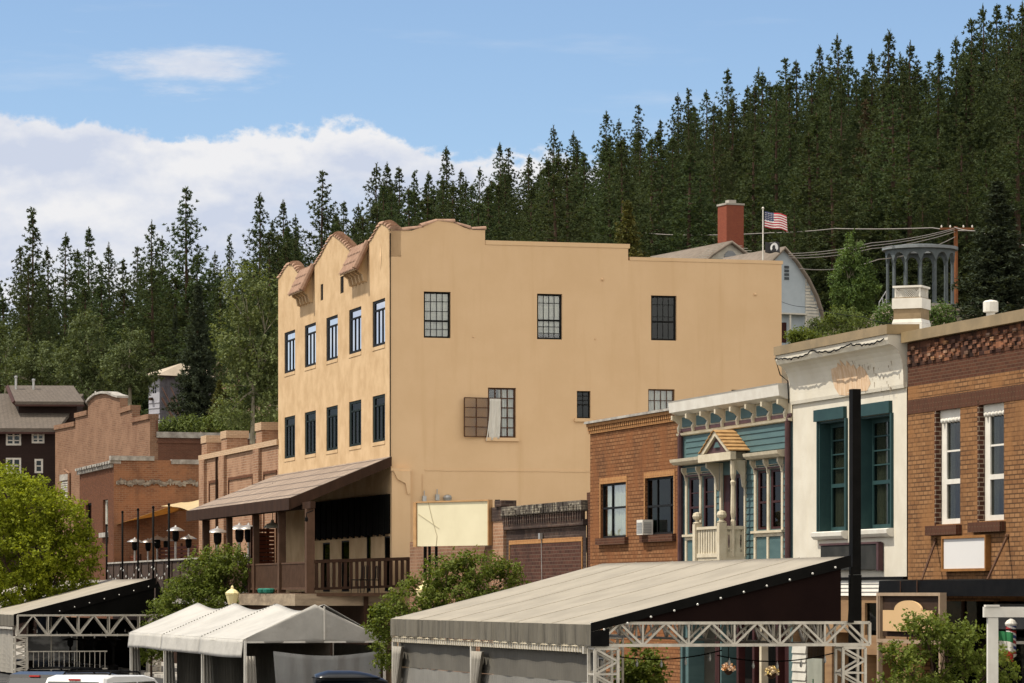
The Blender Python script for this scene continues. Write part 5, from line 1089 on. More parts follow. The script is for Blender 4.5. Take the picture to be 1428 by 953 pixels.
def drape(m, a, b, z0, z1, folds=10, amp=.06, pinch=0, off=(0, .012, 0), gather=None):
    a, b = Vector(a), Vector(b); nrm = (b-a).cross(Vector((0, 0, 1))).normalized()
    def fn(u, v):
        uu = u
        if gather: uu = gather+(u-gather)*(1-.75*max(0, (1-v))**1.2*(1 if gather in (0, 1) else .0))
        p = a.lerp(b, uu)+nrm*amp*sin(u*folds*2*pi+v*1.5)*(.4+.6*(1-v)); return (p.x, p.y, z0+(z1-z0)*v)
    m.sheet(fn, 48, 10, .01, tuple(nrm*.01))
sNear, sFar = F.s(829, tF), F.s(548, tF)
zEv, zHi = F.z(871, sNear, tF), 4.24
bt = Thing('large_truss_tent', 'large beige lean-to tent on aluminium trusses, nearest in the street', 'tent', sNear, tF)
m = MB()
def roofp(u, v):
    s_ = lerp(sFar, sNear, u); ribs = 6; sag = .035*abs(sin(u*ribs*pi)); t_ = lerp(tF-.05, tK, v)
    return (s_, t_, lerp(zEv, zHi, v)-sag*4*v*(1-v)-.02*sin(v*pi))
m.sheet(roofp, 72, 14, .02); bt.part('roof', m, 'tent_beige', smooth=True)
m = MB()
for k in range(1, 6):
    P = [roofp(k/6+(.0008 if j % 2 else -.0008), j/14) for j in range(15)]; m.tube([(p[0], p[1], p[2]+.004) for p in P], .009, 4)
bt.part('roof_seams', m, 'tent_beige')
m = MB()
def valp(u, v): s_ = lerp(sFar, sNear, u); return (s_, tF-.06-.02*sin(u*140)*(1-v)-.012*sin(u*61), lerp(zEv-.40, zEv-.005, v))
m.sheet(valp, 160, 4, .01, (0, .012, 0)); bt.part('valance', m, 'tent_grey')
m = MB(); m.bar((sFar, tF+.02, zEv-.50), (sNear-.55, tF+.02, zEv-.50), .09); m.bar((sNear-.6, tF, zEv-.5), (sNear-.5, tF, zEv-.5), .14); bt.part('eave_pipe', m, 'alu')
m = MB()
for k in range(84):
    a = lerp(sFar+.1, sNear-.6, k/83); m.bar((a, tF-.04, zEv-.395), (a+.03, tF-.04, zEv-.55), .016)
m.tube([(sFar, tF-.04, zEv-.43), (sNear-.55, tF-.04, zEv-.43)], .012, 4); bt.part('lacing_rope', m, 'cream')
# front curtains in bays
bays = [sFar+.05, F.s(658, tF), F.s(825, tF)-.1]
for i, (a, b) in enumerate(zip(bays, bays[1:])):
    zc_ = F.z(934 if i == 0 else 945, (a+b)/2, tF)
    m = MB(); drape(m, (a+.3, tF+.12, 0), (b-.1, tF+.12, 0), zc_+.0, zEv-.55, 5, .014); bt.part('curtain', m, 'tent_drape')
    m = MB(); drape(m, (a+.32, tF+.125, 0), (b-.12, tF+.125, 0), .1, zc_-.01, 5, .014); bt.part('clear_vinyl_panel', m, 'tent_clear')
    m = MB(); m.bar((a, tF+.02, .0), (a, tF+.02, zEv-.55), .10); bt.part('leg', m, 'alu')
    m = MB()
    def tie(u, v): k = .1+.55*(1-abs(2*v-.9))**0; return (a+.06+u*(.95*v**1.3+.10), tF-.03+.05*sin(u*24), .1+v*(zEv-.75))
    m.sheet(tie, 20, 12, .01, (0, .01, 0)); bt.part('tied_curtain', m, 'tent_drape_pale', smooth=True)
# near end: gable, rake, trusses
zT0, zT1 = F.z(900, sNear, 22), F.z(869, sNear, 22)
gs = sNear-.02
m = MB(); m.ptz([(F.t(872, gs), zT1+.02), (tK-.15, zT1+.02), (tK-.15, zHi-.2), (F.t(872, gs), zT1+.17)], gs-.03, gs); bt.part('gable_panel', m, 'brownpanel')
m = MB(); m.hexa([(sNear+.01, tF-.08, zEv-.42), (sNear+.01, tF+.75, zEv-.02), (sNear+.01, tK+.03, zHi-.20), (sNear+.01, tK+.03, zHi+.02)][0:4] if False else [(sNear+.01, tF-.08, zEv-.14), (sNear+.01, tK+.03, zHi-.20), (sNear+.01, tK+.03, zHi+.025), (sNear+.01, tF-.08, zEv+.025)], [(sNear+.05, tF-.08, zEv-.14), (sNear+.05, tK+.03, zHi-.20), (sNear+.05, tK+.03, zHi+.025), (sNear+.05, tF-.08, zEv+.025)])
m.hexa([(sNear+.01, tF-.08, zEv-.42), (sNear+.01, tF+.28, zEv-.42), (sNear+.01, tF+.28, zEv-.08), (sNear+.01, tF-.08, zEv-.143)], [(sNear+.05, tF-.08, zEv-.42), (sNear+.05, tF+.28, zEv-.42), (sNear+.05, tF+.28, zEv-.08), (sNear+.05, tF-.08, zEv-.143)]); bt.part('rake_band', m, 'black')
m = MB(); m.hexa([(sNear+.0, tK-.02, zT1), (sNear+.04, tK-.02, zT1), (sNear+.04, tK+.05, zHi-.2), (sNear+.0, tK+.05, zHi-.2)], [(sNear, tK+.10, zT1), (sNear+.04, tK+.10, zT1), (sNear+.04, tK+.08, zHi-.2), (sNear, tK+.08, zHi-.2)]); bt.part('corner_flap', m, 'black')
for k in range(11):
    f = (k+.35)/11; t_ = lerp(tF, tK, f); m = MB(); m.ball((sNear+.09, t_, lerp(zEv, zHi, f)-.14), .024, 6); bt.part('bulb', m, 'bulb', smooth=True)
tc0 = F.t(860, sNear)
m = MB(); truss(m, (sNear-.04, tF+.05, zT0), (sNear-.04, tK+.45, zT0), (0, 0, 1), (-1, 0, 0), zT1-zT0, .42, 6); bt.part('end_truss', m, 'alu')
m = MB(); truss(m, (sFar+.1, tF+.05, zT0), (sFar+.1, tK+.45, zT0), (0, 0, 1), (1, 0, 0), zT1-zT0, .42, 6); bt.part('end_truss', m, 'alu')
m = MB(); truss(m, (sFar, tK-.1, zT0), (sNear-.5, tK-.1, zT0), (0, 0, 1), (0, -1, 0), zT1-zT0, .3, 18, .022); bt.part('back_truss', m, 'alu')
for s_, t_ in ((sNear-.04, tF+.02), (sNear-.04, tK-.1), (sFar+.5, tF+.05), (sFar+.5, tK-.1)):
    m = MB(); truss(m, (s_, t_, 0), (s_, t_, zT0-.06), (0, 1, 0), (-1, 0, 0), .46, .42, 5, .026); bt.part('truss_leg', m, 'alu')
for k in range(5):
    s_ = lerp(sFar, sNear-.3, (k+.5)/5); m = MB(); m.bar((s_, tF+.1, zEv-.12), (s_, tK-.1, zHi-.12), .08); bt.part('rafter', m, 'alu')
m = MB(); drape(m, (F.s(690, tK), tK-.0, 0), (sFar+.4, tK-.0, 0), .2, zT0, 8, .05); bt.part('rear_curtain', m, 'tent_drape')
for tt, z_ in ((21.2, 2.35), (23.6, 2.3)):
    string_light([(sNear-1.2, tt-1.3, z_), (sNear-1.2, tt+1.2, z_+.05)], 'bulb string hung inside the big tent near its %s' % ('street side' if tt < 22 else 'pavement side'), 5, .15, 'bulb strings in the big tent', .03)
# near white frame tent with three bays
sW1 = F.s(340, tF); sW0 = F.s(181, tF); tW = F.t(538, sW1); tM = F.t(452, sW1)
zWe = F.z(893, sW1, tF)+.02; zWr = F.z(843, sW1, tM); zWb = F.z(886, sW1, tW)
wt = Thing('white_frame_tent', 'white three-bay ridge tent with scalloped ridge line', 'tent', sW1, tF)
nb_ = 3
def wroof(side):
    def fn(u, v):
        s_ = lerp(sW0, sW1, u); f = abs(sin(u*nb_*pi)); sagr = .20*f**1.3; t_ = lerp(tF if side == 0 else tW, tM, v); z = lerp(zWe, zWr, v)-sagr*v-.13*f*4*v*(1-v)*.6
        return (s_, t_, z)
    return fn
for sd in (0, 1):
    m = MB(); m.sheet(wroof(sd), 54, 12, .015); wt.part('roof_slope', m, 'tent_white', smooth=True, label='street-side white roof slope' if sd == 0 else 'rear white roof slope')
for k in range(nb_):
    a, b = lerp(sW0, sW1, k/nb_)+.06, lerp(sW0, sW1, (k+1)/nb_)-.06
    m = MB(); m.sheet(lambda u, v: (lerp(a, b, u), tF-.03-.06*(1-v)-.02*sin(u*9+k), lerp(zWe-.52-.03*sin(u*pi)*(k-1), zWe-.01, v)), 20, 5, .01, (0, .012, 0)); wt.part('valance', m, 'tent_white', smooth=True)
m = MB()
for k in range(1, nb_):
    for j in range(26): 
        v = j/26; u = k/nb_; p = wroof(0)(u, v); q = wroof(0)(u, v+.018); m.bar((p[0], p[1], p[2]+.012), (q[0], q[1], q[2]+.012), .03)
wt.part('seam_lacing', m, surf('grey_lacing', (.25, .24, .22), None, 2, .8, 0))
m = MB(); m.sheet(lambda u, v: (sW1+.012-.02*sin(u*22)*(1-v)-.03*(1-v), lerp(tF-.02, tW, u), lerp(zWe-.10, lerp(zWe, zWr, 1-abs(2*u-1)), v)), 40, 8, .012, (-.012, 0, 0)); wt.part('gable_end', m, 'tent_white', smooth=True)
m = MB(); m.bar((sW1+.02, tM, zWe-.02), (sW1+.02, tM, zWr-.05), .045); m.bar((sW1-.04, tF, zWe-.08), (sW1-.04, tW, zWe-.08), .05); wt.part('gable_frame', m, 'white')
for k in range(nb_+1):
    s_ = lerp(sW0, sW1, k/nb_)
    for t_ in (tF+.04, tW-.04):
        m = MB(); m.bar((s_, t_, 0), (s_, t_, zWe-.03), .07); wt.part('leg', m, 'white')
    m = MB(); m.sheet(lambda u, v: (s_+.06+.035*sin(u*19), tF+.06+u*(.26+.10*(1-v)), .02+v*(zWe-.5)), 16, 6, .01, (.01, 0, 0)); wt.part('tied_drape', m, 'tent_drape_pale', smooth=True)
    if k in (1, 2):
        m = MB(); m.sheet(lambda u, v: (s_-.05-.03*sin(u*30), lerp(tF+.45, tW-.15, u), .04+v*(zWe-.22)), 30, 4, .01, (-.01, 0, 0)); wt.part('cross_wall_cloth', m, 'tent_drape', smooth=True)
    if k < nb_:
        m = MB(); m.bar((s_+.1, tF, zWe-.06), (lerp(sW0, sW1, (k+1)/nb_)-.1, tF, zWe-.06), .05); wt.part('eave_bar', m, 'white')
for k in range(1, nb_):
    a, b = lerp(sW0, sW1, k/nb_)+.4, lerp(sW0, sW1, (k+1)/nb_)-.2; m = MB(); drape(m, (a, tW-.1, 0), (b, tW-.1, 0), .05, zWe-.2, 6, .04); wt.part('rear_wall_cloth', m, 'tent_drape')
m = MB(); tw0, tw1 = F.t(382, sW1), F.t(531, sW1)
m.sheet(lambda u, v: (sW1-.06-.05*sin(u*16+v*2)-.03*sin(u*40), lerp(tw0+.25*(1-v)*(1-u)*.6, tw1, u), lerp(.05, F.z(908, sW1, tM)-.14*sin(u*pi), v)), 40, 12, .01, (-.01, 0, 0)); wt.part('side_wall_cloth', m, clothmat('silver_grey_cloth', (.36, .36, .35), .3, fold=(3, 3, .5)), smooth=True)
# far lean-to tent
sX1 = F.s(21, tF); sX0 = F.s(-110, tF); tXK = F.t(217, sX1); zX, zXh = F.z(857.5, sX1, tF), F.z(806.5, sX1, tXK)
ft = Thing('far_truss_tent', 'smaller-looking beige lean-to tent on trusses beyond the white tent', 'tent', sX1, tF)
m = MB(); m.sheet(lambda u, v: (lerp(sX0, sX1, u), lerp(tF-.05, tXK, v), lerp(zX, zXh, v)-.04*sin(v*pi)-.02*abs(sin(u*18))), 36, 10, .02); ft.part('roof', m, 'tent_beige', smooth=True)
m = MB(); m.sheet(lambda u, v: (lerp(sX0, sX1, u), tF-.06-.02*sin(u*100), lerp(zX-.5, zX-.005, v)), 80, 3, .01, (0, .012, 0)); ft.part('valance', m, 'tent_grey')
m = MB(); m.bar((sX0, tF, zX-.58), (sX1-.6, tF, zX-.58), .1); ft.part('eave_pipe', m, 'alu')
m = MB(); drape(m, (sX0, tF+.1, 0), (sX1-1.0, tF+.1, 0), .1, zX-.6, 26, .10); ft.part('curtain', m, 'tent_drape_pale')
zx0, zx1 = F.z(886, sX1, 22), F.z(857.5, sX1, 22)-.02; zx1 = zx0+.85 if zx1-zx0 > .85 else zx1
m = MB(); m.ptz([(tF+.2, zx1+.04), (tXK-.1, zx1+.04), (tXK-.05, zXh-.1), (tF+.2, zX-.03)], sX1-.05, sX1-.01); ft.part('gable_panel', m, 'blackpanel')
m = MB(); m.hexa([(sX1, tF-.06, zX-.45), (sX1, tXK, zXh-.42), (sX1, tXK, zXh+.02), (sX1, tF-.06, zX+.02)], [(sX1+.04, tF-.06, zX-.45), (sX1+.04, tXK, zXh-.42), (sX1+.04, tXK, zXh+.02), (sX1+.04, tF-.06, zX+.02)]); ft.part('rake_band', m, 'black')
m = MB(); m.hexa([(sX1, tXK-.02, zx1), (sX1+.03, tXK-.02, zx1), (sX1+.03, tXK, zXh-.3), (sX1, tXK, zXh-.3)], [(sX1, tXK+.55, zx1+.3), (sX1+.03, tXK+.55, zx1+.3), (sX1+.03, tXK+.1, zXh-.1), (sX1, tXK+.1, zXh-.1)]); ft.part('corner_flap', m, 'black')
m = MB(); truss(m, (sX1+.08, tF+.1, zx0), (sX1+.08, tXK+.6, zx0), (0, 0, 1), (-1, 0, 0), zx1-zx0, .5, 5, .04); ft.part('end_truss', m, 'alu')
for t_ in (tF+.0, tXK-.3):
    m = MB(); truss(m, (sX1+.05, t_, 0), (sX1+.05, t_, zx0-.08), (0, 1, 0), (-1, 0, 0), .5, .5, 6, .035); ft.part('truss_leg', m, 'alu')
for k in range(9): f = (k+.5)/9; m = MB(); m.ball((sX1+.1, lerp(tF+.3, tXK, f), lerp(zX, zXh, f)-.28), .03, 6); ft.part('bulb', m, 'bulb', smooth=True)
m = MB(); m.box(sX0, sX1-3, tXK+.1, tXK+.15, 0.1, zx0+.6); ft.part('rear_wall', m, 'blackpanel')
m = MB(); m.sheet(lambda u, v: (sX1-2.0-.03*sin(u*7+v*3), lerp(F.t(38, sX1-2), F.t(107, sX1-2), u), lerp(F.z(921, sX1-2, 22), F.z(888, sX1-2, 22), v)), 20, 8, .012, (-.012, 0, 0))
mm, bb_, oo_ = newmat('clear_vinyl'); L(mixc(sstep(nz(.9, 4, .6, stretch=(1, 1, 2)), .45, .62), (.12, .12, .12), (.34, .34, .33)), bb_.inputs['Base Color']); bb_.inputs['Roughness'].default_value = .18
ft.part('clear_vinyl_wall', m, mm)
m = MB()
for u in (0, .48, 1): m.bar((sX1-1.96, lerp(F.t(38, sX1-2), F.t(107, sX1-2), u), 0), (sX1-1.96, lerp(F.t(38, sX1-2), F.t(107, sX1-2), u), 2.5), .05)
ft.part('wall_frame', m, 'alu')
m = MB(); zr_ = 1.05
m.bar((sX1-.3, tF+.5, zr_), (sX1-.3, tF+4, zr_), .05); m.bar((sX1-.3, tF+.5, .3), (sX1-.3, tF+4, .3), .05)
for k in range(16): m.bar((sX1-.3, tF+.6+k*.22, .3), (sX1-.3, tF+.6+k*.22, zr_), .025)
ft.part('guard_rail', m, 'alu')
for i, (px, lab) in enumerate(((98, 'black patio heater under the far tent, nearest its vinyl wall'), (115, 'black patio heater under the far tent, between two others'), (131, 'black patio heater under the far tent, third from the vinyl wall'), (158, 'black patio heater under the far tent, close to the white tent'))):
    s_ = sX1-1.2; t_ = F.t(px, s_); o = H2.o if i == 0 else dup(H2.o); o.location = F.w(s_, t_, .1); o['label'] = lab; o.scale = (.9, .9, .66)
for i, z_ in enumerate((2.05, 2.15)):
    string_light([(sX1-.8-i, tF+.8, z_), (sX1-.8-i, tXK-.3, z_)], 'bulb string across the %s of the far tent' % ('mouth' if i == 0 else 'inside'), 10, .3, 'bulb strings in the far tent', .04)

# ------------------------------------------------------------------ street furniture
m = MB(); xp, yp = (1192.3-CX)/FPX*73, 73
pp = Thing('black_pole', 'tall square black pole standing before the white stucco building', 'pole', *F.st(1192.3, 73))
s_, t_ = F.st(1192.3, 73); m.box(s_-.105, s_+.105, t_-.09, t_+.09, 3.9, F.z(543, s_, t_)); pp.part('upper_shaft', m, 'black')
m = MB(); m.box(s_-.115, s_+.115, t_-.10, t_+.10, 0, 3.896); pp.part('lower_shaft', m, 'black')
def street_lamp(px, py, t_, label):
    s_ = F.s(px, t_); z = F.z(py, s_, t_); q = Thing('street_lamp', label, 'street lamp', s_, t_, 0, group='acorn street lamps')
    m = MB(); m.lathe((s_, t_, 0), [(.18, .15), (.18, .3), (.11, .5), (.075, .7), (.06, z-.65), (.10, z-.6), (.12, z-.5)], 10); q.part('post', m, 'black')
    m = MB(); m.lathe((s_, t_, z-.5), [(.15, 0), (.24, .32), (.26, .36), (.22, .40)], 8); q.part('globe', m, 'lamp_cream')
    m = MB(); m.lathe((s_, t_, z-.098), [(.27, 0), (.2, .08), (.11, .14), (.05, .18), (.06, .22), (.01, .3)], 8); q.part('cap', m, 'lamp_cream')
street_lamp(324, 824, 24.2, 'cream acorn street lamp beside the bushy tree below the porch')
street_lamp(592, 818, 25.2, 'cream acorn street lamp half hidden in leaves below the billboard')
# white timber arch at the right edge
s_, t_ = F.st(1384, 52)
wa = Thing('white_timber_frame', 'white painted timber post and beam frame at the right edge', 'pergola', s_, t_)
zt2 = F.z(861, s_, t_); WF = Frame(90)
m = MB(); x0 = .0
def tocam(mb):   # author in metres: x to the picture's right, y away; then turn into street axes
    for i, (x, y, z) in enumerate(mb.v): v = F.w(s_, t_); X, Y = v.x+x, v.y+y; mb.v[i] = (F.sn*X-F.c*Y, F.c*X+F.sn*Y, z)
    return mb
m.box(-.075, .075, -.075, .075, 0, zt2-.002); wa.part('post', tocam(m), 'white')
m = MB(); m.box(-.13, 1.6, -.09, .09, zt2, zt2+.15); wa.part('beam', tocam(m), 'white')
m = MB(); m.box(-.11, .09, -.11, .11, zt2+.152, zt2+.18); wa.part('beam_cap', tocam(m), 'white')
m = MB(); m.box(1.45, 1.6, -.075, .075, 0, zt2-.002); wa.part('post', tocam(m), 'white')
# barber pole and bunting by the shop
s_, t_ = F.s(1410, T-.5), T-.5; bz = F.z(912, s_, t_)
bp = Thing('barber_pole', 'striped red white and blue barber pole by the shopfront', 'barber pole', s_, t_, bz)
mm, bb_, oo_ = newmat('barber_stripes'); t0 = N('ShaderNodeTexCoord'); s0 = N('ShaderNodeSeparateXYZ'); L(t0.outputs['Object'], s0.inputs[0])
ang = M('DIVIDE', M('ARCTAN2', s0.outputs[1], s0.outputs[0]), 2*pi); fr_ = M('FRACT', M('ADD', M('MULTIPLY', s0.outputs[2], 4.5), ang))
c1 = mixc(M('LESS_THAN', fr_, .3), (.75, .73, .68), (.35, .03, .03)); c2 = mixc(M('MULTIPLY', M('GREATER_THAN', fr_, .5), M('LESS_THAN', fr_, .78)), c1, (.03, .05, .2)); L(c2, bb_.inputs['Base Color'])
m = MB(); m.tube([(s_, t_, bz), (s_, t_, bz+.58)], .105, 14); bp.part('striped_cylinder', m, mm)
m = MB(); m.lathe((s_, t_, bz+.583), [(.12, 0), (.13, .04), (.09, .1), (.02, .14)], 12); m.lathe((s_, t_, bz-.104), [(.02, 0), (.1, .05), (.125, .1)], 12); m.box(s_-.03, s_+.03, t_, T-.004, bz+.2, bz+.26); bp.part('end_caps', m, 'white')
s_, t_ = F.s(1396, T-.8), T-.8; z_ = F.z(880, s_, t_)
q = Thing('folded_flag', 'green white and red cloth hanging in folds by the shopfront', 'flag', s_, t_, z_)
for k, c in enumerate(((.04, .2, .08), (.72, .70, .64), (.4, .04, .03))):
    m = MB(); m.sheet(lambda u, v: (s_+.1*sin(u*9), t_-.25+u*.5, z_-.2*k-.20+.195*v-.22*(u-.5)**2), 12, 3, .01, (.01, 0, 0)); q.part('stripe', m, surf('cloth%d' % k, c, None, 2, .9, 0), label=('green', 'white', 'red')[k]+' band of the cloth')
m = MB(); m.tube([(s_, t_-.3, z_+.02), (s_, t_+.3, z_+.02)], .02, 6); m.tube([(s_, t_+.3, z_+.02), (s_, T-.01, z_+.02)], .02, 6); q.part('rod', m, 'black')
# hanging baskets in the shade behind the big tent
for px, py, c, lab in ((1016, 925, (.55, .22, .03), 'orange flower basket hanging in the shade behind the big tent'), (1076, 930, (.6, .42, .08), 'yellow flower basket hanging in the shade behind the big tent')):
    t_ = T-.9; s_ = F.s(px, t_); z_ = F.z(py, s_, t_); q = Thing('flower_basket', lab, 'flower basket', s_, t_, z_, group='flower baskets along the shopfronts')
    m = MB(); m.lathe((s_, t_, z_-.3), [(.04, 0), (.10, .06), (.13, .16), (.02, .16)], 10); q.part('basket', m, 'wood_dk')
    m = MB(); random.seed(px)
    for k in range(120):
        a = random.random()*6.28; r = .17*random.random()**.5; p = Vector((s_+r*cos(a), t_+r*sin(a), z_-.12+.16*random.random()-r*.5)); d1 = Vector((random.uniform(-1, 1), random.uniform(-1, 1), random.uniform(-1, 1))).normalized()*.03; d2 = d1.orthogonal().normalized()*.03; m.quad(p-d1, p-d2, p+d1, p+d2)
    q.part('flowers', m, surf('petals%d' % px, c, (.7, .6, .5), 6, .7, 0)); m = MB(); m.tube([(s_, t_, z_), (s_, t_, 3.2)], .012, 4); q.part('hanger', m, 'black')

# ------------------------------------------------------------------ vehicles
GL = glassmat('car_glass', (.08, .09, .10), .12)
def paint(name, c, met=.3):
    m, b, o = newmat(name); L(mixc(nz(2, 3), c, tuple(x*.92 for x in c)), b.inputs['Base Color']); b.inputs['Roughness'].default_value = .28; b.inputs['Metallic'].default_value = met; b.inputs['Coat Weight'].default_value = .25; return m
TYRE = surf('tyre_rubber', (.02, .02, .02), None, 2, .9, 0)
RED = surf('tail_lamp_red', (.45, .02, .015), None, 2, .3, 0, spec=.6)
def car(px, Y, rz, label, pm, hgt=1.72, ln=4.6, wd=1.86, wagon=True, rack=True):
    s_, t_ = F.st(px, Y); h = Thing('parked_car', label, 'car', s_, t_, .0, group='cars parked in the street')
    X = ln/2
    low = [(-X, .42), (-X+.05, .30), (X-.1, .28), (X, .42), (X, .72), (X-.12, .92), (X-1.1, 1.04), (-X+.12, 1.02), (-X, .85)]
    V = []
    def shell(m, prof, w0, w1, inset):   # side profile (y,z) swept over the width with a tumblehome
        n = len(prof); xs = [-1, -.94, .94, 1]; ws = [inset, 0, 0, inset]
        cy = sum(p[0] for p in prof)/n; cz = sum(p[1] for p in prof)/n
        rings = []
        for x, i in zip(xs, ws): rings.append([(x*(w0/2 if True else 0)-(0 if p[1] < 1.1 else x*(p[1]-1.1)/(hgt-1.0)*w1), cy+(p[0]-cy)*(1-i*.06), cz+(p[1]-cz)*(1-i*.10)) for p in prof])
        b = len(m.v); m.v += [q for r in rings for q in r]
        for k in range(3): m.f += [(b+k*n+i, b+k*n+(i+1) % n, b+(k+1)*n+(i+1) % n, b+(k+1)*n+i) for i in range(n)]
        m.f += [tuple(range(b+n-1, b-1, -1)), tuple(range(b+3*n, b+4*n))]
    def place(m): 
        for i, (x, y, z) in enumerate(m.v): m.v[i] = (s_+x, t_+y, z)
        return m
    m = MB(); shell(m, low, wd, 0, 1); h.part('body', place(m), pm, smooth=False)
    cab = [(-X+.10, 1.02), (X-1.25, 1.03), (X-2.05, hgt-.10), (X-2.5, hgt-.02), (-X+.75, hgt), (-X+.42, hgt-.06)] if wagon else [(-X+.55, 1.02), (X-1.25, 1.03), (X-2.0, hgt-.06), (X-2.5, hgt), (-X+1.5, hgt-.02)]
    m = MB(); shell(m, cab, wd-.10, .16, 1); h.part('cabin', place(m), pm)
    cz = 1.03; 
    for x in (-1, 1):
        m = MB(); w0 = lambda z: x*((wd-.10)/2-(0 if z < 1.1 else (z-1.1)/(hgt-1.0)*.16)+.004)
        y0, y1 = (-X+.45, X-1.55) if wagon else (-X+1.1, X-1.55)
        zt_ = hgt-.16; yb0, yb1 = y0+.25, y1-.62
        for (a0, a1, b0, b1) in ((y0, (y0+y1)/2-.04, yb0, (yb0+yb1)/2+.1), ((y0+y1)/2+.04, y1, (yb0+yb1)/2+.18, yb1)):
            P = [(w0(cz+.08), a0, cz+.08), (w0(cz+.08), a1, cz+.08), (w0(zt_), b1, zt_), (w0(zt_), b0, zt_)]; m.hexa(P, [(p[0]+x*.012, p[1], p[2]) for p in P])
        h.part('side_window', place(m), GL)
    wz = lambda y: 0
    back = cab[-1] if wagon else cab[-1]; b0 = cab[0]
    P0, P1 = Vector((0, b0[0], b0[1])), Vector((0, back[0], back[1])); 
    def pane_(A, B, name, out):
        m = MB(); w_a, w_b = wd*.40, wd*.34; A2, B2 = A.lerp(B, .12), A.lerp(B, .88); P = [(-w_a, A2.y+out, A2.z), (w_a, A2.y+out, A2.z), (w_b, B2.y+out, B2.z), (-w_b, B2.y+out, B2.z)]; m.hexa(P, [(p[0], p[1]+out*1.2, p[2]+.004) for p in P]); h.part(name, place(m), GL)
    pane_(P0, P1, 'rear_window', -.025); pane_(Vector((0, cab[1][0], cab[1][1])), Vector((0, cab[2][0], cab[2][1])), 'windscreen', .03)
    for x in (-1, 1):
        m = MB(); m.box(x*wd*.41-.09, x*wd*.41+.09, -X-.02, -X+.03, .72, .98); h.part('tail_lamp', place(m), RED)
        m = MB(); m.box(x*wd*.38-.16, x*wd*.38+.16, X-.06, X+.015, .64, .80); h.part('headlight', place(m), 'bulb')
        m = MB(); m.box(x*(wd/2+.02)-.09, x*(wd/2+.02)+.09, X-1.6, X-1.45, 1.03, 1.18); h.part('mirror', place(m), pm)
        for y in (-X+.85, X-.9):
            m = MB(); r = .34; m.prism([(y+r*cos(2*pi*k/20), r+r*sin(2*pi*k/20)) for k in range(20)], x*wd/2-x*.2, x*wd/2+x*.012, lambda u, v, w: (w, u, v)); wh = h.part('wheel', place(m), TYRE)
            m = MB(); m.prism([(y+.22*cos(2*pi*k/12), r+.22*sin(2*pi*k/12)) for k in range(12)], x*wd/2+x*.013, x*wd/2+x*.03, lambda u, v, w: (w, u, v)); h.part('rim', place(m), 'galv', wh)
    m = MB(); m.box(-.14, .14, back[0]-.06, back[0]+.02, hgt-.11, hgt-.075); h.part('brake_light', place(m), RED)
    m = MB(); m.box(-.26, .26, -X-.02, -X, .58, .70); h.part('number_plate', place(m), 'white')
    if rack:
        m = MB()
        for x in (-.58, .58): m.tube([(x, -X+.85, hgt-.02), (x, -X+.95, hgt+.06), (x, X-2.5, hgt+.05), (x, X-2.4, hgt-.04)], .022, 6)
        for y in (-X+1.3, X-2.9): m.box(-.6, .6, y-.03, y+.03, hgt+.05, hgt+.09)
        h.part('roof_rack', place(m), 'black')
    h.o.rotation_euler.z += rz
    return h, s_, t_
# local car axis +y is its front; turned so the tail faces the camera
car(120, 82, radians(45), 'dark grey estate car with black roof rails before the far tent', paint('grey_car_paint', (.035, .034, .033), .0), 1.76)
car(168, 79.5, radians(50), 'white estate car partly behind the first tent leg', paint('white_car_paint', (.72, .72, .70), 0), 1.74)
ch_, s_, t_ = car(487, 75.5, radians(-4), 'dark car carrying a black roof box before the white tent', paint('black_car_paint', (.015, .016, .018)), 1.48, 4.5, 1.8, True, True)
cb = Thing('roof_box', 'black tapered cargo box strapped on a car roof before the white tent', 'roof box', s_, t_, 1.56)
m = MB(); rings = []
for i in range(13):
    f = i/12; y = -.72+1.52*f; hh = .30*(1-max(0, (f-.45)/.55)**2*.72)*(min(1, .74+f*1.6)); w_ = .40*(1-max(0, (f-.5)/.5)**2*.55); rings.append([(w_*cos(a)*1.0 if abs(cos(a)) < .8 else w_*(.8+.2*(abs(cos(a))-.8)/.2)*(1 if cos(a) > 0 else -1), y, 1.60+hh*.5+hh*.5*sin(a)*1.0) for a in [2*pi*k/16 for k in range(16)]])
n = 16; m.v = [q for r in rings for q in r]; m.f = [(i*n+k, i*n+(k+1) % n, (i+1)*n+(k+1) % n, (i+1)*n+k) for i in range(12) for k in range(n)]+[tuple(range(n-1, -1, -1)), tuple(range(12*n, 13*n))]
def turn(mb, a):
    for i, (x, y, z) in enumerate(mb.v): mb.v[i] = (s_+x*cos(a)-y*sin(a), t_+x*sin(a)+y*cos(a), z)
    return mb
cb.part('shell', turn(m, radians(-4)), surf('gloss_black_plastic', (.012, .014, .018), None, 2, .3, 0, spec=.5), smooth=True)
m = MB(); m.box(-.41, .41, -.74, .6, 1.735, 1.755); cb.part('lid_seam', turn(m, radians(-4)), 'black')

# ------------------------------------------------------------------ buildings and fittings on the hill
def V2(px, py, Y): return Vector(((px-CX)/FPX*Y, Y, CAMZ+(HY-py)/FPX*Y))
MT['roof_hill'] = surf('grey_brown_roof', (.21, .175, .145), (.16, .135, .11), 2, .9, .2, 6)
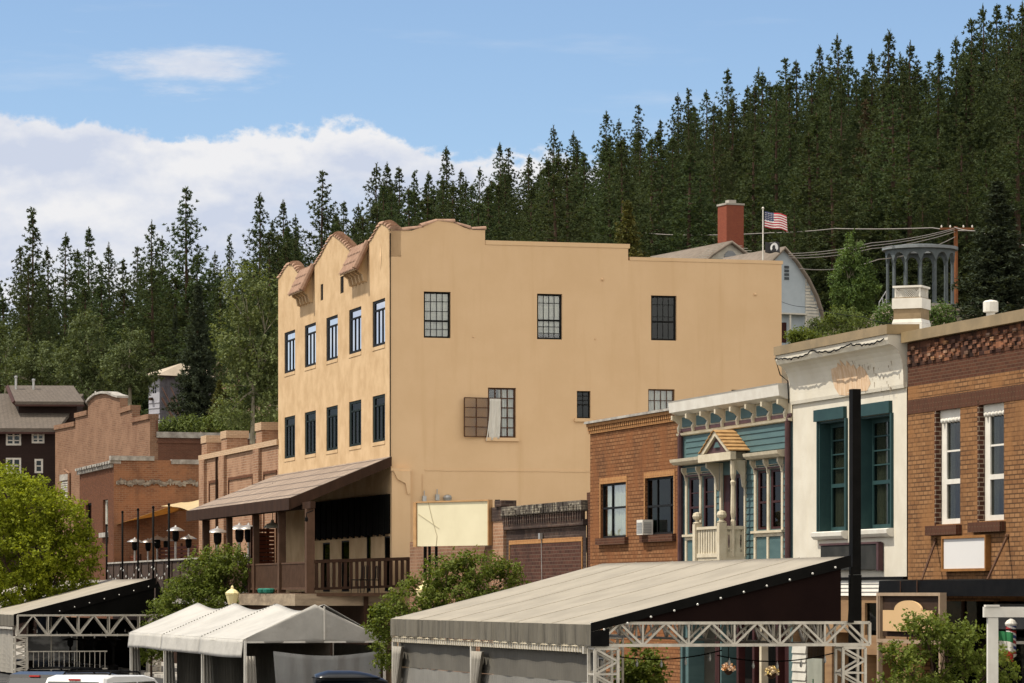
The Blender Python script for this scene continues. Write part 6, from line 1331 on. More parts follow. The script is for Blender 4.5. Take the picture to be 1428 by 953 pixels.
# grey cabin
HF = Frame(38); sH, tH = HF.st(222.5, 318); zH = HF.z(592, sH, tH); HW = Wall('F', tH, HF); HC = Wall('C', sH, HF)
gh = Thing('grey_cabin', 'pale lilac-grey cabin with a tan hipped roof and brown outside stairs', 'house', sH, tH, zH, HF)
a0 = HW.a(207.5); zt3 = HF.z(524, sH, tH); o = (HW.a(211.5), HW.a(218.5), HF.z(550, sH, tH), HF.z(537, sH, tH))
m = MB(); HW.panel(m, a0, sH, zH-6, zt3, [o], .3)
for k in range(9): z = zH+k*(zt3-zH)/9; m.box(a0, o[0]-.01 if o[2]-.5 < z < o[3] else sH, tH-.05, tH-.004, z, z+.05)
gh.part('front_wall', m, 'siding_grey')
window(gh, HW, o, 'siding_grey', 'glass_dk', fw=.12, d=.02, vert=(.5,), rows=(.5,))
m = MB(); m.box(a0+.8, sH-1.3, tH-.3, tH-.06, o[2]-.5, o[2]-.25); gh.part('window_box', m, 'wood_dk')
tH2 = HC.a(296); do = (HC.a(228), HC.a(236), HF.z(566, sH, tH), HF.z(538, sH, tH))
m = MB(); HC.panel(m, tH+.01, tH2, zH-6, zt3, [do], .2)
for k in range(40): a = lerp(tH+.2, tH2, k/40); m.box(sH+.004, sH+.05, a, a+.08, zH-1, zt3-.1)
gh.part('side_wall', m, surf('grey_boards', (.17, .165, .19), (.13, .125, .145), 2, .8, 0))
m = MB(); HC.box(m, do[0], do[1], .1, .15, do[2], do[3]); gh.part('door', m, 'maroon')
m = MB(); ov = .7; rz3 = zt3+1.3; tm = (tH+tH2)/2
m.add([(a0-ov, tH-ov, zt3), (sH+ov, tH-ov, zt3), (sH+ov, tH2, zt3+.0), (a0-ov, tH2, zt3), ((a0+sH)/2, tH+3, rz3), ((a0+sH)/2, tH2-1, rz3)], [(0, 1, 4), (1, 2, 5, 4), (2, 3, 5), (3, 0, 4, 5), (3, 2, 1, 0)]); gh.part('roof', m, surf('cabin_tan_roof', (.42, .36, .28), (.34, .29, .22), 1, .9, .2, 6))  # tan is the roof's own colour
m = MB()
for dx in (0, .9):
    A = HF.st(226+dx*12, 316); B = HF.st(245+dx*10, 312)
    m.bar((A[0]+dx*.2, A[1], HF.z(556, *A)), (B[0], B[1], HF.z(590, *B)), .10, .22); m.bar((A[0]+dx*.2, A[1], HF.z(541, *A)), (B[0], B[1], HF.z(577, *B)), .09, .09)
gh.part('stairs', m, surf('brown_stair', (.05, .026, .018), None, 2, .8, 0))
# tan gable of a house farther up
p = V2(313, 530, 345); YF = Frame(75); sy, ty = YF.st(313, 345); zy = YF.z(530, sy, ty)
yh = Thing('tan_gabled_house', 'sunlit tan house gable showing through the tree beside the tan building', 'house', sy, ty, zy, YF)
m = MB(); m.box(sy-1.6, sy+1.6, ty, ty+6, zy-5, zy); m.psz([(sy-1.6, zy+.003), (sy+1.6, zy+.003), (sy+.1, zy+2.3)], ty, ty+6); yh.part('wall', m, surf('tan_house_paint', (.46, .33, .22), (.4, .28, .18), 1, .9, 0))
m = MB()
for e in (-2.1, 2.1): m.hexa([(sy+e, ty-.3, zy-.5), (sy+.1, ty-.3, zy+2.35), (sy+.1, ty+6.2, zy+2.35), (sy+e, ty+6.2, zy-.5)], [(sy+e, ty-.3, zy-.3), (sy+.1, ty-.3, zy+2.6), (sy+.1, ty+6.2, zy+2.6), (sy+e, ty+6.2, zy-.3)])
yh.part('roof', m, surf('tan_shingle', (.45, .36, .27), (.36, .28, .2), 2, .9, 0))
# arched-roof buildings
def arch_pts(w, h, n=10, point=.12):
    R = []
    for k in range(n+1): a = pi*k/n; x = -cos(a)*w; R.append((x, h*(.55*math.sqrt(max(0, 1-(x/w)**2))+.45*(1-abs(x)/w))))
    return R
def quonset(px, pyb, pyt, Y, deg, w, dep, label, wallm, lower=0, roofm='roof_hill'):
    fr = Frame(deg); s_, t_ = fr.st(px, Y); zb = fr.z(pyb, s_, t_); zt = fr.z(pyt, s_, t_); q = Thing('arched_roof_house', label, 'house', s_, t_, zb, fr)
    A = arch_pts(w, zt-zb); P = [(t_+x, zb+z) for x, z in A]
    m = MB(); m.ptz([(P[0][0], zb-6)]+P+[(P[-1][0], zb-6)], s_-.3, s_); q.part('gable_wall', m, wallm)
    m = MB(); n = len(P)
    out = [(t_+x*1.05, zb+z*1.03+.02) for x, z in A]
    m.v = [(s_+.35, a, b) for a, b in out]+[(s_-dep, a, b) for a, b in out]+[(s_+.35, a, b-.0) for a, b in P]+[(s_-dep, a, b) for a, b in P]
    m.f = [(i, i+1, n+i+1, n+i) for i in range(n-1)]+[(2*n+i, 3*n+i, 3*n+i+1, 2*n+i+1) for i in range(n-1)]+[(i, 2*n+i, 2*n+i+1, i+1) for i in range(n-1)]+[(0, n, 3*n, 2*n), (n-1, 3*n-1, 4*n-1, 2*n-1)]
    q.part('roof', m, roofm, smooth=True)
    return q, fr, s_, t_, zb, zt
q, fr, s_, t_, zb, zt = quonset(1018, 452, 340, 262, 24, 4.9, 14, 'white-sided arched-roof house with round louvre and red chimney', 'siding_white')
m = MB()
for k in range(26): z = zb+2.2+k*.16; hw = 4.9*math.sqrt(max(0, 1-((z-zb)/(zt-zb))**2))*.92; m.box(s_+.004, s_+.03, t_-hw, t_+hw, z, z+.03)
q.part('siding_laps', m, 'siding_white')
m = MB(); m.prism([(t_+.0+.5*cos(2*pi*k/8+.39), zt-1.0+.5*sin(2*pi*k/8+.39)) for k in range(8)], s_+.035, s_+.09, lambda u, v, w: (w, u, v)); q.part('louvre', m, surf('grey_louvre', (.14, .16, .18), (.3, .31, .32), 9, .6, 0, stretch=(.1, .1, 3)))
m = MB(); A = ID.st(1019, 266); x_, y_ = (1019-CX)/FPX*268, 268; sv, tv = fr.sn*x_-fr.c*y_, fr.c*x_+fr.sn*y_; zc_ = fr.z(287.5, sv, tv)
m.box(sv-.72, sv+.72, tv-.72, tv+.72, zb, zc_); c_ = q.part('chimney', m, 'redbrick_stack')
m = MB(); m.box(sv-.78, sv+.78, tv-.78, tv+.78, zc_+.002, zc_+.14); m.box(sv-.3, sv+.3, tv-.3, tv+.3, zc_+.145, zc_+.42); q.part('chimney_cap', m, 'concrete', c_)
q, fr, s_, t_, zb, zt = quonset(1092, 458, 348, 250, 24, 3.1, 9, 'arched-roof house with blue-shaded gable, white clapboard flank and small louvre', 'siding_blue')
m = MB()
tR = t_+1.75
pp_ = [(t_+x, zb+z) for x, z in arch_pts(3.1, zt-zb, 24) if x > 1.75]
for k in range(16):
    z = zb+k*.22; lim = [a for a in pp_ if a[1] >= z]
    if not lim: break
    m.box(s_+.004, s_+.06, tR, max(a[0] for a in lim)-.05, z, z+.17)
q.part('clapboard_flank', m, 'siding_white')
m = MB()
for k in range(4): m.box(s_+.004, s_+.05, t_+.1, t_+.45, zb+3.4+k*.26, zb+3.58+k*.26)
q.part('louvre', m, surf('dark_louvre', (.07, .08, .09), None, 2, .7, 0))
m = MB(); m.box(s_+.004, s_+.5, t_-2, tR, zb+.95, zb+1.05); m.box(s_+.3, s_+.42, t_+.3, t_+.42, zb-1, zb+.95); m.box(s_+.3, s_+.42, tR-.2, tR-.08, zb-1, zb+.95); q.part('porch_beam', m, 'siding_white')
m = MB(); m.box(s_+.004, s_+.04, t_-.4, t_+.25, zb-1, zb+.4); q.part('door', m, 'maroon')
# flagpole with two flags
Yf = 205; b0, tp_ = V2(1064, 470, Yf), V2(1064, 292, Yf)
fp = Thing('flagpole', 'white flagpole behind the tan building roof', 'flagpole', *ID.st(1064, Yf), hill(b0.x, Yf), ID)
m = MB(); m.tube([(b0.x, b0.y, hill(b0.x, Yf)-.2), (tp_.x, tp_.y, tp_.z)], [.06, .035], 8); fp.part('pole', m, 'white'); m = MB(); m.ball((tp_.x, tp_.y, tp_.z+.06), .07, 8); fp.part('finial', m, 'white')
def flagmesh(px0, px1, py0, py1, droop):
    A, B = V2(px0, py0, Yf), V2(px1, py1, Yf); w, h = B.x-A.x, A.z-B.z
    m = MB(); m.sheet(lambda u, v: (A.x+w*u*(1-.04*v), Yf+.13*sin(u*7.5+v)*u, A.z-h*(1-v)-droop*w*u**1.6+.03*sin(u*8+2)), 26, 13, .008, (0, .008, 0)); return m, A, w, h
m, A, w, h = flagmesh(1066.2, 1098.5, 295.5, 318, .16)
mm, bb_, oo_ = newmat('stars_and_stripes'); 
us = bpy.data.objects.new('national_flag', None); bpy.data.objects.remove(us)
UV = [((i/26), (j/13)) for i in range(27) for j in range(14)]
fl = Thing('national_flag', 'stars and stripes flag flying from the white flagpole', 'flag', A.x, A.y, A.z, ID)
fo = fl.part('cloth', m, mm, smooth=True)
uvl = fo.data.uv_layers.new(name='UVMap'); nv = len(UV)
for lp in fo.data.loops: uvl.data[lp.index].uv = UV[lp.vertex_index % nv]
tcn = N('ShaderNodeTexCoord'); sx = N('ShaderNodeSeparateXYZ'); L(tcn.outputs['UV'], sx.inputs[0])
stripe = M('LESS_THAN', M('MODULO', M('FLOOR', M('MULTIPLY', M('SUBTRACT', .9999, sx.outputs[1]), 13)), 2), .5)
base = mixc(stripe, (.72, .70, .68), (.42, .025, .045)); canton = M('MULTIPLY', M('LESS_THAN', sx.outputs[0], .42), M('GREATER_THAN', sx.outputs[1], 6/13))
fu, fv = M('FRACT', M('MULTIPLY', sx.outputs[0], 6/.42)), M('FRACT', M('MULTIPLY', sx.outputs[1], 13*5/7)); du, dv = M('SUBTRACT', fu, .5), M('SUBTRACT', fv, .5)
star = M('LESS_THAN', M('ADD', M('MULTIPLY', du, du), M('MULTIPLY', dv, dv)), .05); cc = mixc(star, (.02, .03, .10), (.7, .7, .7)); L(mixc(canton, base, cc), bb_.inputs['Base Color']); bb_.inputs['Roughness'].default_value = .8
m, A, w, h = flagmesh(1067, 1088, 338, 353, -.02); fl = Thing('black_flag', 'black flag with a white disc flying below the stars and stripes', 'flag', A.x, A.y, A.z, ID); mm, bb_, oo_ = newmat('black_flag_cloth'); fo = fl.part('cloth', m, mm, smooth=True)
uvl = fo.data.uv_layers.new(name='UVMap')
for lp in fo.data.loops: uvl.data[lp.index].uv = UV[lp.vertex_index % nv]
tcn = N('ShaderNodeTexCoord'); sx = N('ShaderNodeSeparateXYZ'); L(tcn.outputs['UV'], sx.inputs[0])
def disc(cx, cy, rx, ry): a = M('DIVIDE', M('SUBTRACT', sx.outputs[0], cx), rx); b = M('DIVIDE', M('SUBTRACT', sx.outputs[1], cy), ry); return M('LESS_THAN', M('ADD', M('MULTIPLY', a, a), M('MULTIPLY', b, b)), 1)
dd = M('MULTIPLY', disc(.62, .5, .27, .40), M('SUBTRACT', 1, M('MAXIMUM', disc(.58, .5, .11, .2), disc(.58, .22, .17, .18)), None, True)); L(mixc(dd, (.012, .012, .014), (.7, .7, .7)), bb_.inputs['Base Color'])
# rotunda
Yr = 235; cx_ = (1283-CX)/FPX*Yr; R = 46/FPX*Yr; zr0 = CAMZ+(HY-427)/FPX*Yr; zr1 = CAMZ+(HY-350)/FPX*Yr
ro = Thing('rotunda', 'round grey colonnade with arches and a flat ring roof on a boulder', 'rotunda', cx_, Yr, zr0, ID)
ncl = 14
for k in range(ncl):
    a = 2*pi*(k+.3)/ncl; x, y = cx_+R*cos(a), Yr+R*sin(a); m = MB(); m.lathe((x, y, zr0), [(.13, 0), (.13, .1), (.10, .14), (.09, zr1-zr0-.9), (.12, zr1-zr0-.8)], 8); ro.part('column', m, 'rotunda')
m = MB()
for k in range(ncl):
    a0_, a1_ = 2*pi*(k+.3)/ncl, 2*pi*(k+1.3)/ncl; top = zr1; spr = zr1-.85; n = 12
    for i in range(n):
        f0, f1 = i/n, (i+1)/n; hz = lambda f: spr+.62*math.sqrt(max(0, 1-((f-.5)/.44)**2)) if abs(f-.5) < .44 else spr-.0
        for rr_ in (0,):
            q0, q1 = a0_+(a1_-a0_)*f0, a0_+(a1_-a0_)*f1
            P = lambda r, a, z: (cx_+r*cos(a), Yr+r*sin(a), z); r0, r1 = R-.11, R+.11
            m.hexa([P(r0, q0, hz(f0)), P(r1, q0, hz(f0)), P(r1, q1, hz(f1)), P(r0, q1, hz(f1))], [P(r0, q0, top), P(r1, q0, top), P(r1, q1, top), P(r0, q1, top)])
ro.part('arcade', m, 'rotunda')
m = MB(); n = 40; z0, z1 = zr1+.003, zr1+.2; ri, r_o = R-.5, R+.32
for k in range(n):
    a, b = 2*pi*k/n, 2*pi*(k+1)/n; P = lambda r, a, z: (cx_+r*cos(a), Yr+r*sin(a), z)
    m.hexa([P(ri, a, z0), P(r_o, a, z0), P(r_o, b, z0), P(ri, b, z0)], [P(ri, a, z1+.1), P(r_o, a, z1), P(r_o, b, z1), P(ri, b, z1+.1)])
ro.part('ring_roof', m, surf('weathered_grey_roof', (.22, .24, .25), (.16, .18, .19), 2, .8, 0))
m = MB(); m.lathe((cx_, Yr, zr0-.2), [(R+.4, 0), (R+.4, .19), (.1, .2)], 28); ro.part('floor', m, 'concrete')
m = MB()
for z in (.5, 1.0):
    A, B = V2(1226, 437, Yr-1), V2(1236, 421, Yr-.5); m.tube([(A.x, A.y, A.z+z-.3), (B.x, B.y, B.z+z-.3)], .035, 5)
for f in (0, .5, 1): p = A.lerp(B, f); m.tube([(p.x, p.y, p.z-.4), (p.x, p.y, p.z+.7)], .03, 5)
ro.part('stair_rail', m, 'galv')
m = MB(); random.seed(4); n = 22; prof_ = [(R+2.3, -4.5), (R+1.9, -2.2), (R+1.1, -.9), (R+.6, -.25), (.1, -.21)]
V_ = []
for r, z in prof_:
    for k in range(n): a = 2*pi*k/n; j = noise.noise(Vector((cos(a)*2, sin(a)*2, z)))*.6*(1 if r > 1 else 0); V_.append((cx_+(r+j)*cos(a), Yr+(r+j)*sin(a), zr0+z+(j*.25 if z < -.3 else 0)))
m.v = V_; m.f = [(i*n+k, i*n+(k+1) % n, (i+1)*n+(k+1) % n, (i+1)*n+k) for i in range(4) for k in range(n)]; single('boulder', m, 'rock', 'brown granite boulder carrying the round colonnade', 'boulder', ID, (cx_, Yr, zr0-3))
# utility pole and wires
Yu = 245; p0 = V2(1333, 316, Yu); zg = hill(p0.x, Yu)
up_ = Thing('utility_pole', 'reddish timber utility pole beside the round colonnade', 'utility pole', p0.x, Yu, zg, ID)
m = MB(); m.tube([(p0.x, Yu, zg-.3), (p0.x, Yu, p0.z)], [.17, .13], 8); up_.part('pole', m, 'redpole')
m = MB(); m.box(p0.x-1.1, p0.x+1.2, Yu-.2, Yu-.08, p0.z-.25, p0.z-.1); up_.part('crossarm', m, 'redpole')
for dx in (-1, -.4, .5, 1.1): m = MB(); m.lathe((p0.x+dx, Yu-.14, p0.z-.1), [(.04, 0), (.06, .06), (.04, .16), (.01, .18)], 6); up_.part('insulator', m, 'white')
def wire(pts_, label, r=.035, sag=.0, mat='wire'):
    P = [V2(*p) for p in pts_]; path = []
    for A, B in zip(P, P[1:]):
        for i in range(13): f = i/12; q = A.lerp(B, f); q.z -= sag*4*f*(1-f); path.append(q)
    path = [p for i, p in enumerate(path) if i == 0 or (p-path[i-1]).length > 1e-4]
    m = MB(); m.tube(path, r, 4); o = single('power_line', m, MT[mat], label, 'power line', ID, tuple(path[0]), 'overhead lines on the hill')
MT['wire'] = surf('wire_grey', (.24, .22, .20), None, 1, .5, 0)
wire([(1355, 322, 245), (1300, 318, 250), (1165, 319, 262), (1075, 325, 275), (960, 328, 290), (900, 325, 300)], 'thick pale line sweeping from the utility pole left past the red chimney', .036, .06)
wire([(1333, 318, 245), (1215, 339, 230), (1100, 354, 220)], 'upper line of the bundle between the utility pole and the arched houses', .025, .15)
wire([(1333, 320, 245), (1215, 343, 230), (1100, 357, 220)], 'second line of the bundle between the utility pole and the arched houses', .025, .15)
wire([(1333, 323, 245), (1215, 347, 230), (1100, 360, 220)], 'third line of the bundle between the utility pole and the arched houses', .025, .18)
wire([(1333, 330, 245), (1225, 362, 232), (1115, 375, 222)], 'lowest line from the utility pole, above the poplar', .03, .3)
wire([(1331, 317, 245), (1365, 322, 240), (1395, 331, 232), (1470, 352, 225)], 'line leaving the utility pole towards the right edge', .035, .1)
wire([(1090, 421, 200), (1130, 428, 190), (1205, 442, 170), (1255, 452, 150)], 'dark thin line low in front of the white clapboard flank', .012, .1, 'black')
# ------------------------------------------------------------------ vegetation
def rv(r): 
    while True:
        v = Vector((r.uniform(-1, 1), r.uniform(-1, 1), r.uniform(-1, 1)))
        if .01 < v.length < 1: return v.normalized()
def trunk_mesh(name, H, r, mat, lean=0, seed=0, stubs=0):
    rn = random.Random(seed); m = MB()
    m.tube([(lean*f*f+.1*sin(f*5+seed), .1*cos(f*4+seed), H*f) for f in [i/8 for i in range(9)]], [r*(1-.93*i/8)+.01 for i in range(9)], 7)
    for k in range(stubs):
        z = H*rn.uniform(.15, .9); a = rn.random()*6.28; l = H*.07*(1.05-z/H)+.3; m.tube([(0, 0, z), (cos(a)*l, sin(a)*l, z+l*.15)], [r*.22, r*.05], 4, False)
    return mkmesh(name, m, mat)
def conifer_crown(name, seed, H, R, mat, style='pine', base=.18):
    rn = random.Random(seed); v, f = [], []
    def blade(p, d, l, w):
        s = d.cross(rv(rn)).normalized()*w; n = len(v); q = p+d*l
        v.extend([p-s*.5, p+s*.5, q+s*.28, q-s*.28]); f.append((n, n+1, n+2, n+3))
    z = H*base; gapa = rn.random()*6.28
    while z < H*.985:
        u = (z-H*base)/(H*(1-base)); L0 = R*((1-u)**1.0)*(.72+.42*min(1, u*4+.3))*1.25
        if style == 'spruce': L0 = R*(1-u)**.95
        nb = max(4, int(rn.gauss(7 if style == 'pine' else 11, 1))); a0 = rn.random()*6.28
        for k in range(nb):
            if style == 'pine' and rn.random() < .10: continue
            a = a0+2*pi*k/nb+rn.gauss(0, .22); Lb = max(.22, L0*rn.uniform(.6, 1.15)*(1+.22*sin(z*2.1+seed))); up = (.26+.34*u if style == 'pine' else -.28+.65*u)
            dr = Vector((cos(a), sin(a), 0)); n = max(2, int(Lb/(.36 if style == 'pine' else .30))); zb = z+rn.gauss(0, .15)
            for i in range(n):
                g = (i+1)/n
                if style == 'pine' and g < .22 and Lb > 1.6: continue
                p = dr*Lb*g+Vector((0, 0, zb+up*Lb*(g**1.6)-.14*Lb*g*(1-g)*2))+rv(rn)*.16
                for q in range(12 if style == 'pine' else 9):
                    d = (dr*.55+rv(rn)*.95+Vector((0, 0, .45 if style == 'pine' else -.05))).normalized(); blade(p, d, rn.uniform(.30, .54)*(1.1-.55*u if style == 'pine' else .95-.4*u), rn.uniform(.075, .125)*(1 if style == 'pine' else 1.25))
        z += rn.uniform(.42, .74) if style == 'pine' else rn.uniform(.24, .38)
    for i in range(26):
        p = Vector((0, 0, H*(.94+.06*i/26))); blade(p, (Vector((0, 0, 1.0))+rv(rn)*.6).normalized(), .36, .08)
    me = bpy.data.meshes.new(name); me.from_pydata(v, [], f); me.materials.append(MT[mat]); return me
def leaf_crown(name, seed, lobes, n, leaf, mat, gap=.05, shell=.5, gs=.9):
    rn = random.Random(seed); v, f = [], []; vol = [a[3]*a[4]*a[5] for a in lobes]; tot = sum(x**.75 for x in vol)
    for lb, vo in zip(lobes, vol):
        c, e = Vector(lb[:3]), lb[3:6]
        nl = int(n*vo**.75/tot); per = 13
        for _ in range(max(1, nl//per)):          # leaves gather in sprays round twig ends
            d = rv(rn); r = shell+(1-shell)*rn.random()**.55; r *= 1+.30*noise.noise(d*2.2+c+Vector((seed, 0, 0)))
            q = c+Vector((d.x*e[0], d.y*e[1], d.z*e[2]))*r
            if noise.noise(q*gs+Vector((seed*3.1, 0, 0))) < -.30+gap: continue
            ax_ = (d*.8+rv(rn)*.7+Vector((0, 0, .15))).normalized(); ln = leaf*rn.uniform(2.0, 4.2)
            for _ in range(per):
                p = q+ax_*ln*rn.uniform(-.5, .6)+rv(rn)*leaf*1.25*rn.random()
                nrm = (d*.5+rv(rn)*.9+Vector((0, 0, .55))).normalized(); a = nrm.orthogonal().normalized(); a = (Matrix.Rotation(rn.random()*6.28, 3, nrm) @ a); b = nrm.cross(a); l = leaf*rn.uniform(.6, 1.3); k = len(v)
                v.extend([p-a*l*.5, p+b*l*.30-nrm*l*.06, p+a*l*.55, p-b*l*.30-nrm*l*.06]); f.append((k, k+1, k+2, k+3))
    me = bpy.data.meshes.new(name); me.from_pydata(v, [], f); me.materials.append(MT[mat]); return me
def plant(name, label, cat, loc, crown, trunk=None, group=None, rz=0, sc=(1, 1, 1)):
    o = bpy.data.objects.new(name, None); COL.objects.link(o); o.location = loc; o.rotation_euler = (0, 0, rz); o.scale = sc; o['label'] = label; o['category'] = cat
    if group: o['group'] = group
    for nm, me in (('trunk', trunk), ('crown', crown)):
        if me: c = bpy.data.objects.new(nm, me); COL.objects.link(c); c.parent = o
    return o
def limbs(name, lobes, H0, r, mat, seed=0, twigs=3):
    rn = random.Random(seed); m = MB(); cx = sum(l[0] for l in lobes)/len(lobes)*.3; m.tube([(0, 0, -.3), (cx*.3, 0, H0*.5), (cx, .05, H0)], [r, r*.75, r*.6], 8)
    for l in lobes:
        c = Vector(l[:3]); m.tube([(cx, .05, H0*.92), Vector((cx, .05, H0)).lerp(c, .5)+rv(rn)*.15, c], [r*.5, r*.3, r*.1], 6, False)
        for _ in range(twigs): d = rv(rn); d.z = abs(d.z)*.8; m.tube([c.lerp(Vector((cx, 0, H0)), .3), c+Vector((d.x*l[3], d.y*l[4], d.z*l[5]))*.95], [r*.18, r*.03], 4, False)
    return mkmesh(name, m, mat)
XY = lambda px, Y: (px-CX)/FPX*Y
Zp = lambda py, Y: CAMZ+(HY-py)/FPX*Y
# conifers: a few built, the rest copied
PH = [24, 24, 24, 24, 24, 24, 24]; PR = [4.0, 3.3, 4.4, 3.6, 4.1, 3.0, 3.8]
PC = [(conifer_crown('pine_crown', 20+i, PH[i], PR[i], 'pine', 'pine', [.16, .2, .14, .22, .18, .12, .24][i]), trunk_mesh('pine_trunk', 24, .30, 'bark', seed=i, stubs=26)) for i in range(7)]
PCF = [(conifer_crown('pine_crown', 90+i, 24, [4.2, 3.5, 4.6][i], 'pine', 'pine', .03), PC[i][1]) for i in range(3)]
SPC = [(conifer_crown('spruce_crown', 50+i, 20, [3.4, 2.9][i], 'spruce', 'spruce', .05), trunk_mesh('spruce_trunk', 19.5, .26, 'bark', seed=40+i, stubs=10)) for i in range(2)]
DEAD = conifer_crown('dry_crown', 77, 24, 2.3, 'pine_dead', 'pine', .15)
GOLD = conifer_crown('gold_crown', 78, 12, 2.6, 'gold_fir', 'spruce', .05); GTR = trunk_mesh('fir_trunk', 11.3, .16, 'bark', seed=3)
rnd = random.Random(1234)
sky_px = [(0, 395), (28, 345), (45, 294), (66, 345), (92, 326), (108, 350), (124, 319), (140, 365), (152, 340), (172, 362), (192, 345), (212, 309), (226, 330), (260, 262), (300, 352), (320, 330), (362, 270), (380, 310), (395, 280), (412, 300), (450, 239), (480, 282), (500, 285), (525, 228), (540, 228), (556, 234), (578, 241), (598, 240), (622, 205), (643, 237), (669, 234), (697, 200), (709, 207), (738, 217), (772, 175), (800, 184), (846, 156), (863, 167), (890, 147), (921, 168), (945, 131), (960, 127), (985, 126), (1015, 97), (1058, 95), (1064, 102), (1095, 82), (1110, 86), (1143, 64), (1167, 50), (1184, 64), (1215, 71), (1240, 43), (1255, 75), (1270, 59), (1310, 70), (1333, 52), (1355, 27), (1370, 8), (1391, 7), (1408, 9), (1426, 4)]
special = {260: 'tall lone pine with layered branches, highest tree left of the tan building', 45: 'thin-topped pine rising above its neighbours near the left edge', 450: 'ragged open-crowned pine just behind the tan building gables', 622: 'tall pine standing above the tan building gable roofline', 772: 'slim dark pine whose tip first clears the cloud bank', 1240: 'broad pointed pine topping the middle of the right-hand ridge', 1143: 'thin bare-necked pine spire on the right-hand ridge', 362: 'wide bushy pine left of the pale sky gap by the tan building'}
PG = 'pines of the hillside forest'; ntree = 0
GL1 = 'dark green pine in the crowded forest covering the hillside'
def pine_at(px, Y, top=None, H=None, label=None, kind=None, wid=1.0):
    global ntree
    X = XY(px, Y); zb = hill(X, Y)-.4
    if top is not None: H = Zp(top, Y)-zb
    cm, tm = kind or (PCF[rnd.randrange(3)] if (top is None and (Y < 350 or px < 430)) else PC[rnd.randrange(7)]); s = H/24; w = s*wid*rnd.uniform(.88, 1.1)*(1.25 if s < .7 else 1)
    o = plant('pine_tree', label or GL1, 'tree', (X, Y, zb), cm, tm, PG, rnd.random()*6.28, (w, w, s)); ntree += 1; return o
for px, py in sky_px:
    best = None
    for Y in range(300 if px > 430 else 330, 481, 10):
        h = Zp(py, Y)-(hill(XY(px, Y), Y)-.4)
        sc_ = abs(h-22)+rnd.random()*3
        if best is None or sc_ < best[0]: best = (sc_, Y, h)
    wid = {260: 1.15, 362: 1.1, 450: 1.1}.get(px, 1.05 if px > 480 else 1.0)
    pine_at(px, best[1], top=py, label=special.get(px), wid=wid)
def skyline(px):
    for (a, b), (c, d_) in zip(sky_px, sky_px[1:]):
        if a <= px <= c: return b+(d_-b)*(px-a)/(c-a)
    return sky_px[0][1] if px < 0 else -150
soft = lambda px: max(skyline(px-14), skyline(px), skyline(px+14))
Ys = [462, 442, 422, 402, 382, 362, 344, 327, 311, 296, 282]
for j, Y in enumerate(Ys):
    px = 395+rnd.uniform(0, 20)
    while px < (1600 if j % 2 else 1445):
        yy = Y+rnd.uniform(-7, 7); H = rnd.uniform(17, 25) if Y > 310 else rnd.uniform(12, 19); X = XY(px, yy); zb = hill(X, yy); top = HY-(zb+H-CAMZ)/yy*FPX; lim = soft(px)+10
        if top < lim: H -= (lim-top)/FPX*yy+rnd.uniform(0, 2)
        basepy = HY-(zb-CAMZ)/yy*FPX
        clear = (px > 1140 and px < 1200 and basepy > 300 and Y < 300)
        if H > 9 and not clear and (px > 480 or Y > 330) and not (Y < 285 and px > 1000 and px < 1180): pine_at(px, yy, H=H, wid=rnd.uniform(.95, 1.3), kind=(DEAD, PC[0][1]) if False else None)
        px += FPX*rnd.uniform(3.6, 6.2)/yy*1.12
for Y in (430, 405, 380, 355, 335):
    px = -130+rnd.uniform(0, 20)
    while px < 400:
        yy = Y+rnd.uniform(-8, 8); X = XY(px, yy); zb = hill(X, yy); H = rnd.uniform(12, 20); top = HY-(zb+H-CAMZ)/yy*FPX; lim = soft(max(0, px))+rnd.uniform(14, 60)
        if top < lim: H -= (lim-top)/FPX*yy
        if H > 7: pine_at(px, yy, H=H, wid=1.45)
        px += FPX*rnd.uniform(3.6, 5.2)/yy
o = pine_at(1207, 318, top=140, label='brownish half-dry pine in the middle of the right-hand forest', kind=(DEAD, PC[1][1]), wid=1.15)
o = pine_at(1348, 300, top=95, label='very dark dense pine high on the right of the forest', wid=1.2)
for i in range(13): pine_at(1108+i*26+rnd.uniform(-8, 8), 272+rnd.uniform(-4, 5), H=rnd.uniform(9, 15), wid=1.3, kind=PCF[i % 3])
# conifers standing nearer
def nearcon(px, Y, top, bot, kind, label, wid=1, name='spruce_tree', H0=20):
    zb = Zp(bot, Y); H = Zp(top, Y)-zb; s = H/H0; return plant(name, label, 'tree', (XY(px, Y), Y, zb), kind[0], kind[1], None, rnd.random()*6, (s*wid, s*wid, s))
nearcon(276, 282, 395, 598, SPC[0], 'dark blue spruce with drooping branches in front of the grey cabin', 1.2)
nearcon(1392, 222, 250, 470, SPC[0], 'huge dark spruce filling the right edge beside the utility pole', 2.0)
nearcon(1300, 255, 330, 455, SPC[1], 'dark spruce standing behind the round colonnade', 1.4)
nearcon(875, 178, 282, 420, (GOLD, GTR), 'small golden-green fir poking above the tan building roof', 1.25, 'fir_tree', 12)
nearcon(306, 262, 530, 612, (GOLD, None), 'young yellow-green pine on the bank below the tan gabled house', 1.25, 'young_pine', 12)
nearcon(293, 258, 575, 612, (GOLD, None), 'tiny pointed fir sapling on the bank in front of the grey cabin', .9, 'young_pine', 12)
nearcon(40, 300, 358, 560, PCF[1], 'dark bushy pine in the woods above the dark brown house', 1.35, 'pine_tree', 24)
nearcon(244, 345, 430, 590, SPC[1], 'slim dark spruce behind the grey cabin roof', .8)
nearcon(330, 250, 395, 560, PC[2], 'bare-branched dark pine half behind the aspen', .9, 'pine_tree', 24)
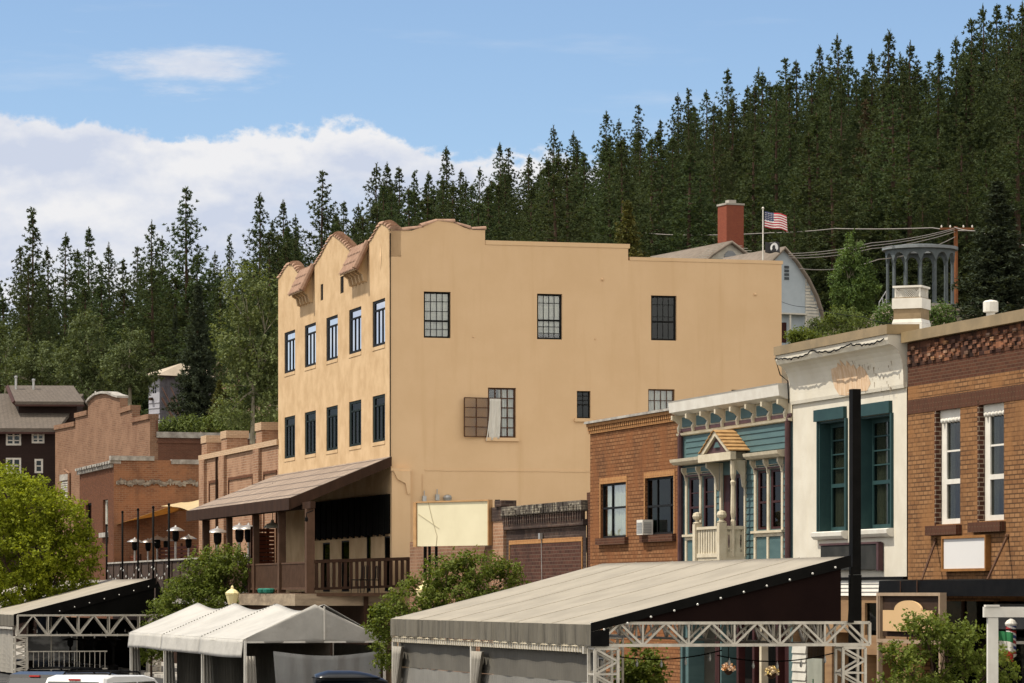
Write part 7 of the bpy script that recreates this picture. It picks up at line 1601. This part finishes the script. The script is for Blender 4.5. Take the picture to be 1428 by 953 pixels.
# broadleaf trees on the bank
def leafy(name, label, px, Y, bot, lobes, n, leaf, mat, tr=.2, th=2.0, seed=1, bark='bark_pale', gap=.05, cat='tree', shell=.45, gs=.9, twigs=3, zb=None):
    zb = Zp(bot, Y) if zb is None else zb
    return plant(name, label, cat, (XY(px, Y), Y, zb), leaf_crown(name+'_crown', seed, lobes, n, leaf, MT and mat, gap, shell, gs), limbs(name+'_trunk', lobes, th, tr, bark, seed, twigs) if th else None)
k = 205/FPX
leafy('aspen_tree', 'tall pale-leaved aspen pressed against the tan building', 352, 205, 612, [(-.4, 0, 8.3, 1.5, 1.4, 1.9), (1.0, 0, 7.4, 1.3, 1.4, 2.1), (-1.0, .2, 5.6, 1.4, 1.3, 1.7), (.5, -.3, 5.0, 1.6, 1.4, 1.8), (1.3, .1, 3.0, 1.4, 1.3, 1.8), (-.3, 0, 3.0, 1.3, 1.3, 1.4), (.9, -.2, 1.6, 1.5, 1.2, 1.3), (-1.2, 0, 1.6, 1.1, 1.2, 1.2), (1.5, 0, 5.6, 1.0, 1.2, 1.6)], 20000, .19, 'aspen', .16, 3, 5, gap=.14)
leafy('ash_tree', 'grey-green rounded tree above the stepped gable', 122, 275, 585, [(0, 0, 6.2, 1.7, 1.5, 2.2), (-1.2, 0, 4.2, 1.5, 1.4, 1.9), (1.2, 0, 3.8, 1.5, 1.4, 2.0), (0, 0, 2.2, 1.9, 1.5, 1.5)], 12000, .21, 'olive', .14, 2, 6, gap=.08)
leafy('ash_tree', 'grey-green tree with a pale straight trunk behind the stepped gable', 181, 262, 612, [(0, 0, 6.7, 1.3, 1.2, 1.6), (-.9, 0, 5.2, 1.3, 1.2, 1.4), (.9, 0, 5.0, 1.3, 1.2, 1.5), (.1, 0, 4.0, 1.5, 1.2, 1.1)], 10000, .20, 'olive', .20, 4, 7, gap=.1)
leafy('ash_tree', 'dull green tree crown right above the dark brown house roof', 60, 285, 580, [(0, 0, 4.2, 2.0, 1.6, 1.7), (-1.8, 0, 3.2, 1.6, 1.4, 1.6), (1.6, 0, 3.0, 1.6, 1.4, 1.6)], 9500, .21, 'olive', .14, 2, 8, gap=.08)
leafy('ash_tree', 'dull green tree at the left edge above the dark brown house', 8, 290, 560, [(0, 0, 4.2, 2.0, 1.6, 2.0), (-1.8, 0, 3.2, 1.6, 1.4, 1.6), (1.6, 0, 2.4, 1.6, 1.4, 1.6)], 8500, .21, 'olive', .14, 2, 9, gap=.08)
leafy('ash_tree', 'small yellow-green tree showing above the grey cabin roof', 226, 345, 590, [(0, 0, 4.4, 1.3, 1.3, 1.7), (-1, 0, 2.8, 1.4, 1.4, 1.6)], 3800, .28, 'poplar', .12, 2, 10, gap=.08)
k = 225
leafy('poplar_tree', 'bright green upright poplar beside the arched-roof houses', 1190, 225, 445, [(0, 0, 4.3, .55, .55, 1.2), (-.4, 0, 3.0, .8, .7, 1.4), (.5, .1, 2.6, .85, .7, 1.4), (0, 0, 1.3, 1.5, 1.1, 1.3), (-.4, 0, 2.1, 1.2, .9, 1.2), (.7, 0, 1.6, 1.0, .9, 1.1)], 20000, .15, 'poplar', .12, 1.5, 12, gap=.02)
def bush(px, Y, bot, w, h, label, mat='bush', n=2600, leaf=.14, seed=1):
    return leafy('shrub', label, px, Y, bot, [(0, 0, h*.55, w, w*.8, h*.5), (-w*.5, 0, h*.4, w*.6, w*.6, h*.4), (w*.5, 0, h*.42, w*.6, w*.6, h*.42)], n, leaf, mat, .05, .6, seed, 'bark', .05, 'shrub')
bush(1178, 212, 478, 1.55, 2.0, 'round light green shrub below the poplar', n=5200, seed=21)
bush(1118, 235, 480, 1.0, .95, 'dark low shrub in front of the white clapboard flank', 'maple', 2600, .16, 22)
bush(1142, 238, 470, .8, 1.2, 'spiky grey-green shrub at the corner of the blue-shaded arched house', 'olive', 1600, .16, 23)
bush(1240, 215, 462, .9, 1.7, 'dark green shrub beside the boulder and the roof chimney', 'poplar', 2600, .15, 24)
bush(1312, 205, 456, .8, 1.3, 'pointed green shrub between the roof chimney and the roof vent', 'poplar', 2400, .14, 25)
for i, (px, w, h) in enumerate(((228, 1.3, 1.2), (252, 1.4, 1.5), (275, 1.3, 1.6), (325, 1.6, 2.2), (352, 1.5, 1.9), (378, 1.4, 2.2))):
    bush(px, 250, 612, w, h, ['lowest green shrub behind the pale wall coping, at the cabin corner', 'green shrub below the brown stairs of the grey cabin', 'yellowish shrub at the foot of the blue spruce', 'dense shrub right of the young yellow-green pine', 'shrub at the foot of the aspen', 'shaded shrub between the aspen and the tan building'][i], 'bush' if i != 5 else 'maple', 2600, .18, 30+i)
# street trees
Yb = 166
leafy('maple_tree', 'bright lime green tree at the left edge before the dark brown house', 42, Yb, 0, [(-1.4, 0, 8.2, 1.5, 1.4, 1.4), (.2, 0, 7.4, 1.6, 1.5, 1.5), (1.6, 0, 6.7, 1.2, 1.2, 1.3), (2.25, 0, 5.3, 1.0, 1.1, 1.2), (.6, -.3, 5.4, 1.8, 1.5, 1.4), (-1.6, -.2, 5.6, 1.8, 1.5, 1.7), (1.5, 0, 4.2, 1.6, 1.3, 1.0), (-.8, 0, 4.0, 2.0, 1.5, 1.2)], 46000, .155, 'lime', .17, 3.2, 61, 'bark', -.02, zb=0, shell=.5)
Y2 = 139.5
leafy('street_tree', 'bushy green street tree between the far tent and the porch', 291, Y2, 0, [(.9, 0, 4.35, 1.0, 1.0, 1.0), (-.2, 0, 4.2, .9, .9, .9), (-1.0, 0, 3.3, .9, .9, .8), (.4, -.2, 3.2, 1.3, 1.0, 1.0), (1.6, 0, 3.3, .9, .9, 1.1), (-1.7, -.1, 2.6, .7, .8, .6), (.0, 0, 2.3, 1.6, 1.0, .8)], 27000, .12, 'maple', .11, 1.7, 62, 'bark', .0, zb=.1)
Y3 = 101
leafy('street_tree', 'sparse glossy street tree between the billboard and the big tent', 630, Y3, 0, [(-.15, 0, 4.05, .75, .7, .45), (.7, 0, 4.1, .9, .7, .48), (1.55, 0, 3.9, .55, .6, .4), (-.8, 0, 3.45, .7, .7, .45), (.1, -.1, 3.4, .9, .8, .5), (-1.45, 0, 3.0, .6, .6, .5), (-1.9, 0, 2.55, .5, .5, .5), (-.6, 0, 2.7, .9, .8, .5), (-1.95, 0, 1.75, .3, .4, .5), (1.2, 0, 3.2, .8, .7, .5)], 19000, .10, 'maple', .08, 1.9, 63, 'bark', .06, zb=.12, gs=1.5)
Y4 = 66
leafy('street_tree', 'small loose tree in front of the tan arched sign and the shopfront', 1318, Y4, 0, [(-.35, 0, 2.75, .5, .45, .32), (.05, 0, 2.6, .55, .5, .38), (-.85, 0, 2.25, .45, .4, .25), (.55, 0, 2.35, .5, .45, .4), (-.25, -.1, 2.05, .75, .5, .42), (.95, 0, 2.1, .4, .4, .35), (.3, 0, 1.6, .9, .6, .4), (-.7, 0, 1.6, .6, .5, .35), (.9, .1, 1.5, .5, .4, .35)], 15000, .075, 'maple', .05, 1.0, 64, 'bark', .1, zb=.12, gs=2.2, twigs=5)
def lowtree(px, Y, label, h, w, seed): return leafy('street_tree', label, px, Y, 0, [(0, 0, h*.72, w, w*.8, h*.28), (-w*.5, 0, h*.5, w*.7, w*.7, h*.3), (w*.5, 0, h*.55, w*.7, w*.7, h*.28)], 5200, .11, 'maple', .06, h*.4, seed, 'bark', .04, zb=.12)
lowtree(890, 87.5, 'shaded leafy tree seen through the big tent truss opening', 2.25, .55, 66)
lowtree(362, 121, 'shaded leafy tree behind the white tent gable opening', 2.6, .8, 67)
lowtree(211, 152, 'sunlit foliage seen between the far tent and white tent legs', 2.2, .6, 68)
